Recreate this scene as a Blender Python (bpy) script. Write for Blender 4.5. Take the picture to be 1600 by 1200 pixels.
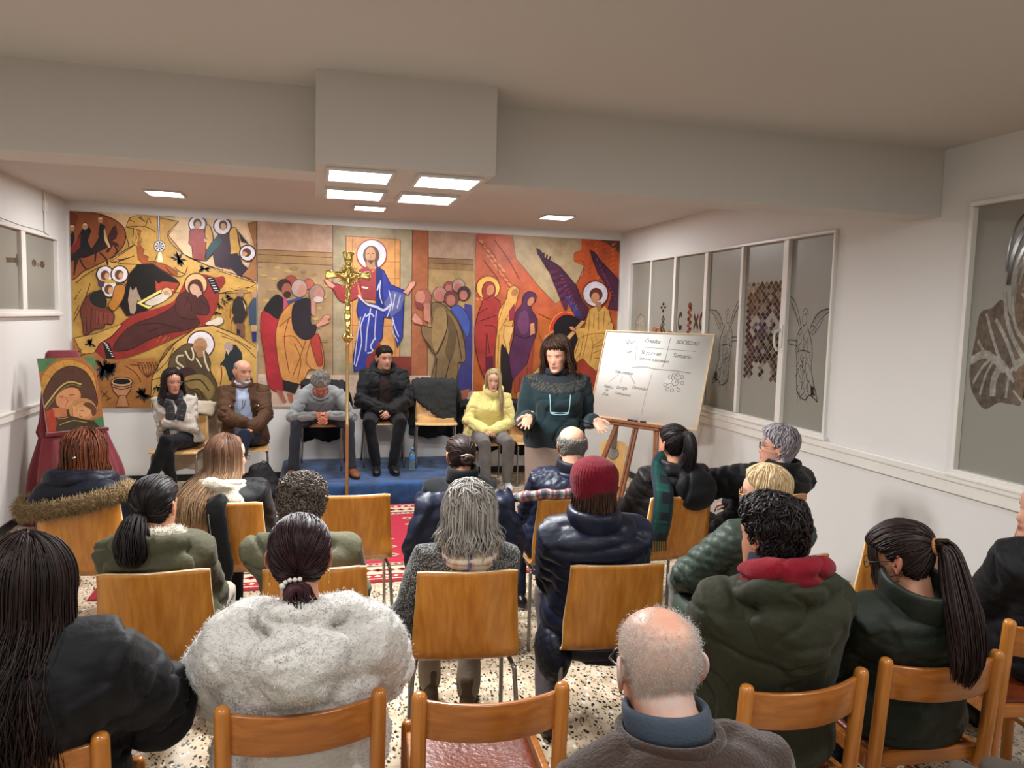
import bpy, bmesh, math, random
import numpy as np
from mathutils import Vector, Matrix
from mathutils.geometry import tessellate_polygon

# ------------------------------------------------------------------ camera, world, exposure, lights
SC = bpy.context.scene
COL = SC.collection
R = math.radians
for ob in list(bpy.data.objects):
    bpy.data.objects.remove(ob)

XL, XR, D, CZ, YB = -2.374, 3.520, 8.377, 2.83, -3.2     # left wall, right wall, end wall, ceiling, wall behind the camera

cam_d = bpy.data.cameras.new('camera')
cam_d.sensor_width = 36.0
cam_d.lens = 36.0 * 1171.6 / 1600.0
cam_d.clip_start = .05
cam = bpy.data.objects.new('camera', cam_d)
COL.objects.link(cam)
def cam_matrix(yaw, pitch, roll):
    f = Vector((math.sin(yaw) * math.cos(pitch), math.cos(yaw) * math.cos(pitch), -math.sin(pitch)))
    r = Vector((math.cos(yaw), -math.sin(yaw), 0)); u = r.cross(f)
    r2 = r * math.cos(roll) + u * math.sin(roll); u2 = u * math.cos(roll) - r * math.sin(roll)
    return Matrix((( r2.x, u2.x, -f.x, 0), (r2.y, u2.y, -f.y, 0), (r2.z, u2.z, -f.z, 1.80), (0, 0, 0, 1)))
cam.matrix_world = cam_matrix(.2578, .0883, .0257)
SC.camera = cam

SC.view_settings.view_transform = 'Standard'
SC.view_settings.look = 'None'
SC.view_settings.exposure = EXPOSURE = 0.0
SC.view_settings.gamma = 1.0
SC.view_settings.use_curve_mapping = False

wd = bpy.data.worlds.new('world'); SC.world = wd; wd.use_nodes = True
wd.node_tree.nodes['Background'].inputs[0].default_value = (.09, .085, .08, 1)
wd.node_tree.nodes['Background'].inputs[1].default_value = .25

LAMP_COL = (.985, .99, 1.0)
# square LED panels: x, y, z of the luminous face, side, watts per panel ; the first seven are in view
BOX_Z = 2.440
PANELS = [(.195, 3.60, BOX_Z, .27), (.600, 3.60, BOX_Z, .27), (.200, 4.15, BOX_Z, .28), (.585, 4.15, BOX_Z, .28),
          (.51, 7.52, CZ, .28), (-1.30, 7.38, CZ, .28), (2.36, 7.35, CZ, .28),
          (-1.25, 1.15, CZ, .29), (.60, .75, CZ, .29), (2.45, 1.15, CZ, .29), (-.9, -1.4, CZ, .29), (2.0, -1.4, CZ, .29)]
PANEL_W = [30, 30, 38, 38, 34, 38, 38, 23, 18.5, 22, 17, 17]
def area(i, x, y, z, side, watts):
    l = bpy.data.lights.new('panel_light', 'AREA'); l.shape = 'SQUARE'; l.size = side; l.energy = watts; l.color = LAMP_COL
    o = bpy.data.objects.new('panel_light', l); o.location = (x, y, z - .022); COL.objects.link(o)
    return o
for i, (x, y, z, s) in enumerate(PANELS):
    area(i, x, y, z, s, PANEL_W[i])

# ------------------------------------------------------------------ helpers
rng = np.random.default_rng(7)
random.seed(7)
def srgb(h):
    if not isinstance(h, str): return tuple(h)[:3]
    h = h.lstrip('#'); out = []
    for i in (0, 2, 4):
        c = int(h[i:i + 2], 16) / 255.0
        out.append(c / 12.92 if c <= .04045 else ((c + .055) / 1.055) ** 2.4)
    return tuple(out)

_mats = {}
def nodes_of(m): return m.node_tree.nodes, m.node_tree.links
def mat(name, col, rough=.6, metal=0.0, bump=None, vary=None, spec=.5, sheen=0.0, coat=0.0, emit=None, trans=0.0, stretch=(1, 1, 1), space='Object', ior=1.45):
    """Principled material; bump=(scale, strength), vary=(scale, amount) darkens and lightens the colour with noise."""
    if name in _mats: return _mats[name]
    m = bpy.data.materials.new(name); m.use_nodes = True; n, l = nodes_of(m)
    b = n['Principled BSDF']; c = srgb(col)
    b.inputs['Base Color'].default_value = (*c, 1); b.inputs['Roughness'].default_value = rough; b.inputs['Metallic'].default_value = metal
    b.inputs['Specular IOR Level'].default_value = spec; b.inputs['IOR'].default_value = ior
    if sheen: b.inputs['Sheen Weight'].default_value = sheen; b.inputs['Sheen Roughness'].default_value = .5
    if coat: b.inputs['Coat Weight'].default_value = coat; b.inputs['Coat Roughness'].default_value = .12
    if trans: b.inputs['Transmission Weight'].default_value = trans
    if emit: b.inputs['Emission Color'].default_value = (*emit[0], 1); b.inputs['Emission Strength'].default_value = emit[1]
    if bump or vary:
        tc = n.new('ShaderNodeTexCoord'); mp = n.new('ShaderNodeMapping'); mp.inputs['Scale'].default_value = stretch
        l.new(tc.outputs[space], mp.inputs[0])
    if vary:
        t = n.new('ShaderNodeTexNoise'); t.inputs['Scale'].default_value = vary[0]; t.inputs['Detail'].default_value = 5; l.new(mp.outputs[0], t.inputs['Vector'])
        r = n.new('ShaderNodeValToRGB'); a = vary[1]
        r.color_ramp.elements[0].position = .3; r.color_ramp.elements[1].position = .7
        r.color_ramp.elements[0].color = (*[x * (1 - a) for x in c], 1); r.color_ramp.elements[1].color = (*[min(1, x * (1 + a)) for x in c], 1)
        l.new(t.outputs['Fac'], r.inputs[0]); l.new(r.outputs[0], b.inputs['Base Color'])
    if bump:
        t = n.new('ShaderNodeTexNoise'); t.inputs['Scale'].default_value = bump[0]; t.inputs['Detail'].default_value = 4; l.new(mp.outputs[0], t.inputs['Vector'])
        bp = n.new('ShaderNodeBump'); bp.inputs['Strength'].default_value = bump[1]; bp.inputs['Distance'].default_value = .01
        l.new(t.outputs['Fac'], bp.inputs['Height']); l.new(bp.outputs[0], b.inputs['Normal'])
    _mats[name] = m
    return m

def attr_mat(name, rough=.55, vary=(6, .18), bump=None, spec=.4, coat=0.0, sss=0.0):
    """Colour from the mesh's own 'Col' attribute, mottled by noise."""
    if name in _mats: return _mats[name]
    m = bpy.data.materials.new(name); m.use_nodes = True; n, l = nodes_of(m); b = n['Principled BSDF']
    b.inputs['Roughness'].default_value = rough; b.inputs['Specular IOR Level'].default_value = spec
    if coat: b.inputs['Coat Weight'].default_value = coat; b.inputs['Coat Roughness'].default_value = .1
    if sss: b.inputs['Subsurface Weight'].default_value = sss; b.inputs['Subsurface Radius'].default_value = (.02, .008, .004); b.inputs['Subsurface Scale'].default_value = .4
    a = n.new('ShaderNodeAttribute'); a.attribute_name = 'Col'
    tc = n.new('ShaderNodeTexCoord'); t = n.new('ShaderNodeTexNoise'); t.inputs['Scale'].default_value = vary[0]; t.inputs['Detail'].default_value = 8; t.inputs['Roughness'].default_value = .65
    l.new(tc.outputs['Object'], t.inputs['Vector'])
    mr = n.new('ShaderNodeMapRange'); mr.inputs[1].default_value = .3; mr.inputs[2].default_value = .7; mr.inputs[3].default_value = 1 - vary[1]; mr.inputs[4].default_value = 1 + vary[1]
    l.new(t.outputs['Fac'], mr.inputs[0])
    mx = n.new('ShaderNodeVectorMath'); mx.operation = 'SCALE'; l.new(a.outputs['Color'], mx.inputs[0]); l.new(mr.outputs[0], mx.inputs['Scale']); l.new(mx.outputs[0], b.inputs['Base Color'])
    if bump:
        t2 = n.new('ShaderNodeTexNoise'); t2.inputs['Scale'].default_value = bump[0]; t2.inputs['Detail'].default_value = 3; l.new(tc.outputs['Object'], t2.inputs['Vector'])
        bp = n.new('ShaderNodeBump'); bp.inputs['Strength'].default_value = bump[1]; bp.inputs['Distance'].default_value = .005
        l.new(t2.outputs['Fac'], bp.inputs['Height']); l.new(bp.outputs[0], b.inputs['Normal'])
    _mats[name] = m
    return m

def wood_mat(name, c1, c2, rough=.32, scale=1.0, axis='Z', coat=.25):
    if name in _mats: return _mats[name]
    m = bpy.data.materials.new(name); m.use_nodes = True; n, l = nodes_of(m); b = n['Principled BSDF']
    b.inputs['Roughness'].default_value = rough; b.inputs['Coat Weight'].default_value = coat; b.inputs['Coat Roughness'].default_value = .2
    tc = n.new('ShaderNodeTexCoord'); mp = n.new('ShaderNodeMapping')
    s = {'Z': (38, 38, 2.2), 'X': (2.2, 38, 38), 'Y': (38, 2.2, 38)}[axis]
    mp.inputs['Scale'].default_value = tuple(v * scale for v in s)
    t = n.new('ShaderNodeTexNoise'); t.inputs['Scale'].default_value = 1.6; t.inputs['Detail'].default_value = 6; t.inputs['Distortion'].default_value = .5
    t2 = n.new('ShaderNodeTexNoise'); t2.inputs['Scale'].default_value = 2.5; t2.inputs['Detail'].default_value = 2
    l.new(tc.outputs['Object'], mp.inputs[0]); l.new(mp.outputs[0], t.inputs['Vector']); l.new(tc.outputs['Object'], t2.inputs['Vector'])
    ad = n.new('ShaderNodeMath'); ad.operation = 'MULTIPLY_ADD'; l.new(t2.outputs['Fac'], ad.inputs[0]); ad.inputs[1].default_value = .55; ad.inputs[2].default_value = -.27
    sm = n.new('ShaderNodeMath'); l.new(t.outputs['Fac'], sm.inputs[0]); l.new(ad.outputs[0], sm.inputs[1])
    r = n.new('ShaderNodeValToRGB'); r.color_ramp.elements[0].position = .3; r.color_ramp.elements[1].position = .72
    r.color_ramp.elements[0].color = (*srgb(c1), 1); r.color_ramp.elements[1].color = (*srgb(c2), 1)
    l.new(sm.outputs[0], r.inputs[0]); l.new(r.outputs[0], b.inputs['Base Color'])
    _mats[name] = m
    return m

def empty(name, loc=(0, 0, 0), rz=0.0, label=None, cat=None, group=None):
    o = bpy.data.objects.new(name, None); o.empty_display_size = .1; COL.objects.link(o); o.location = loc; o.rotation_euler = (0, 0, rz)
    tag(o, label, cat, group); return o
def tag(o, label=None, cat=None, group=None, kind=None):
    if label: o['label'] = label
    if cat: o['category'] = cat
    if group: o['group'] = group
    if kind: o['kind'] = kind
    return o

def mesh_data(name, V, F, mats, smooth=True, mi=None, col=None, uv=None):
    me = bpy.data.meshes.new(name)
    V = np.asarray(V, float)
    me.from_pydata(V.tolist() if len(V) < 200 else V, [], F if isinstance(F, list) else F.tolist())
    for m in (mats if isinstance(mats, (list, tuple)) else [mats]): me.materials.append(m)
    if mi is not None: me.polygons.foreach_set('material_index', np.asarray(mi, np.int32))
    me.polygons.foreach_set('use_smooth', np.full(len(me.polygons), bool(smooth)))
    if col is not None:
        a = me.color_attributes.new('Col', 'FLOAT_COLOR', 'POINT'); c = np.ones((len(V), 4)); c[:, :3] = col; a.data.foreach_set('color', c.ravel())
    if uv is not None:
        u = me.uv_layers.new(name='UVMap'); li = np.empty(len(me.loops), np.int32); me.loops.foreach_get('vertex_index', li)
        u.data.foreach_set('uv', np.asarray(uv, float)[li].ravel())
    me.update()
    return me
def obj(name, V, F, mats, parent=None, **k):
    o = bpy.data.objects.new(name, mesh_data(name, V, F, mats, **k)); COL.objects.link(o)
    if parent is not None: o.parent = parent
    return o
def inst(name, me, parent=None, loc=(0, 0, 0), rot=(0, 0, 0)):
    o = bpy.data.objects.new(name, me); COL.objects.link(o); o.location = loc; o.rotation_euler = rot
    if parent is not None: o.parent = parent
    return o

def merge(*parts):
    V, F, n = [], [], 0
    for p in parts:
        if p is None: continue
        v, f = p; V.append(np.asarray(v, float)); F += [tuple(i + n for i in q) for q in (f if isinstance(f, list) else f.tolist())]; n += len(v)
    return np.concatenate(V), F
def box(x0, x1, y0, y1, z0, z1, b=0.0):
    """Box with chamfered edges (b)."""
    bm = bmesh.new(); bmesh.ops.create_cube(bm, size=1)
    bmesh.ops.scale(bm, vec=(x1 - x0, y1 - y0, z1 - z0), verts=bm.verts); bmesh.ops.translate(bm, vec=((x0 + x1) / 2, (y0 + y1) / 2, (z0 + z1) / 2), verts=bm.verts)
    if b > 0: bmesh.ops.bevel(bm, geom=bm.edges[:], offset=b, segments=2, profile=.5, affect='EDGES')
    bm.verts.index_update()
    out = (np.array([v.co[:] for v in bm.verts]), [tuple(v.index for v in f.verts) for f in bm.faces]); bm.free(); return out
def xf(p, M):
    v, f = p; M = np.array(M); return (np.asarray(v) @ M[:3, :3].T + M[:3, 3], f)
def rotm(rx=0, ry=0, rz=0, loc=(0, 0, 0)):
    M = (Matrix.Rotation(rz, 4, 'Z') @ Matrix.Rotation(ry, 4, 'Y') @ Matrix.Rotation(rx, 4, 'X')); M.translation = loc; return M
def unit(v): v = np.asarray(v, float); return v / max(1e-9, np.linalg.norm(v))

def sweep(pts, rx, ry=None, k=12, up=(0, 0, 1), e=2.0, closed=False, round_caps=True, twist=0.0):
    """Closed tube along pts; rx sideways, ry along 'up' (scalars or per-point); e = superellipse exponent."""
    P = np.asarray(pts, float); n = len(P); rx = np.broadcast_to(np.asarray(rx, float), n).copy(); ry = rx.copy() if ry is None else np.broadcast_to(np.asarray(ry, float), n).copy()
    if round_caps and not closed:
        d0, d1 = unit(P[0] - P[1]), unit(P[-1] - P[-2]); pre, post = [], []
        for s in (.9, .6, .3):
            c = math.sqrt(1 - s * s)
            pre.append((P[0] + d0 * s * min(rx[0], ry[0]), c)); post.insert(0, (P[-1] + d1 * s * min(rx[-1], ry[-1]), c))
        P = np.array([a for a, _ in pre] + list(P) + [a for a, _ in post])
        rx = np.concatenate([[rx[0] * c for _, c in pre], rx, [rx[-1] * c for _, c in post]]); ry = np.concatenate([[ry[0] * c for _, c in pre], ry, [ry[-1] * c for _, c in post]]); n = len(P)
    T = np.gradient(P, axis=0) if not closed else (np.roll(P, -1, 0) - np.roll(P, 1, 0))
    T /= np.linalg.norm(T, axis=1)[:, None] + 1e-12
    u = np.asarray(up, float); th = np.linspace(0, 2 * math.pi, k, endpoint=False)
    ca, sa = np.cos(th), np.sin(th); ca = np.sign(ca) * np.abs(ca) ** (2 / e); sa = np.sign(sa) * np.abs(sa) ** (2 / e)
    V = np.empty((n, k, 3)); prev = None
    for i in range(n):
        s = np.cross(T[i], u)
        if np.linalg.norm(s) < 1e-3: s = np.cross(T[i], (0, 1, 0.01)) if prev is None else prev
        s = unit(s)
        if prev is not None and np.dot(s, prev) < 0: s = -s
        w = np.cross(s, T[i]); prev = s
        V[i] = P[i] + ca[:, None] * rx[i] * s + sa[:, None] * ry[i] * w
    F = []
    for i in range(n if closed else n - 1):
        j = (i + 1) % n
        for q in range(k):
            q2 = (q + 1) % k; F.append((i * k + q, i * k + q2, j * k + q2, j * k + q))
    V = V.reshape(-1, 3)
    if not closed:
        V = np.vstack([V, P[0], P[-1]]); a, b = n * k, n * k + 1
        for q in range(k):
            q2 = (q + 1) % k; F.append((a, q2, q)); F.append((b, (n - 1) * k + q, (n - 1) * k + q2))
    return V, F
def ellipsoid(c, r, k=20, M=None):
    th = np.linspace(0, math.pi, k // 2 + 1)[1:-1]; ph = np.linspace(0, 2 * math.pi, k, endpoint=False)
    V = np.array([[math.sin(t) * math.cos(p), math.sin(t) * math.sin(p), math.cos(t)] for t in th for p in ph]); V = np.vstack([V, [0, 0, 1], [0, 0, -1]]) * np.asarray(r, float)
    if M is not None: V = V @ np.array(M)[:3, :3].T
    V = V + np.asarray(c, float); n = len(th); F = []
    for i in range(n - 1):
        for q in range(k):
            q2 = (q + 1) % k; F.append((i * k + q, (i + 1) * k + q, (i + 1) * k + q2, i * k + q2))
    a, b = n * k, n * k + 1
    for q in range(k):
        q2 = (q + 1) % k; F.append((a, q, q2)); F.append((b, (n - 1) * k + q2, (n - 1) * k + q))
    return V, F
def lathe(prof, k=16, c=(0, 0, 0)):
    """prof: list of (r, z) bottom to top, closed at both ends."""
    th = np.linspace(0, 2 * math.pi, k, endpoint=False); V = [(r * math.cos(t), r * math.sin(t), z) for r, z in prof for t in th]; n = len(prof); F = []
    for i in range(n - 1):
        for q in range(k):
            q2 = (q + 1) % k; F.append((i * k + q, i * k + q2, (i + 1) * k + q2, (i + 1) * k + q))
    F.append(tuple(range(k - 1, -1, -1))); F.append(tuple((n - 1) * k + q for q in range(k)))
    return np.array(V) + np.asarray(c, float), F
def smooth_curve(pts, m=6, closed=False):
    """Catmull-Rom through pts."""
    P = np.asarray(pts, float); n = len(P); out = []
    for i in range(n if closed else n - 1):
        p0, p1, p2, p3 = (P[(i - 1) % n], P[i], P[(i + 1) % n], P[(i + 2) % n]) if closed else (P[max(i - 1, 0)], P[i], P[i + 1], P[min(i + 2, n - 1)])
        for t in np.arange(m) / m:
            out.append(.5 * (2 * p1 + (p2 - p0) * t + (2 * p0 - 5 * p1 + 4 * p2 - p3) * t * t + (3 * p1 - p0 - 3 * p2 + p3) * t ** 3))
    if not closed: out.append(P[-1])
    return np.array(out)

def vnoise(P, scale, seed=0):
    """Smooth value noise in [-1, 1] at points P."""
    Q = np.asarray(P, float) * scale + seed * 17.31 + 1000; I = np.floor(Q).astype(np.int64); f = Q - I; f = f * f * (3 - 2 * f); out = np.zeros(len(Q))
    for dx in (0, 1):
        for dy in (0, 1):
            for dz in (0, 1):
                h = ((I[:, 0] + dx) * 73856093) ^ ((I[:, 1] + dy) * 19349663) ^ ((I[:, 2] + dz) * 83492791)
                h = (h * 2654435761) & 0xFFFFFFFF; h = ((h ^ (h >> 15)) * 2246822519) & 0xFFFFFFFF; h = ((h ^ (h >> 13)) & 0xFFFF) / 32767.5 - 1
                out += h * (f[:, 0] if dx else 1 - f[:, 0]) * (f[:, 1] if dy else 1 - f[:, 1]) * (f[:, 2] if dz else 1 - f[:, 2])
    return out
def sstep(x, a, b): t = np.clip((np.asarray(x, float) - a) / (b - a), 0, 1); return t * t * (3 - 2 * t)
def gauss(x, s): return np.exp(-(np.asarray(x, float) / s) ** 2)

_ts = bpy.data.scenes.new('work')
def remesh(part, vox, it=4):
    """Union of overlapping closed shells as one continuous skin (voxel remesh + smoothing)."""
    v, f = part
    me = bpy.data.meshes.new('tmp'); me.from_pydata(v, [], f); o = bpy.data.objects.new('tmp', me); _ts.collection.objects.link(o)
    m = o.modifiers.new('r', 'REMESH'); m.mode = 'VOXEL'; m.voxel_size = vox
    if it: s = o.modifiers.new('s', 'SMOOTH'); s.factor = .5; s.iterations = it
    vl = _ts.view_layers[0]; vl.update(); ev = o.evaluated_get(vl.depsgraph); em = ev.to_mesh()
    n = len(em.vertices); V = np.empty(n * 3); em.vertices.foreach_get('co', V); N = np.empty(n * 3); em.vertices.foreach_get('normal', N)
    L = np.empty(len(em.loops), np.int32); em.loops.foreach_get('vertex_index', L)
    tot = np.empty(len(em.polygons), np.int32); em.polygons.foreach_get('loop_total', tot)
    F = L.reshape(-1, 4).tolist() if len(tot) and (tot == 4).all() else None
    if F is None:
        F, q = [], 0
        for t in tot: F.append(tuple(int(i) for i in L[q:q + t])); q += t
    ev.to_mesh_clear(); bpy.data.objects.remove(o); bpy.data.meshes.remove(me)
    return V.reshape(-1, 3), F, N.reshape(-1, 3)

class Paint:
    """Flat print on a surface: polygons and strokes in the print's own grid, each colour a layer a tenth of a millimetre proud of the last."""
    def __init__(s, to3d, normal, gain=1.0, step=.0001):
        s.to3d, s.n, s.g, s.step = to3d, np.asarray(normal, float), gain, step; s.V, s.F, s.C, s.k = [], [], [], 1
    def _add(s, P2, tris, col):
        P3 = np.array([s.to3d(u, v) for u, v in P2]) + s.n * (s.k * s.step); b = len(s.V); s.V += P3.tolist(); c = np.array(srgb(col)) * s.g
        s.C += [c] * len(P3)
        for t in tris:
            a, bb, cc = (P3[i] for i in t)
            if np.dot(np.cross(bb - a, cc - a), s.n) < 0: t = (t[0], t[2], t[1])
            s.F.append(tuple(i + b for i in t))
        s.k += 1
    def poly(s, col, pts, smooth=False, line=None, w=4):
        P = smooth_curve(pts, 5, True) if smooth else np.asarray(pts, float)
        tris = tessellate_polygon([[Vector((x, y, 0)) for x, y in P]]); s._add(P, tris, col)
        if line: s.stroke(line, np.vstack([P, P[:1]]), w, False)
    def ell(s, col, c, rx, ry=None, line=None, w=4, rot=0.0, k=24):
        ry = ry or rx; t = np.linspace(0, 2 * math.pi, k, endpoint=False); x, y = rx * np.cos(t), ry * np.sin(t)
        s.poly(col, np.stack([c[0] + x * math.cos(rot) - y * math.sin(rot), c[1] + x * math.sin(rot) + y * math.cos(rot)], 1), False, line, w)
    def stroke(s, col, pts, w=4, smooth=True):
        P = smooth_curve(pts, 4) if smooth and len(pts) > 2 else np.asarray(pts, float)
        T = np.gradient(P, axis=0); T /= np.linalg.norm(T, axis=1)[:, None] + 1e-9; N = np.stack([-T[:, 1], T[:, 0]], 1) * w / 2; n = len(P)
        Q = np.vstack([P + N, P - N]); tr = []
        for i in range(n - 1): tr += [(i, i + 1, n + i + 1), (i, n + i + 1, n + i)]
        s._add(Q, tr, col)
    def build(s, name, m, parent=None): return obj(name, s.V, s.F, m, parent, smooth=False, col=np.array(s.C))
# ------------------------------------------------------------------ the room
WALL = mat('white_plaster', '#d8d6d2', .62, bump=(14, .05), vary=(1.3, .02))
CEIL = mat('ceiling_paint', '#c8c2bb', .75, bump=(9, .06), vary=(.8, .02))
TRIM = mat('white_gloss_paint', '#dedad2', .3, bump=(20, .08), vary=(5, .03))
BASE = mat('black_baseboard', '#17161a', .4)

def structure(name, part, m, parent=None, smooth=False):
    o = obj(name, part[0], part[1], m, parent, smooth=smooth)
    if parent is None: o['kind'] = 'structure'
    return o

def terrazzo():
    m = bpy.data.materials.new('terrazzo'); m.use_nodes = True; n, l = nodes_of(m); b = n['Principled BSDF']; b.inputs['Roughness'].default_value = .33
    g = n.new('ShaderNodeNewGeometry'); last = None
    base = n.new('ShaderNodeTexNoise'); base.inputs['Scale'].default_value = 9; base.inputs['Detail'].default_value = 6; l.new(g.outputs['Position'], base.inputs['Vector'])
    r = n.new('ShaderNodeValToRGB'); r.color_ramp.elements[0].position = .35; r.color_ramp.elements[1].position = .68
    r.color_ramp.elements[0].color = (*srgb('#b5a286'), 1); r.color_ramp.elements[1].color = (*srgb('#dccbb0'), 1); l.new(base.outputs['Fac'], r.inputs[0]); last = r.outputs[0]
    for sc, frac, size, c in ((60, .30, .34, '#a98c68'), (42, .20, .40, '#efe6d4'), (50, .30, .36, '#16130f'), (84, .34, .40, '#1c1814'), (70, .10, .40, '#6b4a34')):
        mp = n.new('ShaderNodeMapping'); mp.inputs['Rotation'].default_value = (0, 0, sc); mp.inputs['Scale'].default_value = (1, .60, 1); l.new(g.outputs['Position'], mp.inputs[0])
        dn = n.new('ShaderNodeTexNoise'); dn.inputs['Scale'].default_value = 120; l.new(g.outputs['Position'], dn.inputs['Vector'])
        dm = n.new('ShaderNodeVectorMath'); dm.operation = 'MULTIPLY_ADD'; l.new(dn.outputs['Color'], dm.inputs[0]); dm.inputs[1].default_value = (.010, .010, 0); l.new(mp.outputs[0], dm.inputs[2])
        v = n.new('ShaderNodeTexVoronoi'); v.inputs['Scale'].default_value = sc; l.new(dm.outputs[0], v.inputs['Vector'])
        sp = n.new('ShaderNodeSeparateColor'); l.new(v.outputs['Color'], sp.inputs[0])
        a = n.new('ShaderNodeMath'); a.operation = 'LESS_THAN'; l.new(sp.outputs[0], a.inputs[0]); a.inputs[1].default_value = frac
        d = n.new('ShaderNodeMath'); d.operation = 'LESS_THAN'; l.new(v.outputs['Distance'], d.inputs[0]); d.inputs[1].default_value = size
        mu = n.new('ShaderNodeMath'); mu.operation = 'MULTIPLY'; l.new(a.outputs[0], mu.inputs[0]); l.new(d.outputs[0], mu.inputs[1])
        mx = n.new('ShaderNodeMix'); mx.data_type = 'RGBA'; l.new(mu.outputs[0], mx.inputs['Factor']); l.new(last, mx.inputs['A']); mx.inputs['B'].default_value = (*srgb(c), 1); last = mx.outputs['Result']
    l.new(last, b.inputs['Base Color'])
    return m
TERR = terrazzo()
floor = structure('floor', box(XL - .2, XR + .2, YB, D + .2, -.12, -.006), mat('grout', '#9c8d76', .8))
TS = .3945
tile_me = mesh_data('tile', *box(-TS / 2 + .0006, TS / 2 - .0006, -TS / 2 + .0006, TS / 2 - .0006, -.006, 0, .0006), TERR, smooth=False)
far = box(XL, XR, YB, .50, -.006, 0)
obj('tile_field', *far, TERR, floor, smooth=False)['kind'] = 'stuff'
for j in range(20):
    for i in range(15):
        inst('tile', tile_me, floor, (XL + TS * (i + .5), .50 + TS * (j + .5) , 0))

structure('ceiling', box(XL - .2, XR + .2, YB, D + .2, CZ, CZ + .15), CEIL)
structure('wall_end', box(XL - .2, XR + .2, D, D + .2, 0, CZ), WALL)
structure('wall_back', box(XL - .2, XR + .2, YB - .2, YB, 0, CZ), WALL)

# side walls with openings for the internal windows
WL_Y = (6.02, 8.03, 1.735, 2.445)              # left window: y0, y1, z0, z1
W1 = (4.54, 8.085, 1.012, 2.470)               # six-light window on the right
W2 = (1.65, 3.44, .985, 2.500)                 # near window on the right
structure('wall_left', merge(box(XL - .14, XL, YB, D, 0, WL_Y[2]), box(XL - .14, XL, YB, D, WL_Y[3], CZ), box(XL - .14, XL, YB, WL_Y[0], WL_Y[2], WL_Y[3]), box(XL - .14, XL, WL_Y[1], D, WL_Y[2], WL_Y[3])), WALL)
structure('wall_right', merge(box(XR, XR + .14, YB, D, 0, .985), box(XR, XR + .14, W1[0], D, .985, W1[2]), box(XR, XR + .14, YB, D, 2.50, CZ), box(XR, XR + .14, W1[0], D, W1[3], 2.50),
    box(XR, XR + .14, YB, W2[0], .985, 2.50), box(XR, XR + .14, W2[1], W1[0], .985, 2.50), box(XR, XR + .14, W1[1], D, W1[2], W1[3])), WALL)
# dim corridors beyond the internal windows
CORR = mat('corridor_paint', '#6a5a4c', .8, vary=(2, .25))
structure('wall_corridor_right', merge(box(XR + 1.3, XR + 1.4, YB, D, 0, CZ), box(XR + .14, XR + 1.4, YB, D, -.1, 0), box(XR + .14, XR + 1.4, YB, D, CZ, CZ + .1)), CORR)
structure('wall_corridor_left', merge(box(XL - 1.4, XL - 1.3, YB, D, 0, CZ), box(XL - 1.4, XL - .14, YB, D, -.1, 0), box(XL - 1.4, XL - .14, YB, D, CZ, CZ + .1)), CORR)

# beam across the room and the boxed-in duct under it that carries four of the lamps
structure('trim_beam', box(XL, XR, 3.666, 3.92, 2.447, CZ + .05, .004), CEIL)
structure('trim_duct', box(0.0, .792, 3.385, 4.42, BOX_Z, CZ + .05, .004), CEIL)
# chair rail and baseboards
structure('trim_rail_right', merge(box(XR - .022, XR, YB, D, .868, .935, .006), box(XR - .034, XR, YB, D, .935, .985, .010)), TRIM)
structure('trim_rail_left', merge(box(XL, XL + .022, YB, D, .868, .935, .006), box(XL, XL + .030, YB, D, .925, .950, .008)), TRIM)
structure('baseboard_end', box(XL, XR, D - .014, D, 0, .072, .003), BASE)
structure('baseboard_left', box(XL, XL + .014, YB, D, 0, .072, .003), BASE)
structure('baseboard_right', box(XR - .014, XR, YB, D, 0, .072, .003), BASE)
structure('trim_conduit', merge(sweep([(XL + .012, 7.72, 2.44), (XL + .012, 7.72, CZ)], .010, k=8), box(XL, XL + .03, 7.69, 7.75, 2.64, 2.74, .006)), TRIM)

def frosted(name, c):
    m = bpy.data.materials.new(name); m.use_nodes = True; n, l = nodes_of(m); b = n['Principled BSDF']
    b.inputs['Base Color'].default_value = (*srgb(c), 1); b.inputs['Roughness'].default_value = .36; b.inputs['Transmission Weight'].default_value = .35; b.inputs['Specular IOR Level'].default_value = .45
    tc = n.new('ShaderNodeTexCoord'); t = n.new('ShaderNodeTexNoise'); t.inputs['Scale'].default_value = 500; l.new(tc.outputs['Object'], t.inputs['Vector'])
    bp = n.new('ShaderNodeBump'); bp.inputs['Strength'].default_value = .12; l.new(t.outputs['Fac'], bp.inputs['Height']); l.new(bp.outputs[0], b.inputs['Normal'])
    return m
FROST = frosted('frosted_glass', '#a5a297')
CLEAR = attr_mat('clear_glass_cut', .12, (22, .5), spec=.6)

def frame_rect(y0, y1, z0, z1, x0, x1, w, b=.004):
    return merge(box(x0, x1, y0, y1, z0, z0 + w, b), box(x0, x1, y0, y1, z1 - w, z1, b), box(x0, x1, y0, y0 + w, z0 + w, z1 - w, b), box(x0, x1, y1 - w, y1, z0 + w, z1 - w, b))

def side_paint(x, sgn, y0, z0, w, h):
    """Unit square on a pane: u grows away from the near edge as seen from the room, v up."""
    if sgn > 0: return Paint(lambda u, v: np.array([x, y0 - u * w, z0 + v * h]), (-1, 0, 0), 1.0)
    return Paint(lambda u, v: np.array([x, y0 + u * w, z0 + v * h]), (1, 0, 0), 1.0)

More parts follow.
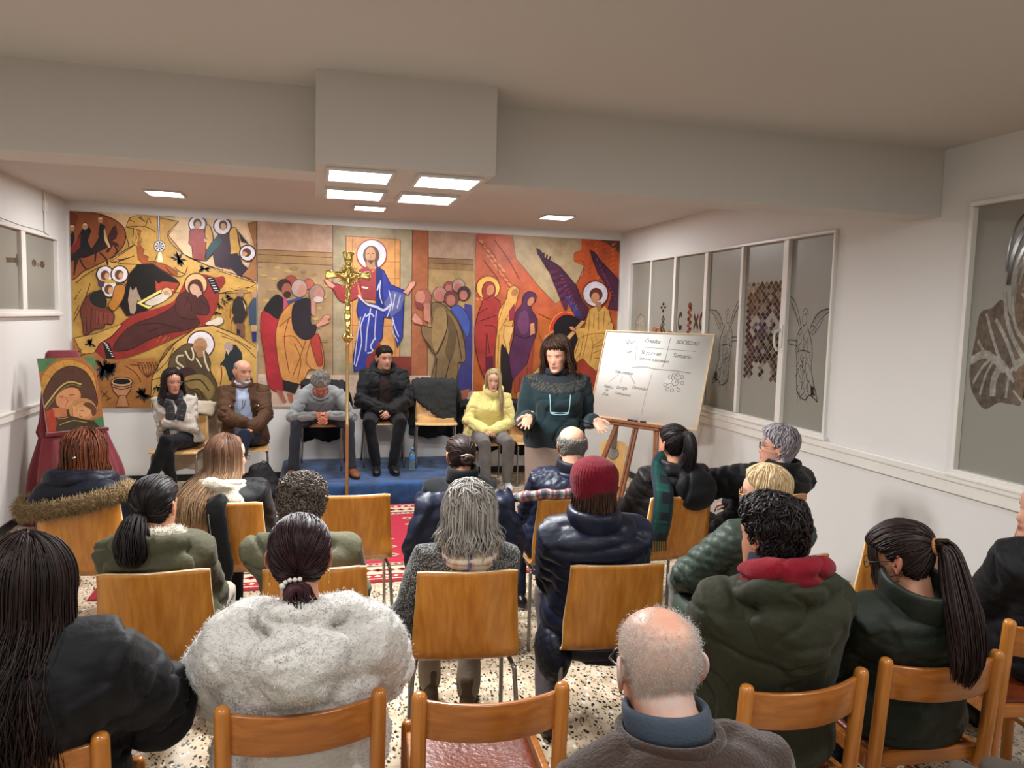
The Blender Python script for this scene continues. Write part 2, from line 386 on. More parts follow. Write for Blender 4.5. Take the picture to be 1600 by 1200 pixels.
# --- six-light window, panes named from the far end
win1 = empty('window_1', (0, 0, 0)); win1['kind'] = 'structure'
obj('window_frame', *frame_rect(W1[0], W1[1], W1[2], W1[3], XR - .028, XR + .05, .022), TRIM, win1, smooth=False)
obj('window_sill', *box(XR - .045, XR + .04, W1[0] - .03, W1[1] + .03, W1[2] - .028, W1[2] + .002, .008), TRIM, win1, smooth=False)
PY = [(8.064, 7.540), (7.505, 6.985), (6.935, 6.360), (6.300, 5.745), (5.705, 5.145), (5.075, 4.560)]
def lattice(P, inside, du, dv, cols, r=.40):
    j = 0
    v = 0.0
    while v < 1:
        u = (j % 2) * du / 2
        while u < 1:
            if inside(u, v):
                c = cols[int((math.sin(u * 91.7 + v * 57.3) * 43758.5) % 1 * len(cols))]
                P.poly(c, [(u - du * r, v), (u, v - dv * r), (u + du * r, v), (u, v + dv * r)]); P.k = 1
            u += du
        v += dv / 2; j += 1
BR = ['#2a1a12', '#3a2014', '#20130e', '#5b3018', '#7a4a24', '#2b2a30', '#191210']
def angel(P, mirror=False):
    f = (lambda p: [(1 - a, b) for a, b in p]) if mirror else (lambda p: p)
    k = '#2b2722'
    for pts, w in (([(.02, .695), (.14, .66), (.24, .60), (.30, .54)], .012), ([(.05, .66), (.16, .61), (.27, .53)], .008), ([(.98, .625), (.78, .62), (.64, .59), (.52, .53)], .012),
        ([(.93, .615), (.76, .58), (.62, .53), (.54, .50)], .008), ([(.80, .58), (.70, .53), (.58, .49)], .007), ([(.36, .60), (.33, .57), (.36, .54), (.42, .55), (.42, .59), (.38, .605)], .008), ([(.33, .61), (.40, .63), (.46, .60)], .007),
        ([(.32, .53), (.24, .49), (.22, .42), (.26, .34), (.27, .26), (.30, .19), (.38, .165)], .012), ([(.46, .53), (.55, .47), (.60, .40), (.60, .32), (.66, .25), (.74, .19), (.78, .15)], .014),
        ([(.36, .50), (.40, .44), (.38, .36), (.42, .28), (.40, .20)], .007), ([(.46, .48), (.48, .40), (.46, .33), (.52, .25), (.56, .19)], .007), ([(.24, .455), (.10, .46), (.0, .455)], .008), ([(.24, .43), (.12, .435), (.02, .44)], .007),
        ([(.26, .40), (.40, .41), (.55, .40)], .007), ([(.38, .165), (.50, .15), (.60, .18), (.68, .17), (.78, .15)], .010), ([(.30, .30), (.36, .33), (.46, .29)], .006), ([(.52, .52), (.60, .54), (.66, .50)], .006)):
        P.stroke(k, f(pts), w * .55)
    for q in range(34):
        t = q / 33; a = .27 + .30 * ((q * .618) % 1) + .10 * (.5 - t); b = .17 + .36 * t; P.stroke(k, f([(a, b), (a + .03 * math.sin(q * 2.1), b - .022), (a + .05 * math.sin(q * 1.3), b - .045)]), .0035)
    for q in range(9): P.stroke(k, f([(.60 + .035 * q, .545 + .009 * q), (.62 + .035 * q, .60 + .003 * q)]), .0035, False); P.stroke(k, f([(.05 + .028 * q, .668 - .014 * q), (.08 + .026 * q, .635 - .013 * q)]), .0035, False)
    P.poly('#221e1b', f([(.62, .24), (.66, .22), (.70, .23), (.68, .20), (.74, .18), (.68, .185), (.65, .17)]))
for i, (ya, yb) in enumerate(PY):
    pane = obj('pane', *box(XR + .010, XR + .018, yb, ya, W1[2] + .020, W1[3] - .020), FROST, win1, smooth=False)
    if i: obj('mullion', *box(XR - .024, XR + .045, ya + .001, PY[i - 1][1] - .001, W1[2] + .022, W1[3] - .022, .006), TRIM, win1, smooth=False)
    P = side_paint(XR + .0095, 1, ya, W1[2] + .02, ya - yb, W1[3] - W1[2] - .04)
    if i == 0:
        P.ell('#7a736a', (.5, .50), .26, .10); P.ell('#8e8b80', (.5, .50), .23, .088)
        for t in ([(.3, .45), (.3, .35), (.5, .32), (.7, .36), (.7, .46)], [(.5, .5), (.5, .3)], [(.25, .42), (.75, .42)]): P.stroke('#a59a7e', t, .02)
    if i == 1:
        lattice(P, lambda u, v: .20 < v < .60 and abs(u - .5) < .26 * (.62 - v) / .42 + .015, .085, .036, BR)
        for a, b, rx, ry in ((.5, .67, .045, .012), (.42, .645, .045, .010), (.58, .645, .045, .010), (.5, .62, .045, .013)): P.ell('#3a1f17', (a, b), rx, ry)
    if i == 2:
        lattice(P, lambda u, v: (.24 < v < .47 and abs(u - .47) < .44) or (.47 <= v < .64 and abs(u - .47) < .09), .125, .045, ['#5b2c1c', '#3a1c14', '#7a3a26', '#2a1714', '#8a4a32'], .44)
        P.ell('#5b2c1c', (.47, .655), .07, .022)
        def letter_x(c): P.stroke('#3a2a22', [(c - .075, .59), (c + .075, .50)], .04, False); P.stroke('#3a2a22', [(c + .075, .59), (c - .075, .50)], .03, False)
        def arc_c(c): P.stroke('#3a2a22', [(c + .06, .585), (c, .598), (c - .06, .57), (c - .065, .53), (c - .02, .50), (c + .06, .507)], .032)
        arc_c(.14); letter_x(.70); arc_c(.90)
    if i == 3: angel(P, True)
    if i == 4:
        lattice(P, lambda u, v: .215 < v < .775 and .08 < u < .97 and not (abs((u - .30) / .13) ** 2 + abs((v - .53) / .052) ** 2 < 1.0 and abs((u - .30) / .075) ** 2 + abs((v - .52) / .032) ** 2 > 1)
            and not (abs((u - .76) / .15) ** 2 + abs((v - .55) / .055) ** 2 < 1.0 and abs((u - .76) / .08) ** 2 + abs((v - .54) / .034) ** 2 > 1) and not (v < .31 and abs(u - .40) < .10) and not (v < .32 and abs(u - .68) < .09),
            .112, .0385, ['#241812', '#2a1a14', '#3a2a22', '#1c1411', '#6f6257', '#83776b', '#4a382c', '#5b4434', '#2b2a30'], .45)
    if i == 5: angel(P)
    if P.V: P.build('cut_pattern', CLEAR, pane)
h = empty('window_handle'); bpy.data.objects.remove(h)
obj('window_handle', *merge(box(XR - .034, XR - .024, 5.09, 5.125, 1.62, 1.80, .004), sweep([(XR - .034, 5.108, 1.76), (XR - .075, 5.112, 1.74), (XR - .082, 5.115, 1.69), (XR - .07, 5.118, 1.63), (XR - .048, 5.12, 1.60)], .008, .012, 10)), TRIM, win1)

# --- near window on the right, only its far part shows
win2 = empty('window_2'); win2['kind'] = 'structure'
obj('window_frame', *frame_rect(W2[0], W2[1], W2[2], W2[3], XR - .026, XR + .05, .026), TRIM, win2, smooth=False)
obj('window_sill', *box(XR - .040, XR + .04, W2[0] - .02, W2[1] + .02, W2[2] - .022, W2[2] + .004, .008), TRIM, win2, smooth=False)
pane = obj('pane', *box(XR + .010, XR + .018, W2[0] + .02, W2[1] - .025, W2[2] + .024, W2[3] - .024), FROST, win2, smooth=False)
P = side_paint(XR + .0095, 1, 3.41, 1.0, 1.0, 1.48)      # metres along, unit height 1.48
K = '#453a32'; K2 = '#5d534a'; DK = '#1d1513'; FG = '#8e8b80'
P.poly(K2, [(.06, .60), (.13, .62), (.19, .65), (.24, .60), (.30, .56), (.36, .50), (.36, .30), (.30, .28), (.22, .28), (.14, .25), (.08, .28), (.035, .33), (.02, .40), (.04, .50)], True)
P.poly(DK, [(.36, .80), (.46, .86), (.62, .84), (.72, .70), (.74, .40), (.62, .27), (.46, .26), (.35, .32), (.33, .44), (.36, .58)], True)
P.poly('#6a5644', [(.27, .74), (.30, .80), (.36, .83), (.36, .30), (.31, .30), (.30, .50), (.27, .62)])
for pts, w in (([(.16, .58), (.24, .50), (.31, .40)], .018), ([(.10, .60), (.16, .50), (.22, .42), (.30, .36)], .016), ([(.02, .42), (.10, .45), (.16, .44), (.24, .40)], .03), ([(.06, .50), (.12, .45), (.18, .44)], .015), ([(.05, .34), (.10, .40), (.16, .44)], .013),
    ([(.10, .30), (.13, .38), (.17, .43)], .013), ([(.18, .30), (.18, .36), (.22, .42)], .035), ([(.26, .30), (.27, .38), (.30, .42)], .016), ([(.30, .42), (.36, .44), (.44, .43)], .03), ([(.30, .36), (.24, .42), (.18, .44)], .012),
    ([(.20, .68), (.24, .56), (.33, .46), (.44, .40)], .022), ([(.245, .72), (.27, .58), (.36, .49), (.48, .45)], .016), ([(.27, .76), (.255, .66), (.30, .53), (.42, .50)], .014), ([(.30, .79), (.34, .85), (.44, .885)], .012),
    ([(.285, .70), (.31, .76), (.36, .76), (.38, .70), (.34, .66), (.30, .67)], .014), ([(.26, .62), (.25, .74), (.31, .84), (.44, .90)], .016)):
    P.stroke(FG, pts, w)
for q in range(26):
    a, b = .36 + .36 * ((q * .618) % 1), .29 + .52 * ((q * .37) % 1)
    P.stroke(FG, [(a - .07, b - .03), (a + .07, b + .035)] if q % 2 else [(a - .06, b + .04), (a + .06, b - .035)], .009, False)
P.stroke(K, [(.205, .75), (.21, .84), (.25, .92), (.33, .96), (.46, .975)], .009); P.stroke(K, [(.22, .70), (.235, .80), (.29, .89), (.40, .935)], .020)
P.build('cut_pattern', CLEAR, pane)

# --- left window, two lights in view
win3 = empty('window_3'); win3['kind'] = 'structure'
obj('window_frame', *frame_rect(WL_Y[0], WL_Y[1], WL_Y[2], WL_Y[3], XL - .05, XL + .026, .03), TRIM, win3, smooth=False)
obj('window_sill', *box(XL - .04, XL + .04, WL_Y[0] - .03, WL_Y[1] + .04, WL_Y[2] - .03, WL_Y[2] + .002, .007), TRIM, win3, smooth=False)
LY = [(7.215, 8.0), (6.30, 7.105)]
for i, (ya, yb) in enumerate(LY):
    pane = obj('pane', *box(XL - .018, XL - .010, ya, yb, WL_Y[2] + .028, WL_Y[3] - .028), FROST, win3, smooth=False)
    P = side_paint(XL - .0095, -1, ya, WL_Y[2] + .03, yb - ya, .65)
    if i == 0:
        P.ell('#5a5046', (.34, .62), .07, .05); P.ell('#5a5046', (.60, .62), .08, .05); P.ell('#6a6054', (.47, .60), .03, .03)
    else:
        P.stroke('#4a423a', [(.70, .60), (1.0, .62)], .06); P.ell('#4a423a', (.98, .62), .02, .08)
    P.build('cut_pattern', CLEAR, pane)
obj('mullion', *box(XL - .045, XL + .022, 7.11, 7.21, WL_Y[2] + .03, WL_Y[3] - .03, .006), TRIM, win3, smooth=False)
obj('wire', *sweep(smooth_curve([(XL + .028, 6.1, 2.47), (XL + .028, 6.7, 2.462), (XL + .028, 7.1, 2.452), (XL + .028, 7.5, 2.456), (XL + .028, 7.75, 2.44)], 6), .004, k=6), mat('grey_wire', '#8a857c', .5), win3)

# --- lamps
GLOW = mat('lamp_glow', '#ffffff', .5, emit=(LAMP_COL, 13.0)); LFR = mat('lamp_rim', '#cfccc6', .4)
lab = ['square lamp at the front left of the ceiling duct', 'square lamp at the front right of the ceiling duct', 'square lamp at the rear left of the ceiling duct', 'square lamp at the rear right of the ceiling duct',
       'small square ceiling lamp just beyond the duct above the tall robed figure', 'square ceiling lamp at the left over the yellow hill mural', 'square ceiling lamp at the right over the winged figure mural']
for i, (x, y, z, s) in enumerate(PANELS):
    t = empty('ceiling_lamp', (x, y, z), 0, lab[i] if i < 7 else 'square ceiling lamp over the back rows, ' + ('left of the middle', 'in the middle', 'right of the middle', 'behind the viewer at the left', 'behind the viewer at the right')[i - 7], 'lamp', 'square LED ceiling lamps')
    hh = s / 2 + .016
    obj('lamp_rim', *merge(box(-hh, hh, -hh, -s / 2, -.016, 0, .002), box(-hh, hh, s / 2, hh, -.016, 0, .002), box(-hh, -s / 2, -s / 2, s / 2, -.016, 0, .002), box(s / 2, hh, -s / 2, s / 2, -.016, 0, .002)), LFR, t, smooth=False)
    obj('diffuser', *box(-s / 2, s / 2, -s / 2, s / 2, -.012, -.002), GLOW, t, smooth=False)

# --- blue carpeted platform, rug
plat = empty('platform', (0, 0, 0), 0, 'low step platform covered in crushed blue velvet carpet under the two middle sitters', 'platform')
PX0, PX1, PY0 = -.33, 1.62, 7.045
BLUE = mat('blue_carpet', '#1b406c', .8, bump=(26, .6), vary=(5.5, .62), sheen=.15, stretch=(1, 1.6, 1.3))
def carpet_box(x0, x1, y0, y1, z0, z1):
    v, f = remesh(box(x0, x1, y0, y1, z0, z1, .012), .022, 2)[:2]
    return v, f
cv, cf = carpet_box(PX0, PX1, PY0, D - .016, .0, .212)
cv = cv + np.stack([np.zeros(len(cv)), -.006 * np.abs(vnoise(cv, 9, 2)), .005 * vnoise(cv, 7, 3) * (cv[:, 2] > .1)], 1); cv[:, 2] = np.maximum(cv[:, 2], .0)
obj('carpet', cv, cf, BLUE, plat)

rug = empty('rug', (0, 0, 0), 0, 'red oriental rug with cream patterned border before the blue platform', 'rug')
RX0, RX1, RY0, RY1 = -1.35, 1.62, 4.96, 7.03
obj('rug_pile', *box(RX0, RX1, RY0, RY1, .0005, .011, .003), mat('rug_red', '#9c1f2c', .9, bump=(120, .3), vary=(10, .2), sheen=.2), rug, smooth=False)
P = Paint(lambda u, v: np.array([u, v, .0112]), (0, 0, 1), 1.0)
def ring(col, a, b):
    P.poly(col, [(RX0 + a, RY0 + a), (RX1 - a, RY0 + a), (RX1 - a, RY1 - a), (RX0 + a, RY1 - a)]); 
ring('#8c1826', .0, 0); ring('#c9b79a', .045, 0); ring('#a02030', .06, 0); ring('#cbb698', .14, 0); ring('#2a2430', .30, 0); ring('#cbb698', .32, 0); ring('#a9223a', .37, 0)
for (a, n_, c1) in ((.10, 44, '#d8c8a8'), (.22, 30, '#8c2030'), (.345, 50, '#8c2030')):
    for q in range(n_):
        u = RX0 + a + (RX1 - RX0 - 2 * a) * (q + .5) / n_
        for vv in (RY0 + a, RY1 - a):
            s_ = .024 if a != .22 else .045
            P.poly(c1, [(u - s_, vv), (u, vv - s_ * .8), (u + s_, vv), (u, vv + s_ * .8)]); P.k -= 1
            if a == .22: P.poly('#243a4a', [(u - .018, vv), (u, vv - .014), (u + .018, vv), (u, vv + .014)]); P.k -= 1
    for q in range(int(n_ * .7)):
        v_ = RY0 + a + (RY1 - RY0 - 2 * a) * (q + .5) / int(n_ * .7)
        for uu in (RX0 + a, RX1 - a):
            s_ = .024 if a != .22 else .045
            P.poly(c1, [(uu - s_, v_), (uu, v_ - s_ * .8), (uu + s_, v_), (uu, v_ + s_ * .8)]); P.k -= 1
    P.k += 3
for q in range(9):
    for w_ in range(6):
        u, v_ = RX0 + .6 + q * .22, RY0 + .55 + w_ * .2
        P.poly('#c4a878', [(u - .05, v_), (u, v_ - .04), (u + .05, v_), (u, v_ + .04)]); P.poly('#2b3348', [(u - .025, v_), (u, v_ - .02), (u + .025, v_), (u, v_ + .02)]); P.k -= 2
P.build('rug_pattern', attr_mat('rug_print', .9, (60, .25)), rug)
# ------------------------------------------------------------------ the painted mural on the end wall: three printed panels
MX0, MX1, MZ0, MZ1 = -2.341, 3.481, .782, 2.735
# the drawing grids of the three panels were taken off the photograph; this homography squares them up on the wall
def homography(src, dst):
    A = []
    for (x, y), (u, v) in zip(src, dst):
        A.append([x, y, 1, 0, 0, 0, -u * x, -u * y, u]); A.append([0, 0, 0, x, y, 1, -v * x, -v * y, v])
    A = np.array(A, float); h = np.linalg.solve(A[:, :8], A[:, 8]); return np.append(h, 1).reshape(3, 3)
HM = homography([(108.7, 330), (968.8, 376), (118, 636.5), (957.5, 634.6)], [(MX0, MZ1), (MX1, MZ1), (MX0, MZ0), (MX1, MZ0)])
def wallpt(px, py):
    a = HM @ np.array([px, py, 1.0]); return a[0] / a[2], a[1] / a[2]
def panel_paint(ox, oy, sc, clip):
    def f(u, v):
        x, z = wallpt(ox + u / sc, oy + v / sc); return np.array([min(max(x, clip[0]), clip[1]), D - .012, min(max(z, MZ0), MZ1)])
    return Paint(f, (0, -1, 0), GAIN, .00008)
GAIN = .86
MURAL = attr_mat('mural_print', .48, (7, .26), spec=.35)
def highlights(P, col, x0, x1, y0, y1, n, L, ang, w=3, seed=0):
    """Short painterly brush strokes."""
    q = random.Random(seed)
    for _ in range(int(n * .8)):
        x, y, a, l = q.uniform(x0, x1), q.uniform(y0, y1), math.radians(ang + q.uniform(-18, 18)), L * q.uniform(.4, 1); P.stroke(col, [(x, y), (x + l * math.cos(a), y + l * math.sin(a))], w * q.uniform(.25, .7), False); P.k -= 1
    P.k += 1
def crop_rect(P, col, x0, x1):
    P.V += [[x0, D - .012, MZ0], [x1, D - .012, MZ0], [x1, D - .012, MZ1], [x0, D - .012, MZ1]]; b = len(P.V) - 4
    P.C += [np.array(srgb(col)) * P.g] * 4; P.F.append((b, b + 1, b + 2, b + 3)); P.k = 1
seam1, seam2 = wallpt(400, 480)[0], wallpt(738.5, 500)[0]
def board(name, label, x0, x1):
    t = empty(name, ((x0 + x1) / 2, D - .006, MZ0), 0, label, 'mural', 'three panels of the wall mural')
    o = obj('backing', *box(x0, x1, D - .012, D - .0005, MZ0, MZ1), mat('print_edge', '#cdb9a6', .6), t, smooth=False); o.matrix_parent_inverse = Matrix.Translation(t.location).inverted(); return t
def place(o, t): o.parent = t; o.matrix_parent_inverse = Matrix.Translation(t.location).inverted()
OUT = '#40201a'
def leafclump(P, c, r, n, col='#20242c', seed=0):
    q = random.Random(seed)
    for i in range(n):
        a = q.uniform(0, 6.28); d = q.uniform(.2, 1) * r; l = r * q.uniform(.35, .6); x, y = c[0] + d * math.cos(a) * .7, c[1] + d * math.sin(a) * .6
        P.poly(col, [(x - l * math.cos(a), y - l * math.sin(a)), (x + l * .3 * math.sin(a), y - l * .3 * math.cos(a)), (x + l * math.cos(a), y + l * math.sin(a)), (x - l * .3 * math.sin(a), y + l * .3 * math.cos(a))]); P.k -= 1
    P.k += 1

# --- left panel: hillside scene
P = panel_paint(90, 310, 3.528, (MX0, seam1 - .01)); crop_rect(P, '#c4984b', MX0, seam1 - .012)
P.poly('#ddbb92', [(560, 80), (1090, 80), (1090, 480), (880, 400), (690, 310), (600, 210), (662, 130)])
P.poly('#dcb88a', [(240, 70), (440, 70), (400, 120), (370, 165), (330, 130)])
P.poly('#cb9d4f', [(440, 70), (660, 128), (605, 205), (690, 310), (880, 400), (1090, 470), (1090, 520), (880, 525), (640, 520), (380, 480), (250, 380), (300, 330), (420, 255), (445, 175), (372, 160), (392, 110)], False, OUT, 5)
P.poly('#8f4e2a', [(60, 60), (150, 72), (280, 105), (350, 150), (372, 200), (360, 260), (312, 315), (230, 362), (150, 400), (60, 432)], True, OUT, 6)
P.poly('#7a3d22', [(60, 70), (110, 100), (95, 150), (60, 150)], False, OUT, 4)
P.poly('#241a1c', [(70, 300), (120, 265), (190, 275), (225, 218), (262, 210), (290, 240), (300, 250), (270, 275), (240, 290), (200, 310), (150, 330), (118, 330), (100, 395), (88, 398), (95, 340), (70, 350)])
P.poly('#3d1c1c', [(272, 215), (300, 160), (318, 150), (328, 195), (322, 222), (300, 235), (330, 250), (335, 270), (305, 258), (280, 300), (262, 300), (285, 255)])
for a in ([(120, 330), (140, 370), (160, 395)], [(230, 300), (265, 335), (275, 370)], [(95, 340), (95, 400), (90, 425)], [(210, 305), (205, 350)], [(310, 258), (325, 290), (315, 310)]): P.stroke('#2a1a18', a, 9)
P.poly('#16181e', [(110, 220), (140, 160), (172, 160), (185, 180), (165, 235), (195, 305), (185, 308), (150, 280), (105, 270)]); P.poly('#7a2420', [(75, 280), (128, 200), (124, 270), (95, 300), (75, 310)])
P.poly('#1a1b22', [(222, 200), (232, 140), (258, 150), (270, 220), (285, 235), (245, 240), (228, 230)]); P.poly('#caa06a', [(258, 165), (272, 225), (290, 270), (280, 275), (258, 235), (252, 180)]); P.poly('#1a1a1e', [(70, 200), (90, 185), (95, 230), (80, 270), (70, 270)])
for c, r in (((150, 158), 15), ((234, 124), 13), ((80, 168), 13)): P.ell('#b98d66', c, r, r * 1.1); P.poly('#dccdb8', [(c[0] - 14, c[1] - 8), (c[0], c[1] - 26), (c[0] + 14, c[1] - 8)]); P.poly('#6a2a2a', [(c[0] - 8, c[1] - 18), (c[0], c[1] - 32), (c[0] + 8, c[1] - 18)])
P.poly('#cb9c4e', [(290, 350), (420, 260), (455, 265), (450, 330), (470, 365), (440, 365), (360, 362)], False, OUT, 4)
P.poly('#a35429', [(428, 170), (458, 178), (448, 210), (462, 230), (450, 258), (474, 285), (466, 310), (500, 325), (490, 345), (535, 350), (600, 370), (656, 405), (655, 425), (622, 424), (560, 388), (470, 368), (440, 335), (432, 260), (446, 215)], False, OUT, 3)
for a in ([(372, 160), (470, 155), (535, 185)], [(392, 120), (420, 132)], [(450, 95), (462, 120)], [(500, 110), (510, 140)], [(370, 200), (385, 240), (390, 275)], [(415, 165), (410, 250)], [(440, 105), (480, 130)], [(480, 155), (495, 110)], [(590, 380), (640, 430), (690, 425), (710, 380)], [(560, 80), (640, 105)], [(530, 350), (545, 300), (530, 240)],
    [(660, 130), (600, 210), (690, 310), (820, 370), (1085, 470), (880, 525)], [(300, 355), (380, 330)], [(330, 352), (420, 318)], [(320, 335), (350, 340)], [(700, 420), (660, 400), (640, 380)], [(100, 470), (160, 420), (230, 380)], [(90, 680), (150, 560), (180, 470)], [(95, 560), (130, 500)], [(95, 640), (120, 590)]): P.stroke(OUT, a, 4)
for a in ((480, 640, 130, 300, 90), (400, 470, 120, 240, 75), (700, 1000, 380, 480, 30), (110, 230, 480, 640, 110), (100, 330, 680, 760, -22), (600, 900, 720, 800, -25), (930, 1080, 480, 520, 10)): highlights(P, '#d3ad5c', *a[:4], 26, 46, a[4], 5, int(a[0])); highlights(P, '#b68b40', *a[:4], 18, 46, a[4], 4, int(a[0]) + 1)
P.poly('#666679', [(543, 85), (559, 85), (561, 240), (551, 240)]); P.stroke('#d9d6d2', [(551, 85), (556, 238)], 5, False); P.poly('#e5dcbb', [(553, 292), (566, 292), (578, 352), (546, 352)]); P.ell('#dad7d4', (558, 265), 30, 30, '#5a4a44', 4); P.ell('#9a9794', (558, 265), 13)
for q in range(8): P.ell('#33323a', (558 + 19 * math.cos(q * .785), 265 + 19 * math.sin(q * .785)), 5)
leafclump(P, (660, 335), 46, 16, seed=1); leafclump(P, (798, 388), 36, 12, seed=2)
P.poly('#16110f', [(372, 500), (392, 420), (438, 366), (520, 362), (575, 400), (650, 448), (668, 470), (640, 520), (520, 600), (420, 645), (380, 648), (342, 590)], False, OUT, 6)
P.poly('#a63d2a', [(535, 452), (552, 470), (575, 458), (665, 468), (630, 540), (560, 560), (540, 520)]); P.poly('#9b8672', [(398, 482), (412, 510), (432, 486), (440, 515), (460, 560), (450, 575), (438, 560), (440, 600), (420, 640), (398, 635), (385, 560)], False, '#2a201a', 3)
P.poly('#dccb6c', [(432, 578), (560, 505), (612, 496), (640, 505), (500, 612)], False, OUT, 3); P.poly('#1c1512', [(458, 580), (560, 522), (620, 515), (505, 596)]); P.poly('#1c1512', [(432, 580), (500, 612), (500, 645), (432, 610)])
P.ell('#e2b68a', (598, 522), 30, 30, OUT, 3); P.poly('#d0c1b2', [(480, 575), (560, 530), (598, 515), (612, 540), (580, 570), (520, 592)], True, '#6a5a50', 2); P.ell('#c59a7c', (594, 522), 13)
P.poly('#8f2d26', [(205, 835), (255, 775), (370, 672), (430, 640), (560, 600), (640, 562), (690, 470), (722, 430), (800, 418), (860, 436), (905, 430), (917, 455), (900, 490), (884, 510), (872, 600), (800, 705), (700, 742), (600, 790), (430, 862), (320, 886), (240, 880)], True)
P.poly('#161414', [(812, 432), (856, 440), (890, 508), (862, 530), (838, 490)]); P.poly('#161414', [(248, 785), (285, 800), (318, 880), (270, 884)])
for q in range(6): P.stroke('#d8d2c8', [(824 + q * 7, 444 + q * 13), (846 + q * 7, 440 + q * 14)], 4, False); P.stroke('#d8d2c8', [(254 + q * 9, 792 + q * 15), (276 + q * 7, 806 + q * 13)], 4, False)
P.poly('#4c2724', [(308, 835), (352, 750), (430, 690), (545, 648), (638, 592), (655, 545), (700, 515), (765, 510), (815, 560), (832, 620), (808, 645), (752, 640), (778, 692), (705, 726), (600, 745), (500, 780), (400, 832)], True, '#2a1512', 4)
P.ell('#dfa974', (757, 476), 62, 62, OUT, 6); P.poly('#4a2320', [(718, 520), (714, 480), (740, 450), (775, 450), (796, 490), (792, 545), (740, 550)], True); P.ell('#d0a286', (752, 505), 26, 34, rot=-.5); P.poly('#4a2320', [(735, 545), (770, 530), (800, 570), (770, 600), (735, 590)], True); P.poly('#cda184', [(752, 528), (785, 510), (790, 528), (765, 548)])
for a in ([(700, 540), (730, 580), (735, 625)], [(780, 560), (830, 600)], [(645, 590), (660, 650), (750, 670)], [(720, 540), (690, 600)], [(430, 700), (560, 690), (700, 730)], [(480, 740), (600, 700)]): P.stroke('#2a1512', a, 4)
for c, r in (((262, 420), 46), ((341, 420), 47), ((287, 500), 46)): P.ell('#ded9da', c, r, r, OUT, 7)
P.poly('#c9a24a', [(240, 440), (300, 450), (330, 470), (240, 470)]); P.poly('#4a4058', [(225, 455), (262, 460), (255, 490), (228, 485)])
for c in ((262, 425), (338, 422), (282, 502)): P.ell('#6a4028', c, 24, 27); P.ell('#c79872', (c[0] + 10, c[1] + 6), 13, 19)
P.poly('#bb7b32', [(318, 485), (362, 478), (372, 510), (352, 570), (310, 620), (280, 590), (300, 550)], True, OUT, 4)
P.poly('#72382a', [(165, 540), (212, 515), (262, 540), (270, 600), (312, 640), (302, 692), (262, 690), (258, 712), (205, 722), (152, 752), (142, 690), (130, 610)], True, OUT, 5); P.poly('#23221f', [(178, 540), (236, 505), (262, 530), (272, 575), (258, 605), (200, 590)], True); P.poly('#8a4436', [(215, 620), (308, 640), (300, 690), (215, 690)])
for a in ([(230, 625), (225, 690)], [(255, 630), (250, 690)], [(280, 640), (278, 690)], [(160, 650), (165, 740)], [(190, 600), (185, 720)]): P.stroke('#2a1614', a, 4)
P.poly('#2c2422', [(962, 565), (985, 540), (1010, 540), (1032, 575), (1036, 640), (1012, 692), (965, 690), (952, 620)]); P.poly('#c6ac84', [(1012, 560), (1032, 600), (1030, 625)]); P.ell('#9b765a', (1002, 522), 19, 22); P.poly('#76503c', [(978, 690), (1024, 692), (1022, 768), (982, 755)]); P.poly('#232428', [(980, 720), (1000, 725), (1000, 755), (980, 750)])
P.poly('#38485a', [(1042, 600), (1062, 560), (1092, 545), (1092, 700), (1050, 700)]); P.ell('#a98468', (1078, 530), 17, 20); P.poly('#2a2a6a', [(1062, 735), (1092, 735), (1092, 790), (1066, 790)]); P.poly('#c09a6a', [(1058, 700), (1092, 700), (1092, 735), (1062, 735)])
for a in ([(945, 730), (935, 660), (905, 590)], [(935, 660), (940, 580)], [(940, 690), (960, 640)]): P.stroke('#b5813c', a, 12)
for c in ((925, 545), (888, 595), (908, 570), (875, 632), (945, 555)): leafclump(P, c, 24, 7, '#20242c', int(c[0]))
P.poly('#cbbca8', [(808, 690), (850, 668), (880, 655), (906, 662), (902, 690), (850, 706)], True, '#6a5a4a', 3)
P.poly('#a76e38', [(80, 765), (200, 835), (250, 880), (320, 888), (540, 878), (545, 960), (520, 1000), (515, 1160), (80, 1160)], False)
P.poly('#cb9f52', [(95, 770), (210, 745), (360, 690), (300, 760), (235, 800), (205, 850), (140, 860)], False, OUT, 4)
P.poly('#cba156', [(520, 985), (560, 905), (640, 800), (760, 712), (850, 700), (1000, 760), (1095, 828), (1095, 1160), (510, 1160)], False, OUT, 6)
for a in ([(540, 960), (600, 900), (640, 820)], [(520, 1000), (610, 975)], [(900, 760), (1000, 800), (1085, 880)], [(870, 730), (960, 770), (1060, 830)], [(540, 1050), (520, 1100), (525, 1150)], [(570, 1010), (545, 1060)], [(560, 900), (600, 830), (680, 770)], [(370, 920), (430, 960), (460, 1010)], [(400, 915), (450, 920)]): P.stroke(OUT, a, 4)
highlights(P, '#d4b062', 540, 1080, 780, 1140, 60, 60, -50, 5, 3); highlights(P, '#b48a42', 540, 1080, 780, 1140, 40, 60, -50, 4, 4); highlights(P, '#b27a42', 110, 500, 900, 1140, 40, 50, -15, 5, 5)
P.ell('#e0d8da', (785, 805), 74, 74, OUT, 7)
P.poly('#5c4b2f', [(612, 960), (618, 880), (660, 830), (720, 800), (800, 830), (836, 900), (838, 950), (872, 1020), (872, 1090), (850, 1145), (700, 1145), (690, 1060), (690, 965)], True, OUT, 5)
P.ell('#b98a62', (782, 812), 38, 44); P.poly('#a2744e', [(750, 815), (815, 815), (800, 870), (770, 880)]); P.poly('#4d3d2a', [(700, 850), (740, 840), (790, 900), (830, 940), (790, 985), (720, 960)], True)
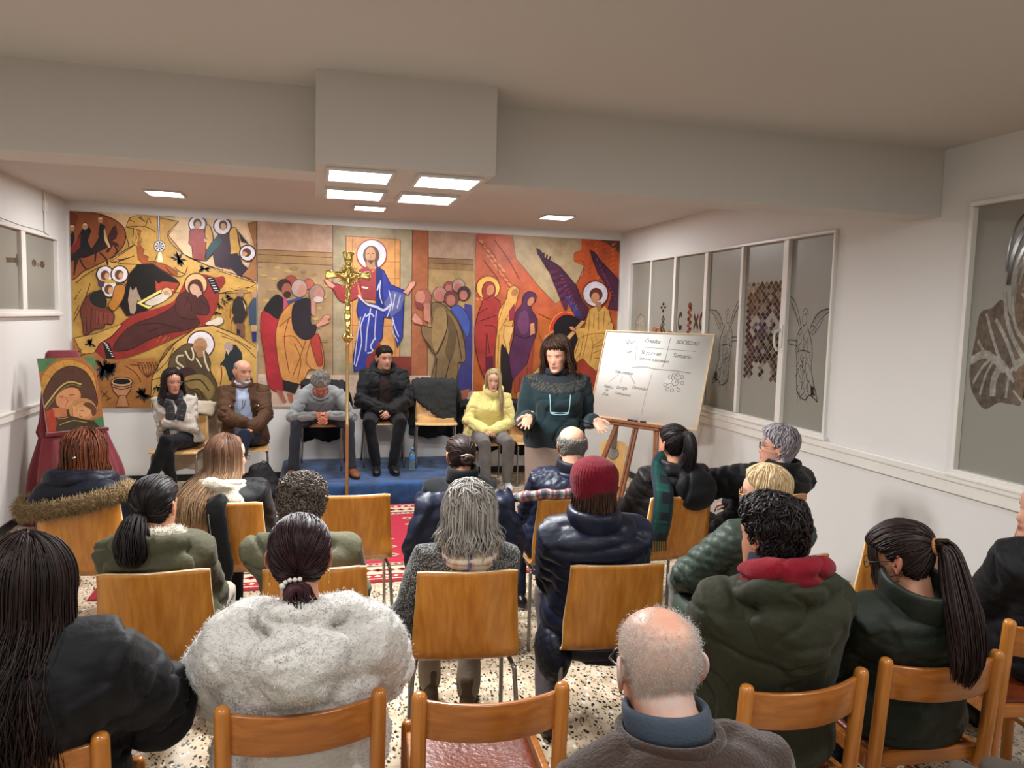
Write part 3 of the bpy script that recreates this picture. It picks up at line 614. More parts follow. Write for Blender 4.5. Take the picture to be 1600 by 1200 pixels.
for a, w in (([(690, 865), (660, 870), (655, 900), (690, 930), (680, 945), (655, 930)], 10), ([(735, 820), (745, 860), (740, 890), (720, 880), (700, 840)], 9), ([(800, 840), (810, 900), (830, 950)], 9), ([(760, 880), (790, 930)], 7)): P.stroke('#d8c6a8', a, w)
P.poly('#3d252a', [(665, 945), (720, 930), (760, 960), (740, 1000), (700, 985)], True); P.poly('#8a7444', [(700, 985), (790, 970), (840, 1010), (860, 1060), (830, 1110), (790, 1060), (720, 1040)], True)
for a in ([(700, 1010), (780, 1000), (830, 1060)], [(715, 1060), (770, 1050), (800, 1100)], [(720, 1090), (750, 1060), (780, 1090)]): P.stroke('#3d2e1a', a, 8)
for a in ([(730, 1080), (740, 1100)], [(755, 1075), (768, 1105)]): P.stroke('#e2dccf', a, 6, False)
P.poly('#232a2e', [(925, 835), (950, 805), (978, 808), (1008, 850), (1012, 885), (985, 940), (962, 1008), (942, 1005), (918, 930), (890, 912), (912, 890)]); P.ell('#a58e80', (936, 818), 25, 27); P.poly('#c7b0a0', [(920, 830), (945, 840), (935, 865)]); P.stroke('#9a3226', [(892, 910), (900, 960), (893, 1025)], 6)
for c, r in (((765, 145), 47), ((901, 155), 47), ((1040, 303), 44)): P.ell('#ded6da', c, r, r, OUT, 7)
P.poly('#c99b4e', [(808, 170), (830, 150), (850, 230), (815, 290)], True, OUT, 3); P.poly('#c99b4e', [(940, 190), (975, 165), (990, 240), (1000, 310), (950, 330)], True, OUT, 3)
P.poly('#94403a', [(722, 180), (745, 168), (800, 172), (814, 240), (806, 345), (740, 335), (735, 265), (718, 250)], False, OUT, 4); P.poly('#3c2a36', [(845, 255), (878, 202), (938, 200), (946, 285), (941, 388), (862, 372), (850, 310)], False, OUT, 4); P.poly('#294a4c', [(838, 250), (880, 205), (905, 240), (860, 290), (812, 345), (815, 290)], False, OUT, 3)
P.poly('#2c2632', [(940, 310), (985, 305), (1008, 360), (1040, 385), (1000, 432), (945, 385)], False, OUT, 3); P.poly('#2a2320', [(985, 180), (1042, 250), (1005, 242)])
for c in ((765, 140), (905, 150), (1035, 300)): P.ell('#5a3828', c, 23, 27); P.ell('#c79a78', (c[0] + (2 if c[0] < 1000 else -8), c[1] + 8), 15, 20)
P.ell('#1f1714', (815, 232), 12, 8); P.poly('#c69a78', [(800, 225), (830, 228), (828, 245), (802, 240)])
P.poly('#9c6a42', [(1040, 140), (1090, 125), (1090, 460), (1010, 425), (1045, 385), (1090, 300)], False, OUT, 3); P.ell('#ded6da', (1040, 303), 44, 44, OUT, 7); P.ell('#5a3828', (1035, 300), 24, 24); P.ell('#c79a78', (1022, 308), 16, 12)
P.poly('#b9855a', [(298, 1012), (413, 1012), (402, 1058), (380, 1086), (335, 1086), (310, 1058)], False, OUT, 4); P.poly('#b07a50', [(342, 1084), (378, 1084), (396, 1146), (324, 1146)], False, OUT, 4); P.ell('#caa07a', (356, 1010), 58, 25, OUT, 4); P.ell('#15110f', (356, 1007), 47, 16); P.stroke(OUT, [(302, 1035), (356, 1050), (410, 1035)], 5)
leafclump(P, (262, 935), 66, 30, seed=5); leafclump(P, (185, 800), 34, 12, seed=6); leafclump(P, (472, 1078), 48, 20, seed=7); leafclump(P, (548, 1040), 28, 9, seed=8)
for q in range(7):
    x = 450 + q * 16; P.stroke('#5a2a1e', [(495, 985), (x + 4, 940), (x, 900 + (q % 3) * 10)], 3)
    for j in range(3): P.ell('#5a2a1e', (x - 6 + j * 5, 905 + j * 14), 4)
for a in ([(250, 1090), (280, 1060)], [(270, 1110), (300, 1095)], [(245, 1060), (290, 1100)], [(100, 860), (140, 830)], [(105, 880), (160, 850)]): P.stroke(OUT, a, 4)
t = board('mural_panel', 'left mural panel of ochre hillside with figure reclining on red and small riders', MX0, seam1 - .012); place(P.build('print', MURAL), t)

# --- middle panel: tall robed figure in a doorway, two groups bowing
P = panel_paint(390, 330, 3.87, (seam1, seam2 - .01)); crop_rect(P, '#b0906a', seam1 + .004, seam2 - .008)
P.poly('#bd9a82', [(30, 40), (495, 60), (495, 252), (30, 232)]); P.poly('#a07f56', [(30, 232), (495, 252), (495, 328), (30, 308)])
for y in (232, 262, 308): P.stroke('#6a3a26', [(30, y), (495, y + 20)], 4, False)
P.poly('#9f9072', [(492, 60), (975, 95), (970, 1000), (492, 1000)], False, '#5a3a2a', 4); P.poly('#c98e52', [(572, 150), (900, 172), (896, 925), (572, 925)], False, '#7a4426', 5)
for y in (300, 400, 690): P.stroke('#8a5230', [(576, y), (896, y + 8)], 3, False)
for x in (612, 868): P.stroke('#8a5230', [(x, 160), (x, 920)], 3, False)
P.poly('#a0603f', [(975, 90), (1072, 100), (1062, 998), (965, 998)], False, '#5a2a1e', 4); P.poly('#b4947c', [(1072, 100), (1345, 120), (1345, 292), (1072, 280)]); P.poly('#92704a', [(1072, 280), (1345, 292), (1345, 362), (1072, 350)])
for y in (282, 312, 350): P.stroke('#5a3222', [(1072, y), (1345, y + 12)], 4, False)
P.poly('#a4865a', [(1072, 350), (1345, 362), (1345, 700), (1072, 700)])
P.poly('#cdb09a', [(25, 985), (492, 992), (1350, 1000), (1350, 1210), (25, 1210)]); P.poly('#7a3028', [(690, 880), (965, 880), (965, 998), (680, 998)])
for q in range(60):
    x, y = 60 + (q * 137) % 400, 340 + (q * 89) % 600; P.ell('#b89a5c' if q % 2 else '#94794c', (x, y), 14 + q % 11, 7 + q % 5)
P.ell('#a0483c', (240, 425), 36, 36, '#5a2018', 3); P.ell('#a85a48', (345, 442), 32, 32, '#5a2018', 3)
P.ell('#b39a90', (290, 468), 47, 54, '#5a3a3a', 3); P.ell('#b98272', (306, 480), 26, 36); P.poly('#3a4a78', [(215, 545), (300, 520), (330, 540), (250, 600)])
P.poly('#a5282f', [(75, 600), (165, 650), (155, 760), (170, 900), (195, 1080), (110, 1062), (85, 900), (58, 720)], True, '#5a1a18', 4); P.poly('#1c171a', [(78, 590), (150, 505), (205, 545), (190, 600), (165, 655), (110, 620)], True); P.poly('#c04a6a', [(195, 520), (215, 530), (215, 580), (195, 610)])
P.ell('#3a2620', (200, 450), 44, 40); P.ell('#9a5848', (215, 475), 30, 40); P.ell('#3a2620', (218, 505), 24, 20)
P.poly('#c48646', [(190, 610), (262, 550), (330, 600), (362, 760), (420, 790), (440, 935), (405, 962), (350, 960), (300, 1045), (190, 1022), (150, 800), (155, 700)], True, '#6a3418', 5); P.poly('#a8382f', [(358, 775), (405, 745), (425, 850), (430, 925), (402, 935), (372, 850)], True, '#5a1a18', 4)
for a in ([(230, 640), (200, 780), (230, 980)], [(260, 800), (300, 900), (280, 1020)], [(330, 780), (290, 900), (250, 1000)], [(190, 760), (260, 760), (310, 830)], [(360, 780), (330, 900), (360, 950)], [(170, 700), (240, 640)], [(380, 860), (420, 890)]): P.stroke('#7a3e1c', a, 5)
P.poly('#251c24', [(255, 570), (290, 540), (345, 530), (362, 580), (360, 680), (392, 690), (385, 740), (350, 775), (300, 770), (258, 720), (245, 640)], True, '#120c10', 4)
P.ell('#9a7a72', (395, 500), 46, 52, '#6a3a3a', 3); P.ell('#b98474', (408, 500), 28, 36); P.ell('#cbb8b0', (405, 535), 30, 18); P.poly('#b98474', [(360, 530), (390, 550), (385, 640), (362, 620)])
P.poly('#c98f78', [(388, 690), (430, 650), (440, 630), (470, 626), (478, 645), (462, 660), (475, 672), (440, 690), (400, 702)], False, '#7a3a2a', 3)
P.poly('#241a1e', [(190, 1020), (290, 1045), (265, 1105), (195, 1080)]); P.poly('#a5604a', [(150, 1080), (185, 1085), (215, 1150), (195, 1160)]); P.poly('#a5604a', [(215, 1100), (250, 1108), (255, 1155), (230, 1150)])
P.ell('#cfcad4', (727, 262), 90, 90, '#a03c34', 7)
P.ell('#5c3d30', (724, 268), 50, 60); P.poly('#5c3d30', [(690, 290), (760, 290), (765, 340), (690, 330)]); P.ell('#b88662', (720, 265), 31, 48); P.poly('#b07c58', [(698, 300), (745, 300), (750, 355), (690, 350)]); P.poly('#54352a', [(698, 296), (742, 296), (724, 325)]); P.stroke('#4a2c22', [(700, 258), (714, 258)], 4, False); P.stroke('#4a2c22', [(727, 258), (741, 258)], 4, False); P.stroke('#7a4a36', [(720, 260), (718, 285)], 3, False)
P.poly('#92363a', [(650, 355), (700, 335), (735, 370), (760, 345), (760, 540), (650, 525), (640, 430)]); P.poly('#983539', [(470, 430), (520, 442), (590, 455), (650, 425), (655, 510), (570, 552), (525, 530), (498, 480)], True, '#5a1a20', 4); P.poly('#c98e7c', [(440, 418), (455, 408), (480, 428), (508, 452), (492, 468), (465, 455)], False, '#7a3a2a', 3); P.poly('#d97a44', [(640, 440), (655, 470), (668, 528), (650, 520)]); P.stroke('#d8c2b0', [(668, 460), (705, 468)], 10, False)
P.poly('#2a3488', [(757, 335), (800, 360), (842, 445), (925, 480), (920, 580), (912, 765), (880, 830), (862, 720), (850, 650), (800, 640), (790, 770), (720, 860), (690, 950), (620, 972), (615, 880), (632, 790), (660, 700), (636, 600), (650, 520), (700, 555), (752, 560)], False, '#10143c', 5)
P.poly('#1c2365', [(757, 335), (790, 352), (800, 560), (810, 640), (760, 560)]); P.poly('#5a5e8c', [(800, 560), (850, 480), (930, 505), (900, 600), (845, 640)])
for a, w in (([(645, 510), (690, 560), (755, 580), (800, 600), (850, 560)], 14), ([(780, 420), (775, 500), (790, 560)], 6), ([(660, 640), (640, 760), (620, 930)], 6), ([(690, 620), (660, 700), (665, 800), (630, 940)], 7), ([(720, 590), (700, 720), (690, 850)], 7), ([(755, 600), (745, 740), (750, 780)], 6), ([(850, 640), (865, 700), (890, 760)], 7), ([(745, 770), (720, 820), (735, 850), (700, 860)], 9),
    ([(830, 480), (845, 560), (820, 640)], 6), ([(870, 500), (850, 600)], 6), ([(900, 510), (880, 590)], 6), ([(760, 480), (772, 440)], 8), ([(860, 660), (850, 720), (885, 790)], 6), ([(690, 640), (720, 620), (740, 640)], 8)): P.stroke('#b5b4cf', a, w)
P.stroke('#2a2a3a', [(648, 530), (700, 575), (790, 610)], 8)
P.poly('#c98e7c', [(915, 492), (948, 455), (955, 432), (990, 422), (992, 445), (970, 470), (945, 508)], False, '#7a3a2a', 3)
P.poly('#7d2a2c', [(695, 890), (735, 850), (765, 790), (800, 830), (800, 985), (690, 990)])
P.poly('#3b3672', [(1290, 560), (1332, 570), (1332, 1085), (1230, 1085), (1250, 980), (1290, 850)]); P.poly('#40529a', [(1205, 590), (1262, 575), (1318, 660), (1312, 755), (1288, 745), (1250, 660)], True, '#1c2450', 4)
for c, rx, col in (((1195, 458), 30, '#8a4a44'), ((1252, 452), 38, '#a08478'), ((1285, 500), 40, '#3a2a2a'), ((1140, 505), 42, '#a8786c'), ((1208, 530), 44, '#6a3a34')): P.ell(col, c, rx, rx * 1.1, '#4a2420', 3); P.ell('#a8685a', (c[0] - 3, c[1] + 10), rx * .62, rx * .75)
P.poly('#7c6444', [(1085, 570), (1130, 555), (1185, 590), (1250, 680), (1285, 790), (1292, 905), (1250, 920), (1245, 990), (1215, 1042), (1090, 1030), (1112, 880), (1040, 765), (1030, 695), (1095, 700)], True, '#3a2a1a', 5)
P.poly('#94794f', [(1110, 600), (1170, 600), (1180, 720), (1120, 850), (1090, 770)], True); P.poly('#5d4a30', [(1180, 620), (1240, 720), (1210, 900), (1170, 860), (1190, 740)], True)
for a in ([(1040, 765), (1110, 870), (1170, 760)], [(1180, 600), (1180, 720), (1115, 870)], [(1200, 900), (1170, 1020)], [(1120, 890), (1110, 1020)], [(1240, 720), (1270, 900)]): P.stroke('#3d2c1a', a, 6)
P.ell('#9a5a4c', (1042, 525), 46, 54, '#5a2420', 3); P.ell('#b87a66', (1020, 520), 30, 40); P.poly('#7a3c34', [(985, 545), (1040, 560), (1030, 600), (995, 580)]); P.poly('#b87a66', [(1040, 560), (1082, 560), (1082, 680), (1045, 660)])
P.poly('#bb8070', [(985, 610), (1030, 660), (1035, 690), (985, 680), (968, 655)], False, '#7a3a2a', 3); P.poly('#a5604a', [(1260, 1090), (1320, 1075), (1300, 1130), (1270, 1150)]); P.poly('#a5604a', [(1235, 1090), (1260, 1095), (1250, 1130)])
t = board('mural_panel.001', 'middle mural panel with tall figure in blue and red robes before a doorway', seam1 + .004, seam2 - .008); t.name = 'mural_panel'; place(P.build('print', MURAL), t)

# --- right panel: three robed women and a winged figure
P = panel_paint(700, 360, 4.286, (seam2 + .002, MX1)); crop_rect(P, '#bf6630', seam2 + .004, MX1)
P.poly('#b85a38', [(160, 10), (440, 35), (445, 185), (545, 305), (590, 370), (705, 492), (770, 455), (805, 520), (700, 560), (600, 600), (460, 560), (330, 460), (160, 330)])
P.poly('#ad9572', [(425, 30), (900, 50), (890, 130), (840, 150), (838, 205), (905, 238), (900, 290), (858, 350), (770, 452), (712, 494), (590, 366), (545, 305), (445, 185)], False, '#7a4a2a', 4)
P.poly('#ba5128', [(890, 50), (1160, 66), (1160, 600), (1080, 560), (1000, 560), (860, 420), (862, 350), (900, 290), (908, 240), (842, 206), (842, 150), (890, 130)]); P.poly('#5f3e2c', [(1010, 55), (1160, 66), (1160, 150), (1080, 100)]); P.stroke('#6a2a18', [(840, 205), (890, 205), (908, 240), (860, 350)], 5)
for q in range(40):
    x, y = 190 + (q * 71) % 260, 60 + (q * 113) % 420; P.ell('#cf8250' if q % 2 else '#a84a2c', (x, y), 16 + q % 9, 6 + q % 4, rot=.7)
    x, y = 930 + (q * 53) % 210, 90 + (q * 97) % 420; P.ell('#cb6a34' if q % 2 else '#a84526', (x, y), 14 + q % 9, 6, rot=-.6)
for a in ([(200, 80), (300, 160), (330, 280)], [(300, 60), (400, 200), (470, 330)], [(230, 200), (330, 330)], [(600, 560), (700, 600), (760, 560)], [(600, 700), (620, 760), (600, 860)]): P.stroke('#8a4222', a, 4)
P.poly('#bd3c24', [(668, 665), (700, 592), (765, 548), (840, 570), (835, 620), (760, 610), (700, 700)], True, '#e08a4a', 5); P.poly('#19131a', [(697, 650), (738, 585), (800, 568), (880, 610), (872, 720), (832, 840), (770, 835), (705, 740)], True)
P.poly('#d27a3c', [(640, 705), (700, 668), (692, 722), (622, 735)]); P.poly('#c0392a', [(632, 730), (692, 688), (690, 720)]); P.poly('#201820', [(515, 1055), (640, 905), (800, 880), (780, 1060)]); P.poly('#c09048', [(448, 1085), (570, 1085), (760, 1085), (760, 1190), (448, 1190)], False, '#6a3a18', 5)
P.poly('#cf9f66', [(893, 600), (912, 616), (500, 1078), (448, 1088), (455, 1070)], False, '#6a3a18', 4)
P.ell('#e2ac4e', (258, 386), 80, 80, '#7e2c20', 7); P.poly('#9a322e', [(222, 470), (216, 400), (240, 350), (290, 352), (308, 400), (300, 450), (338, 490), (324, 650), (300, 820), (300, 940), (242, 1005), (190, 880), (164, 700), (190, 560)], True, '#4a1418', 5); P.ell('#ba7c52', (272, 402), 24, 36, rot=.3); P.poly('#5c1c30', [(236, 850), (290, 842), (292, 965), (240, 1000)])
for a in ([(230, 470), (300, 430)], [(200, 610), (320, 570)], [(235, 640), (310, 660), (300, 820)], [(245, 690), (240, 850)], [(190, 560), (260, 520)], [(250, 700), (265, 830)]): P.stroke('#4a1418', a, 5)
P.poly('#d29e54', [(380, 460), (392, 400), (430, 372), (464, 398), (458, 440), (440, 520), (420, 640), (385, 760), (345, 860), (350, 1005), (308, 985), (305, 800), (322, 640), (330, 545)], True, '#7a4a1c', 5); P.ell('#ab6e46', (436, 418), 20, 28, rot=.5); P.poly('#8e2c3c', [(395, 545), (435, 490), (440, 600), (400, 610)]); P.poly('#d9ab66', [(365, 640), (430, 650), (400, 760), (410, 860), (385, 820), (360, 720)], False, '#7a4a1c', 4)
P.poly('#241a1e', [(345, 770), (370, 790), (400, 860), (420, 1000), (400, 1110), (350, 1060), (338, 900)], True)
for a in ([(370, 480), (330, 600)], [(400, 560), (330, 680)], [(330, 700), (320, 900)]): P.stroke('#7a4a1c', a, 4)
P.poly('#522848', [(482, 500), (495, 440), (530, 412), (575, 428), (578, 470), (545, 520), (585, 600), (580, 690), (545, 800), (500, 930), (425, 1005), (398, 850), (430, 700), (440, 560)], True, '#20101e', 5); P.ell('#ba7c52', (545, 478), 20, 32, rot=.5); P.poly('#6a3a5c', [(470, 560), (520, 545), (530, 660), (490, 700), (455, 640)], True); P.poly('#cb8e5e', [(540, 630), (565, 620), (572, 690), (540, 710)])
P.poly('#93402f', [(430, 1000), (520, 900), (545, 800), (572, 725), (560, 860), (532, 1085), (432, 1088)]); P.stroke('#20101e', [(440, 700), (500, 725), (560, 700)], 6)
for a in ([(470, 980), (460, 1080)], [(520, 920), (500, 1080)]): P.stroke('#5a241a', a, 4)
for W in ([(585, 120), (612, 135), (640, 185), (700, 215), (745, 245), (800, 310), (852, 372), (890, 470), (945, 540), (900, 605), (850, 592), (800, 490), (745, 420), (700, 320), (650, 250), (605, 170)], [(945, 130), (980, 150), (1010, 195), (1060, 250), (1138, 330), (1138, 540), (1065, 525), (1095, 430), (1050, 360), (1000, 290), (965, 200)]): P.poly('#4c2139', W, False, '#2a1020', 5)
for q in range(12):
    f = q / 11; P.poly('#5a2844' if q % 2 else '#401a34', [(660 + 90 * f, 250 + 230 * f), (725 + 75 * f, 250 + 190 * f), (700 + 90 * f, 262 + 260 * f), (665 + 110 * f, 275 + 270 * f)])
    P.stroke('#8a4058' if q % 3 else '#7a5aa0', [(760 + 10 * q, 300 + 22 * q), (720 + 14 * q, 310 + 24 * q)], 5, False)
    P.stroke('#8a4058', [(985 + 11 * q, 180 + 26 * q), (1005 + 10 * q, 215 + 22 * q)], 6, False)
for q in range(5): P.stroke('#3a1630', [(600 + 14 * q, 165 + 22 * q), (590 + 22 * q, 125 + 12 * q)], 11, False); P.stroke('#3a1630', [(970 + 15 * q, 200 + 20 * q), (950 + 28 * q, 135 + 28 * q)], 11, False)
for q in range(6): P.poly('#2c3a7a' if q % 2 else '#5a3a6a', [(770 + 14 * q, 440 + 20 * q), (800 + 12 * q, 445 + 18 * q), (840 + 10 * q, 510 + 14 * q), (800 + 8 * q, 490 + 18 * q)])
P.ell('#d0cad3', (980, 427), 86, 86, '#6e2420', 8); P.ell('#5a2a22', (984, 432), 45, 46); P.ell('#ba8262', (978, 455), 28, 38, rot=.2); P.poly('#a87850', [(975, 485), (1020, 480), (1015, 545), (985, 545)])
P.poly('#9c3c2a', [(828, 905), (870, 855), (900, 850), (990, 945), (985, 1040), (940, 1030), (880, 960)], True, '#5a1c14', 4)
P.poly('#d2a256', [(938, 530), (985, 510), (1000, 545), (1040, 505), (1070, 540), (1085, 610), (1100, 640), (1085, 740), (1030, 800), (1005, 900), (985, 950), (930, 905), (890, 860), (832, 905), (820, 850), (860, 730), (835, 660), (905, 655), (920, 590)], False, '#7a4a1c', 5)
P.poly('#c48a5a', [(798, 648), (820, 645), (848, 665), (838, 682), (812, 668)], False, '#6a2a1a', 3)
for a in ([(940, 540), (935, 640), (930, 680)], [(970, 560), (965, 660)], [(1000, 560), (1000, 670)], [(1040, 540), (1030, 670)], [(860, 730), (940, 700), (1060, 690)], [(900, 700), (870, 860)], [(930, 690), (890, 860)], [(950, 720), (960, 780), (940, 890)], [(960, 780), (1050, 720)], [(955, 790), (1060, 760)], [(950, 830), (1030, 800)], [(970, 860), (1010, 860)], [(880, 820), (835, 880)], [(1060, 640), (1090, 600)], [(870, 740), (840, 830)]): P.stroke('#8a5a22', a, 4)
t = board('mural_panel.002', 'right mural panel of three robed women and a winged figure on orange rock', seam2 + .004, MX1); t.name = 'mural_panel'; place(P.build('print', MURAL), t)
# ------------------------------------------------------------------ furniture
PLY = wood_mat('beech_plywood', '#b06c22', '#cf8c3a', .30, .7, 'Z', .35); PLYE = mat('plywood_edge', '#e6c898', .5, vary=(160, .15)); BIRCH = wood_mat('pale_plywood', '#c9975a', '#ddb37a', .3, .7, 'Z', .35)
CHROME = mat('chair_tube_steel', '#9a968f', .32, .85); BEECH = wood_mat('varnished_beech', '#a4601c', '#c67f34', .28, .8, 'Z', .4); BEECHX = wood_mat('varnished_beech_rail', '#93521a', '#b8712c', .28, .8, 'X', .4)
LEATHER = mat('brown_leather', '#6b2e16', .36, bump=(60, .35), vary=(7, .25), coat=.2)

def shell_chair_data():
    prof = smooth_curve([(.225, .447), (.215, .461), (.16, .466), (.05, .461), (-.06, .456), (-.13, .455), (-.172, .462), (-.200, .487), (-.215, .53), (-.232, .62), (-.252, .74), (-.270, .842)], 4)
    n, k, T = len(prof), 13, .0055; d = np.gradient(prof, axis=0); d /= np.linalg.norm(d, axis=1)[:, None]; nor = np.stack([-d[:, 1], d[:, 0]], 1)   # towards the underside / rear
    tz = sstep(prof[:, 1], .48, .60); hw = np.where(prof[:, 0] > -.15, .208 + .008 * sstep(prof[:, 0], -.05, .2), .208 - .016 * sstep(prof[:, 1], .5, .84))
    V = []
    for side in (1, -1):
        for i in range(n):
            for q in np.linspace(-1, 1, k):
                x = hw[i] * q; rc = 1.0
                y = prof[i, 0] + tz[i] * .030 * q * q - side * nor[i, 0] * T; z = prof[i, 1] - side * nor[i, 1] * T + (1 - tz[i]) * .006 * q * q
                if i > n - 4: z -= .006 * max(0, abs(q) - .85) / .15 * (i - n + 4) / 3
                V.append((x, y, z))
    F, mi = [], []; o = n * k
    for i in range(n - 1):
        for q in range(k - 1):
            a = i * k + q; F.append((a, a + 1, a + k + 1, a + k)); mi.append(0); F.append((o + a, o + a + k, o + a + k + 1, o + a + 1)); mi.append(0)
    for i in range(n - 1):
        for q, s in ((0, 1), (k - 1, -1)):
            a = i * k + q; F.append((a, a + k, o + a + k, o + a) if s > 0 else (a, o + a, o + a + k, a + k)); mi.append(1)
    for q in range(k - 1):
        F.append((q, o + q, o + q + 1, q + 1)); mi.append(1); a = (n - 1) * k + q; F.append((a, a + 1, o + a + 1, o + a)); mi.append(1)
    return V, F, mi
sv, sf, smi = shell_chair_data()
SHELL = {m.name: mesh_data('seat_shell', sv, sf, [m, PLYE], mi=smi) for m in (PLY, BIRCH)}
FRONTLEG = {s: mesh_data('leg', *sweep(smooth_curve([(s * .185, .02, .438), (s * .192, .150, .438), (s * .196, .188, .425), (s * .199, .197, .38), (s * .205, .205, 0)], 4), .0095, k=9, round_caps=False), CHROME) for s in (-1, 1)}
REARLEG = {s: mesh_data('leg', *sweep(smooth_curve([(s * .180, .0, .425), (s * .190, -.120, .425), (s * .197, -.160, .412), (s * .203, -.170, .37), (s * .222, -.235, 0)], 4), .0095, k=9, round_caps=False), CHROME) for s in (-1, 1)}
CROSSBAR = mesh_data('seat_frame', *merge(sweep([(-.185, .06, .440), (.185, .06, .440)], .009, k=8), sweep([(-.18, -.07, .428), (.18, -.07, .428)], .009, k=8)), CHROME)
def shell_chair(x, y, deg, label, group, z=0.0, m=PLY):
    t = empty('plywood_chair', (x, y, z), R(deg), label, 'chair', group)
    inst('seat_shell', SHELL[m.name], t)
    for s in (-1, 1): inst('leg', FRONTLEG[s], t); inst('leg', REARLEG[s], t)
    inst('seat_frame', CROSSBAR, t)
    return t

def post(x, y, h, r=.0215): return lathe([(r * .8, 0), (r, .01), (r, h - .022), (r * .95, h - .012), (r * .78, h - .004), (r * .45, h), (r * .1, h + .001)], 14, (x, y, 0))
def wood_chair_data():
    D_ = {}
    D_['rear'] = {s: mesh_data('leg', *xf(post(0, 0, .795), rotm(rx=R(4), loc=(s * .198, -.168, 0))), BEECH) for s in (-1, 1)}
    D_['front'] = {s: mesh_data('leg', *post(s * .200, .205, .478), BEECH) for s in (-1, 1)}
    q = np.linspace(-1, 1, 13); V, F = [], []
    for z0, z1, c in ((.655, .765, 0),):
        for zz, th in ((z0, .009), (z1, .009)):
            for a in q:
                yb = -.214 - .040 * (1 - a * a) - (zz - .7) * .07; V.append((a * .182, yb - th, zz + (.004 * a * a))); V.append((a * .182, yb + th, zz + .004 * a * a))
    n = len(q)
    for i in range(n - 1):
        a, b = 2 * i, 2 * n + 2 * i
        F += [(a, a + 2, b + 2, b), (a + 1, b + 1, b + 3, a + 3), (a, a + 1, a + 3, a + 2), (b, b + 2, b + 3, b + 1)]
    F += [(0, 2 * n, 2 * n + 1, 1), (2 * n - 2, 2 * n - 1, 4 * n - 1, 4 * n - 2)]
    bm = bmesh.new(); vs = [bm.verts.new(v) for v in V]
    for f in F: bm.faces.new([vs[i] for i in f])
    bmesh.ops.recalc_face_normals(bm, faces=bm.faces); bmesh.ops.bevel(bm, geom=[e for e in bm.edges if e.calc_face_angle(0) > 1.0], offset=.005, segments=2, affect='EDGES', profile=.6); bm.verts.index_update()
    D_['back'] = mesh_data('backrest', [v.co[:] for v in bm.verts], [tuple(v.index for v in f.verts) for f in bm.faces], BEECHX); bm.free()
    v, f, _ = remesh(box(-.178, .178, -.155, .185, .430, .462, .014), .012, 2); v[:, 2] -= np.where(v[:, 2] > .44, .012 * np.exp(-((v[:, 0] / .12) ** 2 + ((v[:, 1] - .01) / .12) ** 2)), 0)
    D_['seat'] = mesh_data('seat', v, f, LEATHER)
    D_['rail'] = [mesh_data('seat_rail', *box(*b, .005), BEECHX, smooth=False) for b in ((-.20, .20, .192, .216, .405, .452), (-.20, .20, -.178, -.156, .405, .452), (-.208, -.184, -.17, .20, .405, .455), (.184, .208, -.17, .20, .405, .455))]
    D_['str'] = [mesh_data('stretcher', *sweep(p, .011, k=10, round_caps=False), BEECH) for p in ([(-.199, -.17, .20), (-.2, .205, .20)], [(.199, -.17, .20), (.2, .205, .20)])]
    return D_
WC = wood_chair_data()
def wood_chair(x, y, deg, label, group):
    t = empty('wooden_chair', (x, y, 0), R(deg), label, 'chair', group)
    for s in (-1, 1): inst('leg', WC['rear'][s], t); inst('leg', WC['front'][s], t)
    inst('backrest', WC['back'], t); inst('seat', WC['seat'], t)
    for r in WC['rail']: inst('seat_rail', r, t)
    for r in WC['str']: inst('stretcher', r, t)
    return t

def back_at(bx, by, deg, d):      # seat centre of a chair whose back edge stands at (bx, by)
    return bx - d * math.sin(R(deg)), by + d * math.cos(R(deg))
GP, GW, GF = 'plywood shell chairs of the audience', 'round-post wooden chairs of the back row', 'plywood chairs along the end wall'
CH = {}
for key, bx, by, dg, lb in (
    ('A1', -1.12, 3.98, -5.9, 'plywood chair behind the woman with the fur-trimmed navy hood'),
    ('A2', -.45, 3.91, -7.9, 'plywood chair behind the long-haired woman in black, sleeve hanging over it'),
    ('E1', .20, 3.97, -.3, 'empty plywood chair facing the brass processional cross'),
    ('A3', .76, 3.82, 0, 'plywood chair hidden under the navy quilted jacket'),
    ('A4', 1.345, 3.73, 0, 'plywood chair of the balding man with the checked scarf'),
    ('A5', 1.97, 3.68, 4.1, 'plywood chair with a black hood hanging over its back'),
    ('A6', 2.54, 3.62, 3, 'plywood chair of the grey-haired woman beside the right wall'),
    ('B1', -.57, 2.89, -.2, 'plywood chair behind the woman in the olive fleece-lined parka'),
    ('B2', -.0, 2.83, -4, 'plywood chair behind the curly-haired man, half hidden by the white fleece'),
    ('B3', .56, 2.69, -6.1, 'plywood chair with a long pale scuff, behind the grey-haired woman'),
    ('B4', 1.16, 2.66, -5.7, 'plywood chair behind the person in the crimson knit hat'),
    ('B5', 1.92, 2.62, 3, 'plywood chair of the blond woman in green quilting'),
    ('E2', 2.61, 2.76, -7, 'empty plywood chair near the right wall before the woman with the long ponytail')):
    x, y = back_at(bx, by, dg, .270); CH[key] = (x, y, dg); shell_chair(x, y, dg, lb, GP)
for key, bx, by, dg, lb in (
    ('C1', -.69, 1.88, 2, 'wooden chair at the lower left under the woman with very long dark hair'),
    ('C2', -.03, 1.96, 2, 'wooden chair behind the woman in white fleece'),
    ('E3', .47, 1.91, -3.5, 'empty wooden chair with a shiny brown leather seat'),
    ('C4', 1.37, 1.79, 3, 'wooden chair behind the man in the dark olive parka with red hood'),
    ('C5', 1.89, 1.83, -3.7, 'wooden chair behind the woman with the long ponytail'),
    ('C6', 2.55, 1.98, -9, 'wooden chair cut by the right edge of the picture')):
    x, y = back_at(bx, by, dg, .222); CH[key] = (x, y, dg); wood_chair(x, y, dg, lb, GW)
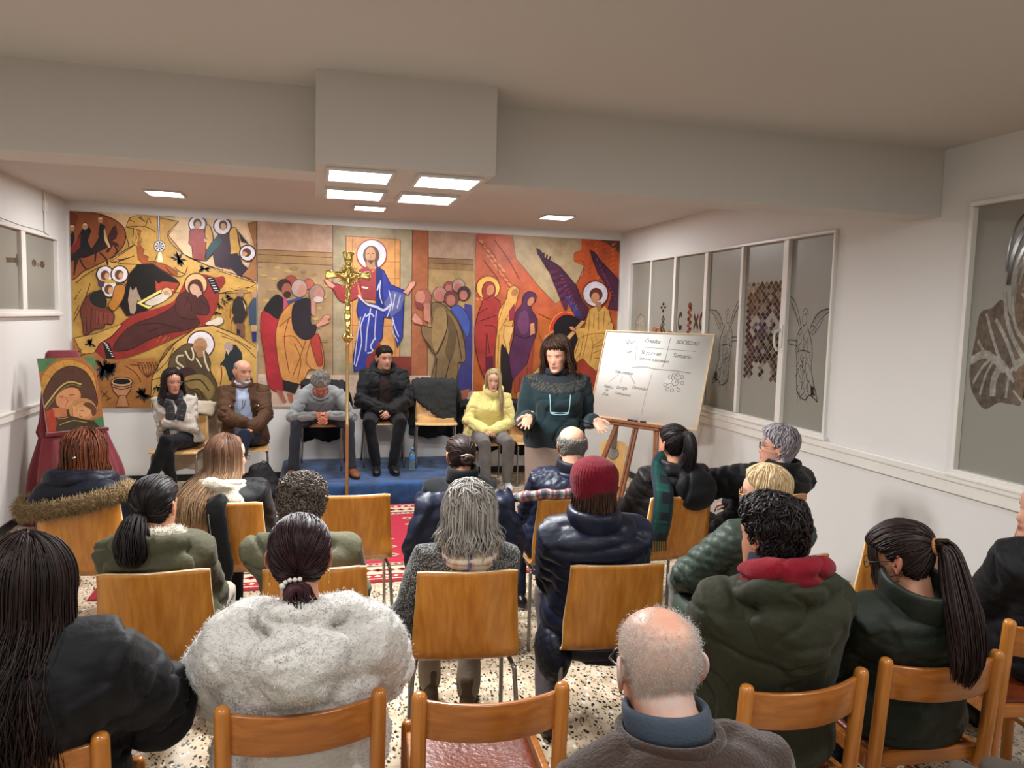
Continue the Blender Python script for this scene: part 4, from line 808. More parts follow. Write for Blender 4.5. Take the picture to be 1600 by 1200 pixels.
x, y = .70, .99; CH['C3'] = (x, y, 0); wood_chair(x, y, 0, 'wooden chair under the bald man in the brown jumper, below the picture', GW)
for key, x, y, dg, z, lb in (
    ('F1', -1.25, 7.70, 172, 0, 'plywood chair of the woman in the pale cardigan, cream coat on its back'),
    ('F2', -.66, 7.74, 184, 0, 'plywood chair of the man in the brown jacket'),
    ('F3', .07, 7.86, 176, .217, 'plywood chair of the man bent forward in grey'),
    ('F4', .70, 7.95, 178, .217, 'plywood chair of the man in the black hooded coat'),
    ('E4', 1.24, 7.86, 174, .217, 'empty plywood chair on the platform with a dark coat over it'),
    ('F5', 1.80, 7.82, 186, 0, 'plywood chair under the blond woman in yellow'),
    ('E5', 2.30, 7.84, 180, 0, 'plywood chair behind the standing woman, black coats on it')):
    CH[key] = (x, y, dg); shell_chair(x, y, dg, lb, GF, z, BIRCH)
# ------------------------------------------------------------------ easel, whiteboard, guitar, icon, cross, small things
OAK = wood_mat('easel_wood', '#7a4422', '#a3663a', .4, 1.0, 'Z', .15)
WB = dict(c=np.array([2.923, 6.388, .857]), a=1.021, b=.273, W=1.2, H=.875)
hv = np.array([math.cos(WB['a']), -math.sin(WB['a']), 0]); nv0 = np.array([-math.sin(WB['a']), -math.cos(WB['a']), 0]); uv_ = np.array([0, 0, math.cos(WB['b'])]) - nv0 * math.sin(WB['b']); nv = np.cross(hv, uv_)
def bpt(s, t, d=0.0): return WB['c'] + hv * s + uv_ * t + nv * d
def bar(p, q, w, th, wd=None, b=.004):
    """Square bar from p to q, w along the board, th through it."""
    p, q = np.asarray(p, float), np.asarray(q, float); z = unit(q - p); x = unit(np.asarray(wd if wd is not None else hv) - z * np.dot(wd if wd is not None else hv, z)); y = np.cross(z, x); L = np.linalg.norm(q - p)
    v, f = box(-w / 2, w / 2, -th / 2, th / 2, 0, L, b); return v[:, :1] * x + v[:, 1:2] * y + v[:, 2:] * z + p, f
brd = empty('whiteboard', WB['c'].tolist(), 0, 'large whiteboard with marker notes and a circle diagram, tilted on a wooden easel', 'whiteboard')
def on(o, t): o.parent = t; o.matrix_parent_inverse = Matrix.Translation(t.location).inverted(); return o
def slab(s0, s1, t0, t1, d0, d1, b=.0):
    v, f = box(s0, s1, t0, t1, d0, d1, b); return WB['c'] + v[:, :1] * hv + v[:, 1:2] * uv_ + v[:, 2:] * nv, f
on(obj('panel', *slab(-.595, .595, .005, .87, -.006, .0), mat('whiteboard_enamel', '#f0f0ea', .33, spec=.38)), brd)
on(obj('frame', *merge(slab(-.6, .6, 0, .012, -.010, .006, .002), slab(-.6, .6, .863, .875, -.010, .006, .002), slab(-.6, -.588, .012, .863, -.010, .006, .002), slab(.588, .6, .012, .863, -.010, .006, .002)), wood_mat('pale_frame', '#d3b184', '#e6cca2', .4, 1, 'X', .1), smooth=False), brd)
HB = homography([(946, 516), (1119, 522), (921, 650), (1088, 672)], [(-.6, .875), (.6, .875), (-.6, 0), (.6, 0)])
def wbgrid(px, py): a = HB @ np.array([px, py, 1.0]); return a[0] / a[2], a[1] / a[2]
P = Paint(lambda s, t: bpt(s, t, .0004), nv, 1.0, .00002); INK = '#4a4a4c'; INK2 = '#77777a'
def wl(pts, w=.0035, c=INK, sc=(940, 510, 8.889)): P.stroke(c, [wbgrid(sc[0] + u / sc[2], sc[1] + v / sc[2]) for u, v in pts], w, len(pts) > 2); P.k = 1
Z1, Z2 = (940, 510, 8.889), (920, 570, 8.421)
wl([(530, 150), (505, 230), (480, 330), (470, 480)], .003, INK2); wl([(960, 165), (930, 290), (885, 470), (840, 580)], .004); wl([(250, 300), (480, 298), (700, 305), (920, 322), (1310, 355)], .0035, INK2); wl([(410, 582), (600, 575), (760, 605), (1040, 628), (1240, 660)], .0045)
wl([(830, 120), (800, 230), (740, 440), (695, 650)], .0035, INK2, Z2)
wl([(390, 140), (260, 240)], .003, INK2, Z2); wl([(445, 155), (415, 250)], .003, INK2, Z2); wl([(545, 150), (610, 265)], .004, INK, Z2)
def circ(c, r, z=Z2, w=.004): t = np.linspace(0, 6.4, 14); wl([(c[0] + r * math.cos(a), c[1] + r * 1.05 * math.sin(a)) for a in t], w, '#5a5a5c', z)
CC = (1132, 238); circ(CC, 42)
for c in ((1068, 172), (1118, 146), (1170, 136), (1225, 168), (1230, 248), (1178, 338), (1093, 345), (1033, 330), (1004, 272)):
    circ(c, 21, w=.0045); d = unit(np.array(c) - CC); wl([tuple(CC + d * 42), tuple(np.array(c) - d * 21)], .004, '#5a5a5c', Z2)
P.build('marker_lines', attr_mat('marker_ink', .6, (30, .1)), brd).matrix_parent_inverse = Matrix.Translation(brd.location).inverted()
INKM = mat('marker_writing', INK, .6); RB = Matrix((hv.tolist(), uv_.tolist(), nv.tolist())).transposed()
def write(txt, px, py, z, size, tilt=-3):
    s, t = wbgrid(z[0] + px / z[2], z[1] + py / z[2]); c = bpy.data.curves.new('writing', 'FONT'); c.body = txt; c.size = size; c.shear = .25; c.space_character = .92; c.resolution_u = 2
    o = bpy.data.objects.new('writing', c); me = bpy.data.meshes.new_from_object(o); bpy.data.objects.remove(o); bpy.data.curves.remove(c); me.materials.append(INKM)
    o = bpy.data.objects.new('writing', me); COL.objects.link(o); M = RB.to_4x4() @ Matrix.Rotation(R(tilt), 4, 'Z'); M.translation = Vector(bpt(s, t, .0006)); o.matrix_world = M; o.data.transform(M); o.matrix_world = Matrix.Identity(4); on(o, brd)
for txt, x, y, z, sz in (('Qui?', 325, 240, Z1, .055), ('Creados', 590, 222, Z1, .055), ('SOCIEDAD', 1035, 240, Z1, .052), ('Se gesta en', 535, 385, Z1, .055), ('comunió a Jerusalem', 505, 465, Z1, .044), ('Santuario', 985, 430, Z1, .055), ('curs', 325, 375, Z1, .045),
    ('Vida cristiana', 335, 112, Z2, .044), ('Palabra', 195, 305, Z2, .042), ('de', 215, 352, Z2, .038), ('Dios', 175, 405, Z2, .042), ('Liturgia', 360, 318, Z2, .046), ('Celebraciones', 335, 392, Z2, .036), ('Comunidad', 560, 318, Z2, .040), ('P', 1122, 252, Z2, .040)): write(txt, x, y, z, sz)

es = empty('easel', WB['c'].tolist(), 0, 'brown wooden easel holding up the whiteboard by the right wall', 'easel')
on(obj('tray', *merge(slab(-.42, .27, -.030, -.002, -.045, .035, .005), slab(-.36, .22, -.055, -.030, -.040, .020, .005)), OAK, smooth=False), es)
def legbar(a, b, w=.045, th=.03): on(obj('leg', *bar(a, b, w, th), OAK, smooth=False), es)
drop = (WB['c'][2]) / math.cos(WB['b'])
legbar(bpt(-.46, -drop + .012, -.03), bpt(-.05, .93, -.032)); legbar(bpt(.33, -drop + .012, -.03), bpt(-.01, .93, -.032))
on(obj('mast', *merge(bar(bpt(-.075, -.74, -.012), bpt(-.05, .90, -.05), .022, .028), bar(bpt(-.045, -.74, -.012), bpt(-.02, .90, -.05), .022, .028)), OAK, smooth=False), es)
rf = bpt(.10, .90, -.05); q = np.array([rf[0] + .18, rf[1] + .32, .012]); q[0] = min(q[0], XR - .06); legbar(rf, q, .04, .028)
for i, (s, c, lb) in enumerate(((-.12, '#1a1a1c', 'black marker pen lying on the easel tray'), (.02, '#232325', 'short dark marker pen on the easel tray, right of the other'))):
    o = obj('marker_pen', *sweep([bpt(s, .010, .020), bpt(s + (.10 if i == 0 else .05), .010, .020)], .0085, k=10), mat('pen_%d' % i, c, .4)); tag(o, lb, 'marker', 'marker pens on the easel tray')

# guitar standing behind the easel
gt = empty('guitar', (3.02, 7.30, .05), 0, 'pale acoustic guitar standing behind the legs of the easel', 'guitar')
gt.rotation_euler = (R(-9), R(4), R(-28))
half = smooth_curve([(0, 0), (.11, .012), (.175, .07), (.186, .14), (.165, .21), (.128, .27), (.122, .31), (.138, .37), (.135, .43), (.09, .475), (0, .485)], 5)
out = np.vstack([half, half[-2:0:-1] * [-1, 1]]); n = len(out)
V = [(x, -.045, z) for x, z in out] + [(x, .045, z) for x, z in out]
obj('body', V, [tuple(range(n)), tuple(range(2 * n - 1, n - 1, -1))] + [(i, i + n, (i + 1) % n + n, (i + 1) % n) for i in range(n)], wood_mat('spruce', '#d09a54', '#e3b878', .3, 1.4, 'Z', .3), gt, smooth=False)
obj('soundhole', *lathe([(.001, 0), (.048, 0), (.048, .001), (.001, .001)], 24), mat('soundhole_dark', '#1a1210', .8), gt).matrix_local = rotm(rx=R(90), loc=(0, -.0455, .345))
obj('rosette', *lathe([(.049, 0), (.064, 0), (.064, .0012), (.049, .0012)], 28), mat('rosette_grey', '#8d8478', .4), gt).matrix_local = rotm(rx=R(90), loc=(0, -.0455, .345))
obj('bridge', *box(-.085, .085, -.056, -.044, .145, .168, .003), mat('bridge_dark', '#2a1a14', .5), gt, smooth=False)
obj('neck', *merge(box(-.026, .026, -.062, -.040, .40, .97, .004), box(-.035, .035, -.06, -.042, .97, 1.13, .004)), mat('neck_dark', '#6a5a50', .45), gt, smooth=False)
obj('strings', *merge(*[sweep([(x, -.066, .155), (x * .8, -.066, 1.0)], .0007, k=4) for x in np.linspace(-.022, .022, 6)]), CHROME, gt)
st = empty('guitar_stand', (3.02, 7.30, 0), R(-28), 'small black stand at the foot of the guitar', 'stand')
obj('stand_frame', *merge(sweep([(-.14, -.12, .012), (-.10, -.02, .05), (-.10, .10, .30)], .009), sweep([(.14, -.12, .012), (.10, -.02, .05), (.10, .10, .30)], .009), sweep([(-.12, -.07, .035), (.12, -.07, .035)], .009), sweep([(0, .10, .30), (0, .22, .012)], .009), sweep([(-.10, .10, .30), (.10, .10, .30)], .009)), mat('black_plastic', '#141414', .5), st)

# printed icon on a red-draped stand
IC = dict(c=np.array([-1.934, 6.954, .772]), a=-.664, b=.273, W=.45, H=.616)
ih = np.array([math.cos(IC['a']), -math.sin(IC['a']), 0]); in0 = np.array([-math.sin(IC['a']), -math.cos(IC['a']), 0]); iu = np.array([0, 0, math.cos(IC['b'])]) - in0 * math.sin(IC['b']); inn = np.cross(ih, iu)
ic = empty('icon_picture', IC['c'].tolist(), 0, 'glossy painting of a veiled woman and child leaning on the wine-red cloth', 'picture')
v, f = box(-.225, .225, 0, .616, -.008, 0, .001); on(obj('board', IC['c'] + v[:, :1] * ih + v[:, 1:2] * iu + v[:, 2:] * inn, f, mat('board_white', '#d9d4c8', .4), smooth=False), ic)
HI = homography([(105, 80), (455, 68), (180, 545), (530, 505)], [(-.225, .616), (.225, .616), (-.225, 0), (.225, 0)])
def ipt(u, v):
    a = HI @ np.array([u, v, 1.0]); s, t = a[0] / a[2], a[1] / a[2]; return IC['c'] + ih * min(max(s, -.2245), .2245) + iu * min(max(t, .0), .616) + inn * .0003
P = Paint(ipt, inn, 1.0, .00004)
P.poly('#966038', [(90, 60), (480, 50), (560, 530), (170, 570)]); P.poly('#46704a', [(100, 70), (240, 75), (190, 110), (145, 165), (120, 160)]); P.poly('#46704a', [(380, 70), (470, 65), (480, 160), (430, 110)]); P.ell('#ad7f3e', (300, 250), 172, 165, '#7a4a20', 3)
for q in range(14): a = q * .45; P.stroke('#9a6428', [(300 + 110 * math.cos(a), 250 + 110 * math.sin(a)), (300 + 165 * math.cos(a), 250 + 160 * math.sin(a))], 3, False)
P.poly('#4c3328', [(150, 390), (148, 310), (180, 230), (230, 160), (310, 126), (390, 150), (440, 210), (470, 290), (480, 370), (420, 420), (380, 470), (300, 530), (180, 545)], True, '#2a1a14', 4)
P.stroke('#b09a5c', [(155, 390), (190, 340), (250, 260), (310, 225), (380, 240)], 9); P.stroke('#6a6a3a', [(165, 405), (205, 350), (262, 276), (318, 242), (380, 256)], 5)
P.poly('#b88058', [(240, 300), (300, 262), (360, 270), (380, 320), (350, 380), (290, 400), (240, 380), (225, 340)], True, '#6a3a22', 3); P.poly('#a86a44', [(205, 390), (290, 390), (300, 450), (220, 445)]); P.stroke('#6a3a22', [(262, 330), (285, 325), (300, 350), (285, 372)], 3); P.stroke('#3a2016', [(250, 322), (275, 314)], 4, False); P.stroke('#3a2016', [(310, 308), (340, 305)], 4, False)
P.poly('#9c3c2c', [(165, 410), (210, 400), (240, 500), (235, 545), (180, 545)]); P.ell('#a57a4c', (392, 402), 84, 76); P.poly('#b58054', [(330, 400), (380, 350), (450, 370), (470, 420), (420, 470), (350, 470)], True, '#6a3a22', 3); P.poly('#5a3c2a', [(395, 362), (430, 352), (468, 380), (476, 420), (455, 440), (440, 400), (410, 380)], True); P.ell('#c08e62', (400, 415), 40, 34); P.stroke('#6a3a22', [(372, 425), (378, 440), (390, 444)], 3); P.stroke('#3a2016', [(370, 410), (395, 405)], 4, False)
P.poly('#3d3424', [(235, 545), (250, 470), (310, 440), (400, 460), (470, 470), (530, 500), (500, 540), (340, 540)], True); P.poly('#46704a', [(455, 460), (515, 440), (530, 505), (500, 512)]); P.stroke('#b09a5c', [(250, 500), (330, 470), (420, 480)], 4); P.poly('#c08a5a', [(330, 380), (345, 375), (352, 410), (335, 420)])
P.stroke('#b07a4a', [(218, 440), (262, 458), (310, 446)], 4)
on(P.build('painting', attr_mat('glossy_print', .16, (14, .2), spec=.6, coat=.4)), ic)
WINE = mat('wine_red_cloth', '#6d1822', .8, bump=(90, .2), vary=(3, .15), sheen=.3)
cs = empty('draped_stand', (-1.98, 7.10, 0), 0, 'tall stand covered to the floor in wine-red cloth beneath the icon picture', 'stand')
rows, kk = [], 96
lv = [(1.425, .11, .03, 0), (1.40, .13, .04, 0), (1.15, .18, .06, .002), (.85, .23, .07, .004), (.70, .26, .11, .010), (.45, .31, .27, .022), (.2, .335, .31, .030), (.03, .35, .335, .036), (.004, .355, .34, .036)]
lv = np.array(lv); zz = np.linspace(0, 1, 34); lvi = np.stack([np.interp(zz, np.linspace(0, 1, len(lv)), lv[:, c]) for c in range(4)], 1)
th = np.linspace(0, 2 * math.pi, kk, endpoint=False); V = []
for z, rx, ry, am in lvi:
    wob = 1 + (am / max(rx, .1)) * (np.cos(th * 9 + 2 * np.sin(th * 2)) + .5 * np.cos(th * 17 + 1)); c, s = np.cos(th), np.sin(th); e = .75; xx = np.sign(c) * np.abs(c) ** e * rx * wob; yy = np.sign(s) * np.abs(s) ** e * ry * wob
    tb = (z - IC['c'][2]) / iu[2]; cc = IC['c'] + iu * tb - inn * (ry + .030 + am * 1.6) if z > .74 else IC['c'] + iu * (.74 - IC['c'][2]) / iu[2] - in0 * (.06 + .0 * z) + in0 * (.74 - z) * .10
    a = IC['a']; V += [(max(cc[0] + x * math.cos(a) + y * math.sin(a), XL + .016), cc[1] - x * math.sin(a) + y * math.cos(a), z) for x, y in zip(xx, yy)]
F = [(i * kk + q, (i + 1) * kk + q, (i + 1) * kk + (q + 1) % kk, i * kk + (q + 1) % kk) for i in range(len(lvi) - 1) for q in range(kk)] + [tuple(range(kk)), tuple(range(len(lvi) * kk - 1, (len(lvi) - 1) * kk - 1, -1))]
on(obj('cloth', V, F, WINE), cs)
on(obj('ledge', *xf(box(-.24, .24, -.035, .02, 0, .03, .004), rotm(rz=-IC['a'], loc=(IC['c'] + inn * .012 - [0, 0, .036]).tolist())), WINE, smooth=False), cs)

# brass processional cross on its pole
GOLD = mat('polished_brass', '#cdb468', .26, 1.0, bump=(60, .25), vary=(9, .12)); GOLDP = mat('brass_pole', '#c9b07a', .42, .9)
cr = empty('processional_cross', (.28, 6.85, .0115), 0, 'tall polished brass crucifix with rays standing on a slim pole', 'cross')
obj('pole', *lathe([(.0155, .03), (.0155, .78), (.018, .785), (.018, .80), (.0155, .805), (.0155, 1.50), (.02, 1.51), (.02, 1.54)], 14), GOLDP, cr)
obj('foot', *lathe([(.15, 0), (.15, .012), (.06, .03), (.03, .045), (.02, .09)], 24), GOLDP, cr)
obj('knob', *merge(lathe([(.012, 1.52), (.026, 1.535), (.041, 1.555), (.046, 1.575), (.041, 1.597), (.026, 1.615), (.014, 1.63)], 20), lathe([(.046, 1.568), (.050, 1.572), (.050, 1.578), (.046, 1.582)], 20)), GOLD, cr)
sh = []
for z0, z1, w0, w1 in ((1.62, 1.80, .020, .034), (1.78, 2.10, .026, .026), (2.10, 2.235, .026, .030), (2.235, 2.330, .030, .056)): sh.append(sweep([(0, 0, z0), (0, 0, (z0 + z1) / 2), (0, 0, z1)], [w0, (w0 + w1) / 2, w1], .014, k=10, up=(0, 1, 0), e=3, round_caps=False))
for s in (-1, 1): sh.append(sweep([(s * .02, 0, 2.125), (s * .12, 0, 2.125), (s * .197, 0, 2.125)], .013, [.026, .028, .046], k=10, up=(0, 0, 1), e=3, round_caps=False))
v, f, nn = remesh(merge(*sh), .0055, 2); v = v + nn * (vnoise(v, 45, 3) * .005)[:, None]; obj('crucifix', v, f, GOLD, cr)
rays = []
for q in range(28):
    a = q * 2 * math.pi / 28; L = .115 if q % 2 else .095; d = np.array([math.cos(a), 0, math.sin(a)]); pr = np.array([-math.sin(a), 0, math.cos(a)]); c0 = np.array([0, 0, 2.125]); w = .0095
    rays.append((np.array([c0 + d * .03 - pr * w, c0 + d * .03 + pr * w, c0 + d * L + pr * .003, c0 + d * L - pr * .003, c0 + d * .04 + [0, -.006, 0]]), [(0, 4, 3), (4, 1, 2), (4, 2, 3), (0, 1, 4), (0, 3, 2, 1)]))
obj('rays', *merge(*rays), GOLD, cr, smooth=False)
cp = [sweep([(0, -.022, 2.10), (0, -.03, 2.03), (.004, -.026, 1.97)], [.016, .013, .011], k=10), sweep([(.004, -.026, 1.98), (.002, -.034, 1.92), (0, -.022, 1.86)], [.011, .009, .006], k=8), ellipsoid((0, -.03, 2.135), (.012, .012, .016), 10)]
for s in (-1, 1): cp.append(sweep([(s * .014, -.022, 2.098), (s * .06, -.024, 2.118), (s * .115, -.02, 2.134)], [.009, .007, .005], k=8))
v, f, _ = remesh(merge(*cp), .004, 2); obj('corpus', v, f, mat('pale_brass', '#e0c27a', .2, 1.0), cr)

# water bottle on the platform
bt = empty('water_bottle', (.965, 7.60, .218), 0, 'small clear plastic water bottle with blue label beside the chair leg', 'bottle')
obj('bottle_body', *lathe([(.028, 0), (.033, .006), (.033, .04), (.031, .045), (.033, .05), (.033, .10), (.030, .105), (.033, .11), (.033, .155), (.026, .178), (.013, .195), (.013, .21)], 18), mat('clear_plastic', '#cfe3ea', .08, trans=.85, ior=1.33), bt)
obj('label', *lathe([(.0335, .108), (.0340, .110), (.0340, .150), (.0335, .152)], 18), mat('blue_label', '#4c8fc4', .4), bt)
obj('cap', *lathe([(.0150, .207), (.0150, .228), (.013, .230)], 16), mat('blue_cap', '#5a9fd4', .4), bt)
# black rucksack on the floor between the two sitters
v, f, nn = remesh(merge(ellipsoid((0, 0, .17), (.15, .11, .18)), ellipsoid((.02, -.06, .10), (.13, .10, .10)), ellipsoid((-.02, .02, .30), (.11, .08, .09)), sweep([(-.10, .0, .30), (-.17, -.02, .18), (-.14, -.03, .03)], .016)), .014, 3); v = v + nn * (vnoise(v, 14, 4) * .012)[:, None]; v[:, 2] = np.maximum(v[:, 2], .002)
bp = empty('rucksack', (-.24, 7.62, 0), R(20), 'slumped black rucksack on the floor left of the blue platform', 'bag'); bp.location = (-.47, 7.28, 0)
obj('bag_body', v, f, mat('black_nylon', '#121214', .7, bump=(40, .4)), bp)
obj('strap', *sweep(smooth_curve([(-.06, -.06, .36), (-.02, -.07, .42), (.04, -.05, .37)], 5), .014, .004), mat('black_webbing', '#1c1c1e', .7), bp)
# ------------------------------------------------------------------ people: one continuous body each, clothes and hair as its parts
HZ = np.array([-.118, -.112, -.100, -.080, -.060, -.040, -.020, 0, .020, .040, .060, .080, .095, .108, .115, .118])
HA = np.array([.012, .030, .043, .052, .059, .064, .068, .0705, .0725, .0735, .072, .065, .054, .036, .018, .004])
HF = np.array([.080, .090, .094, .091, .091, .090, .089, .088, .091, .092, .087, .074, .057, .033, .011, -.010])
HB = np.array([.030, .005, -.020, -.045, -.060, -.072, -.083, -.092, -.098, -.102, -.102, -.094, -.080, -.056, -.032, -.018])
HC0 = np.array([0, -.008, .015])
def head_grid(k=64, n=56, feat=True, jaw=1.0, nose=1.0, wide=1.0):
    z = np.concatenate([np.linspace(-.118, -.10, 5)[:-1], np.linspace(-.10, .095, n), np.linspace(.095, .118, 9)[1:]]); a = np.interp(z, HZ, HA) * wide; f = np.interp(z, HZ, HF); b = np.interp(z, HZ, HB)
    a = np.where(z < -.03, a * jaw, a); y0 = .42 * f + .58 * b; th = np.linspace(0, 2 * math.pi, k, endpoint=False); c, s = np.cos(th), np.sin(th)
    X = a[:, None] * np.sign(c) * np.abs(c) ** .92; Y = y0[:, None] + np.where(s > 0, (f - y0)[:, None] * np.abs(s) ** .86, -(y0 - b)[:, None] * np.abs(s) ** .95); Z = np.repeat(z[:, None], k, 1)
    if feat:
        w = sstep(s, .05, .5)[None]
        na = np.interp(z, [-.054, -.049, -.043, -.034, -.015, 0, .014], [0, .012, .021, .025, .016, .008, .002])[:, None] * nose; ns = np.interp(z, [-.05, -.035, 0, .02], [.0125, .0115, .0085, .010])[:, None]
        Y = Y + w * (na * gauss(X, ns) - .0115 * gauss(np.abs(X) - .031, .0155) * gauss(Z - .003, .0105) + .0035 * gauss(np.abs(X) - .030, .022) * gauss(Z - .020, .007) + .003 * gauss(np.abs(X) - .040, .016) * gauss(Z + .032, .016)
            + .0045 * gauss(Z + .0655, .0048) * gauss(X, .019) + .0048 * gauss(Z + .0775, .0052) * gauss(X, .017) - .0035 * gauss(Z + .0715, .0028) * gauss(X, .021) - .003 * gauss(Z + .088, .006) * gauss(X, .025) + .004 * gauss(Z + .101, .010) * gauss(X, .017))
        Y = Y + w * .006 * gauss(np.abs(X) - .031, .0125) * gauss(Z - .003, .0070)          # closed-lid bulge / eyeball
    n2 = len(z); V = np.stack([X, Y, Z], 2).reshape(-1, 3); V = np.vstack([V, [0, (f[0] + b[0]) / 2, z[0] - .001], [0, (f[-1] + b[-1]) / 2, z[-1] + .0005]])
    F = [(i * k + q, i * k + (q + 1) % k, (i + 1) * k + (q + 1) % k, (i + 1) * k + q) for i in range(n2 - 1) for q in range(k)]
    F += [(n2 * k, (q + 1) % k, q) for q in range(k)] + [(n2 * k + 1, (n2 - 1) * k + q, (n2 - 1) * k + (q + 1) % k) for q in range(k)]
    return V, F
HG0 = head_grid(56, 44, False)

def ear(s):
    M = rotm(rx=R(12), rz=R(s * 26))
    rim = [(0, .006, -.018), (0, .016, -.004), (0, .017, .012), (0, .009, .026), (0, -.006, .030), (0, -.018, .020), (0, -.019, .004), (0, -.012, -.014), (0, -.003, -.027)]
    parts = [sweep(smooth_curve(rim, 4), .0042, k=8), ellipsoid((0, -.002, .004), (.0045, .016, .025), 14), ellipsoid((0, .001, -.024), (.0048, .007, .009), 10), ellipsoid((-s * .006, .006, 0), (.010, .012, .018), 10)]
    return [xf(xf((np.asarray(p[0]) * 1.10, p[1]), M), rotm(loc=(s * .082, -.014, -.004))) for p in parts]

def hand_part(w, d, n, side, curl=.5, spread=.10, sc=1.0, thumb_in=.3):
    """Palm, four unequal bent fingers and a thumb leaving the side of the palm. d: fingers, n: way the palm faces."""
    d = unit(d); n = unit(np.asarray(n, float) - d * np.dot(n, d)); t = np.cross(d, n) * side; w = np.asarray(w, float); P_ = []
    P_.append(sweep([w - d * .035 * sc, w, w + d * .03 * sc, w + d * .062 * sc, w + d * .088 * sc], np.array([.020, .025, .036, .040, .038]) * sc, np.array([.017, .017, .0155, .0145, .0125]) * sc, k=14, up=n, e=2.4))
    for j, (off, L, r) in enumerate(((.0285, .070, .0086), (.0095, .079, .0088), (-.0095, .074, .0084), (-.0275, .058, .0074))):
        p = w + d * (.084 - .004 * abs(j - 1.3)) * sc + t * off * sc; f = unit(d + t * spread * (1.4 - j) * .6); a = curl * (1 + .12 * j); pts = [p - d * .015 * sc, p]; ang = 0
        for seg, bend in ((.44, .75), (.31, 1.0), (.25, .7)):
            ang += a * bend; p = p + (f * math.cos(ang) + n * math.sin(ang)) * L * seg * sc; pts.append(p)
        P_.append(sweep(pts, np.array([r, r * 1.02, r * .98, r * .88, r * .72]) * sc, k=9))
    b = w + d * .022 * sc + t * .024 * sc + n * .006 * sc; q1 = b + unit(t * .75 + d * .7 + n * thumb_in) * .042 * sc; q2 = q1 + unit(t * .35 + d * .95 + n * thumb_in * 1.3) * .034 * sc; q3 = q2 + unit(t * .12 + d + n * thumb_in * 1.5) * .024 * sc
    P_.append(sweep([b - d * .01, b, q1, q2, q3], np.array([.014, .0155, .0115, .0102, .008]) * sc, k=10))
    return merge(*P_)

def ik(S, T, L1, L2, pole):
    S, T = np.asarray(S, float), np.asarray(T, float); v = T - S; L = np.linalg.norm(v); Lm = min(L, (L1 + L2) * .999); v = v / L
    if L > Lm: T = S + v * Lm
    a = (L1 * L1 - L2 * L2 + Lm * Lm) / (2 * Lm); h = math.sqrt(max(L1 * L1 - a * a, 1e-6)); p = np.asarray(pole, float); p = unit(p - v * np.dot(p, v))
    return S + v * a + p * h, T

def bez(a, b, c, t): t = np.asarray(t, float)[:, None]; return (1 - t) ** 2 * a + 2 * t * (1 - t) * b + t * t * c

TT = np.array([-.16, -.06, 0., .15, .35, .60, .78, .87, .93, .985, 1.05])
TW = dict(m=np.array([.150, .172, .172, .165, .156, .172, .178, .168, .128, .072, .060]), f=np.array([.155, .178, .178, .163, .140, .150, .155, .145, .112, .062, .052]))
TF = dict(m=np.array([.10, .125, .13, .130, .125, .128, .115, .092, .078, .064, .058]), f=np.array([.10, .12, .125, .118, .110, .132, .112, .084, .068, .054, .050]))
TB = dict(m=np.array([.10, .125, .13, .118, .102, .108, .112, .104, .088, .066, .060]), f=np.array([.10, .125, .13, .112, .092, .095, .098, .092, .078, .056, .052]))

GA, GFR = 'people seated in the audience', 'people seated along the end wall'
SKIN = attr_mat('skin', .46, (30, .06), bump=(160, .06), spec=.4, sss=.10)
EYEW = mat('eye_white', '#a39a94', .3); EYED = mat('eye_iris', '#2a1d16', .15)
_nm = {}
def seq(n): return n

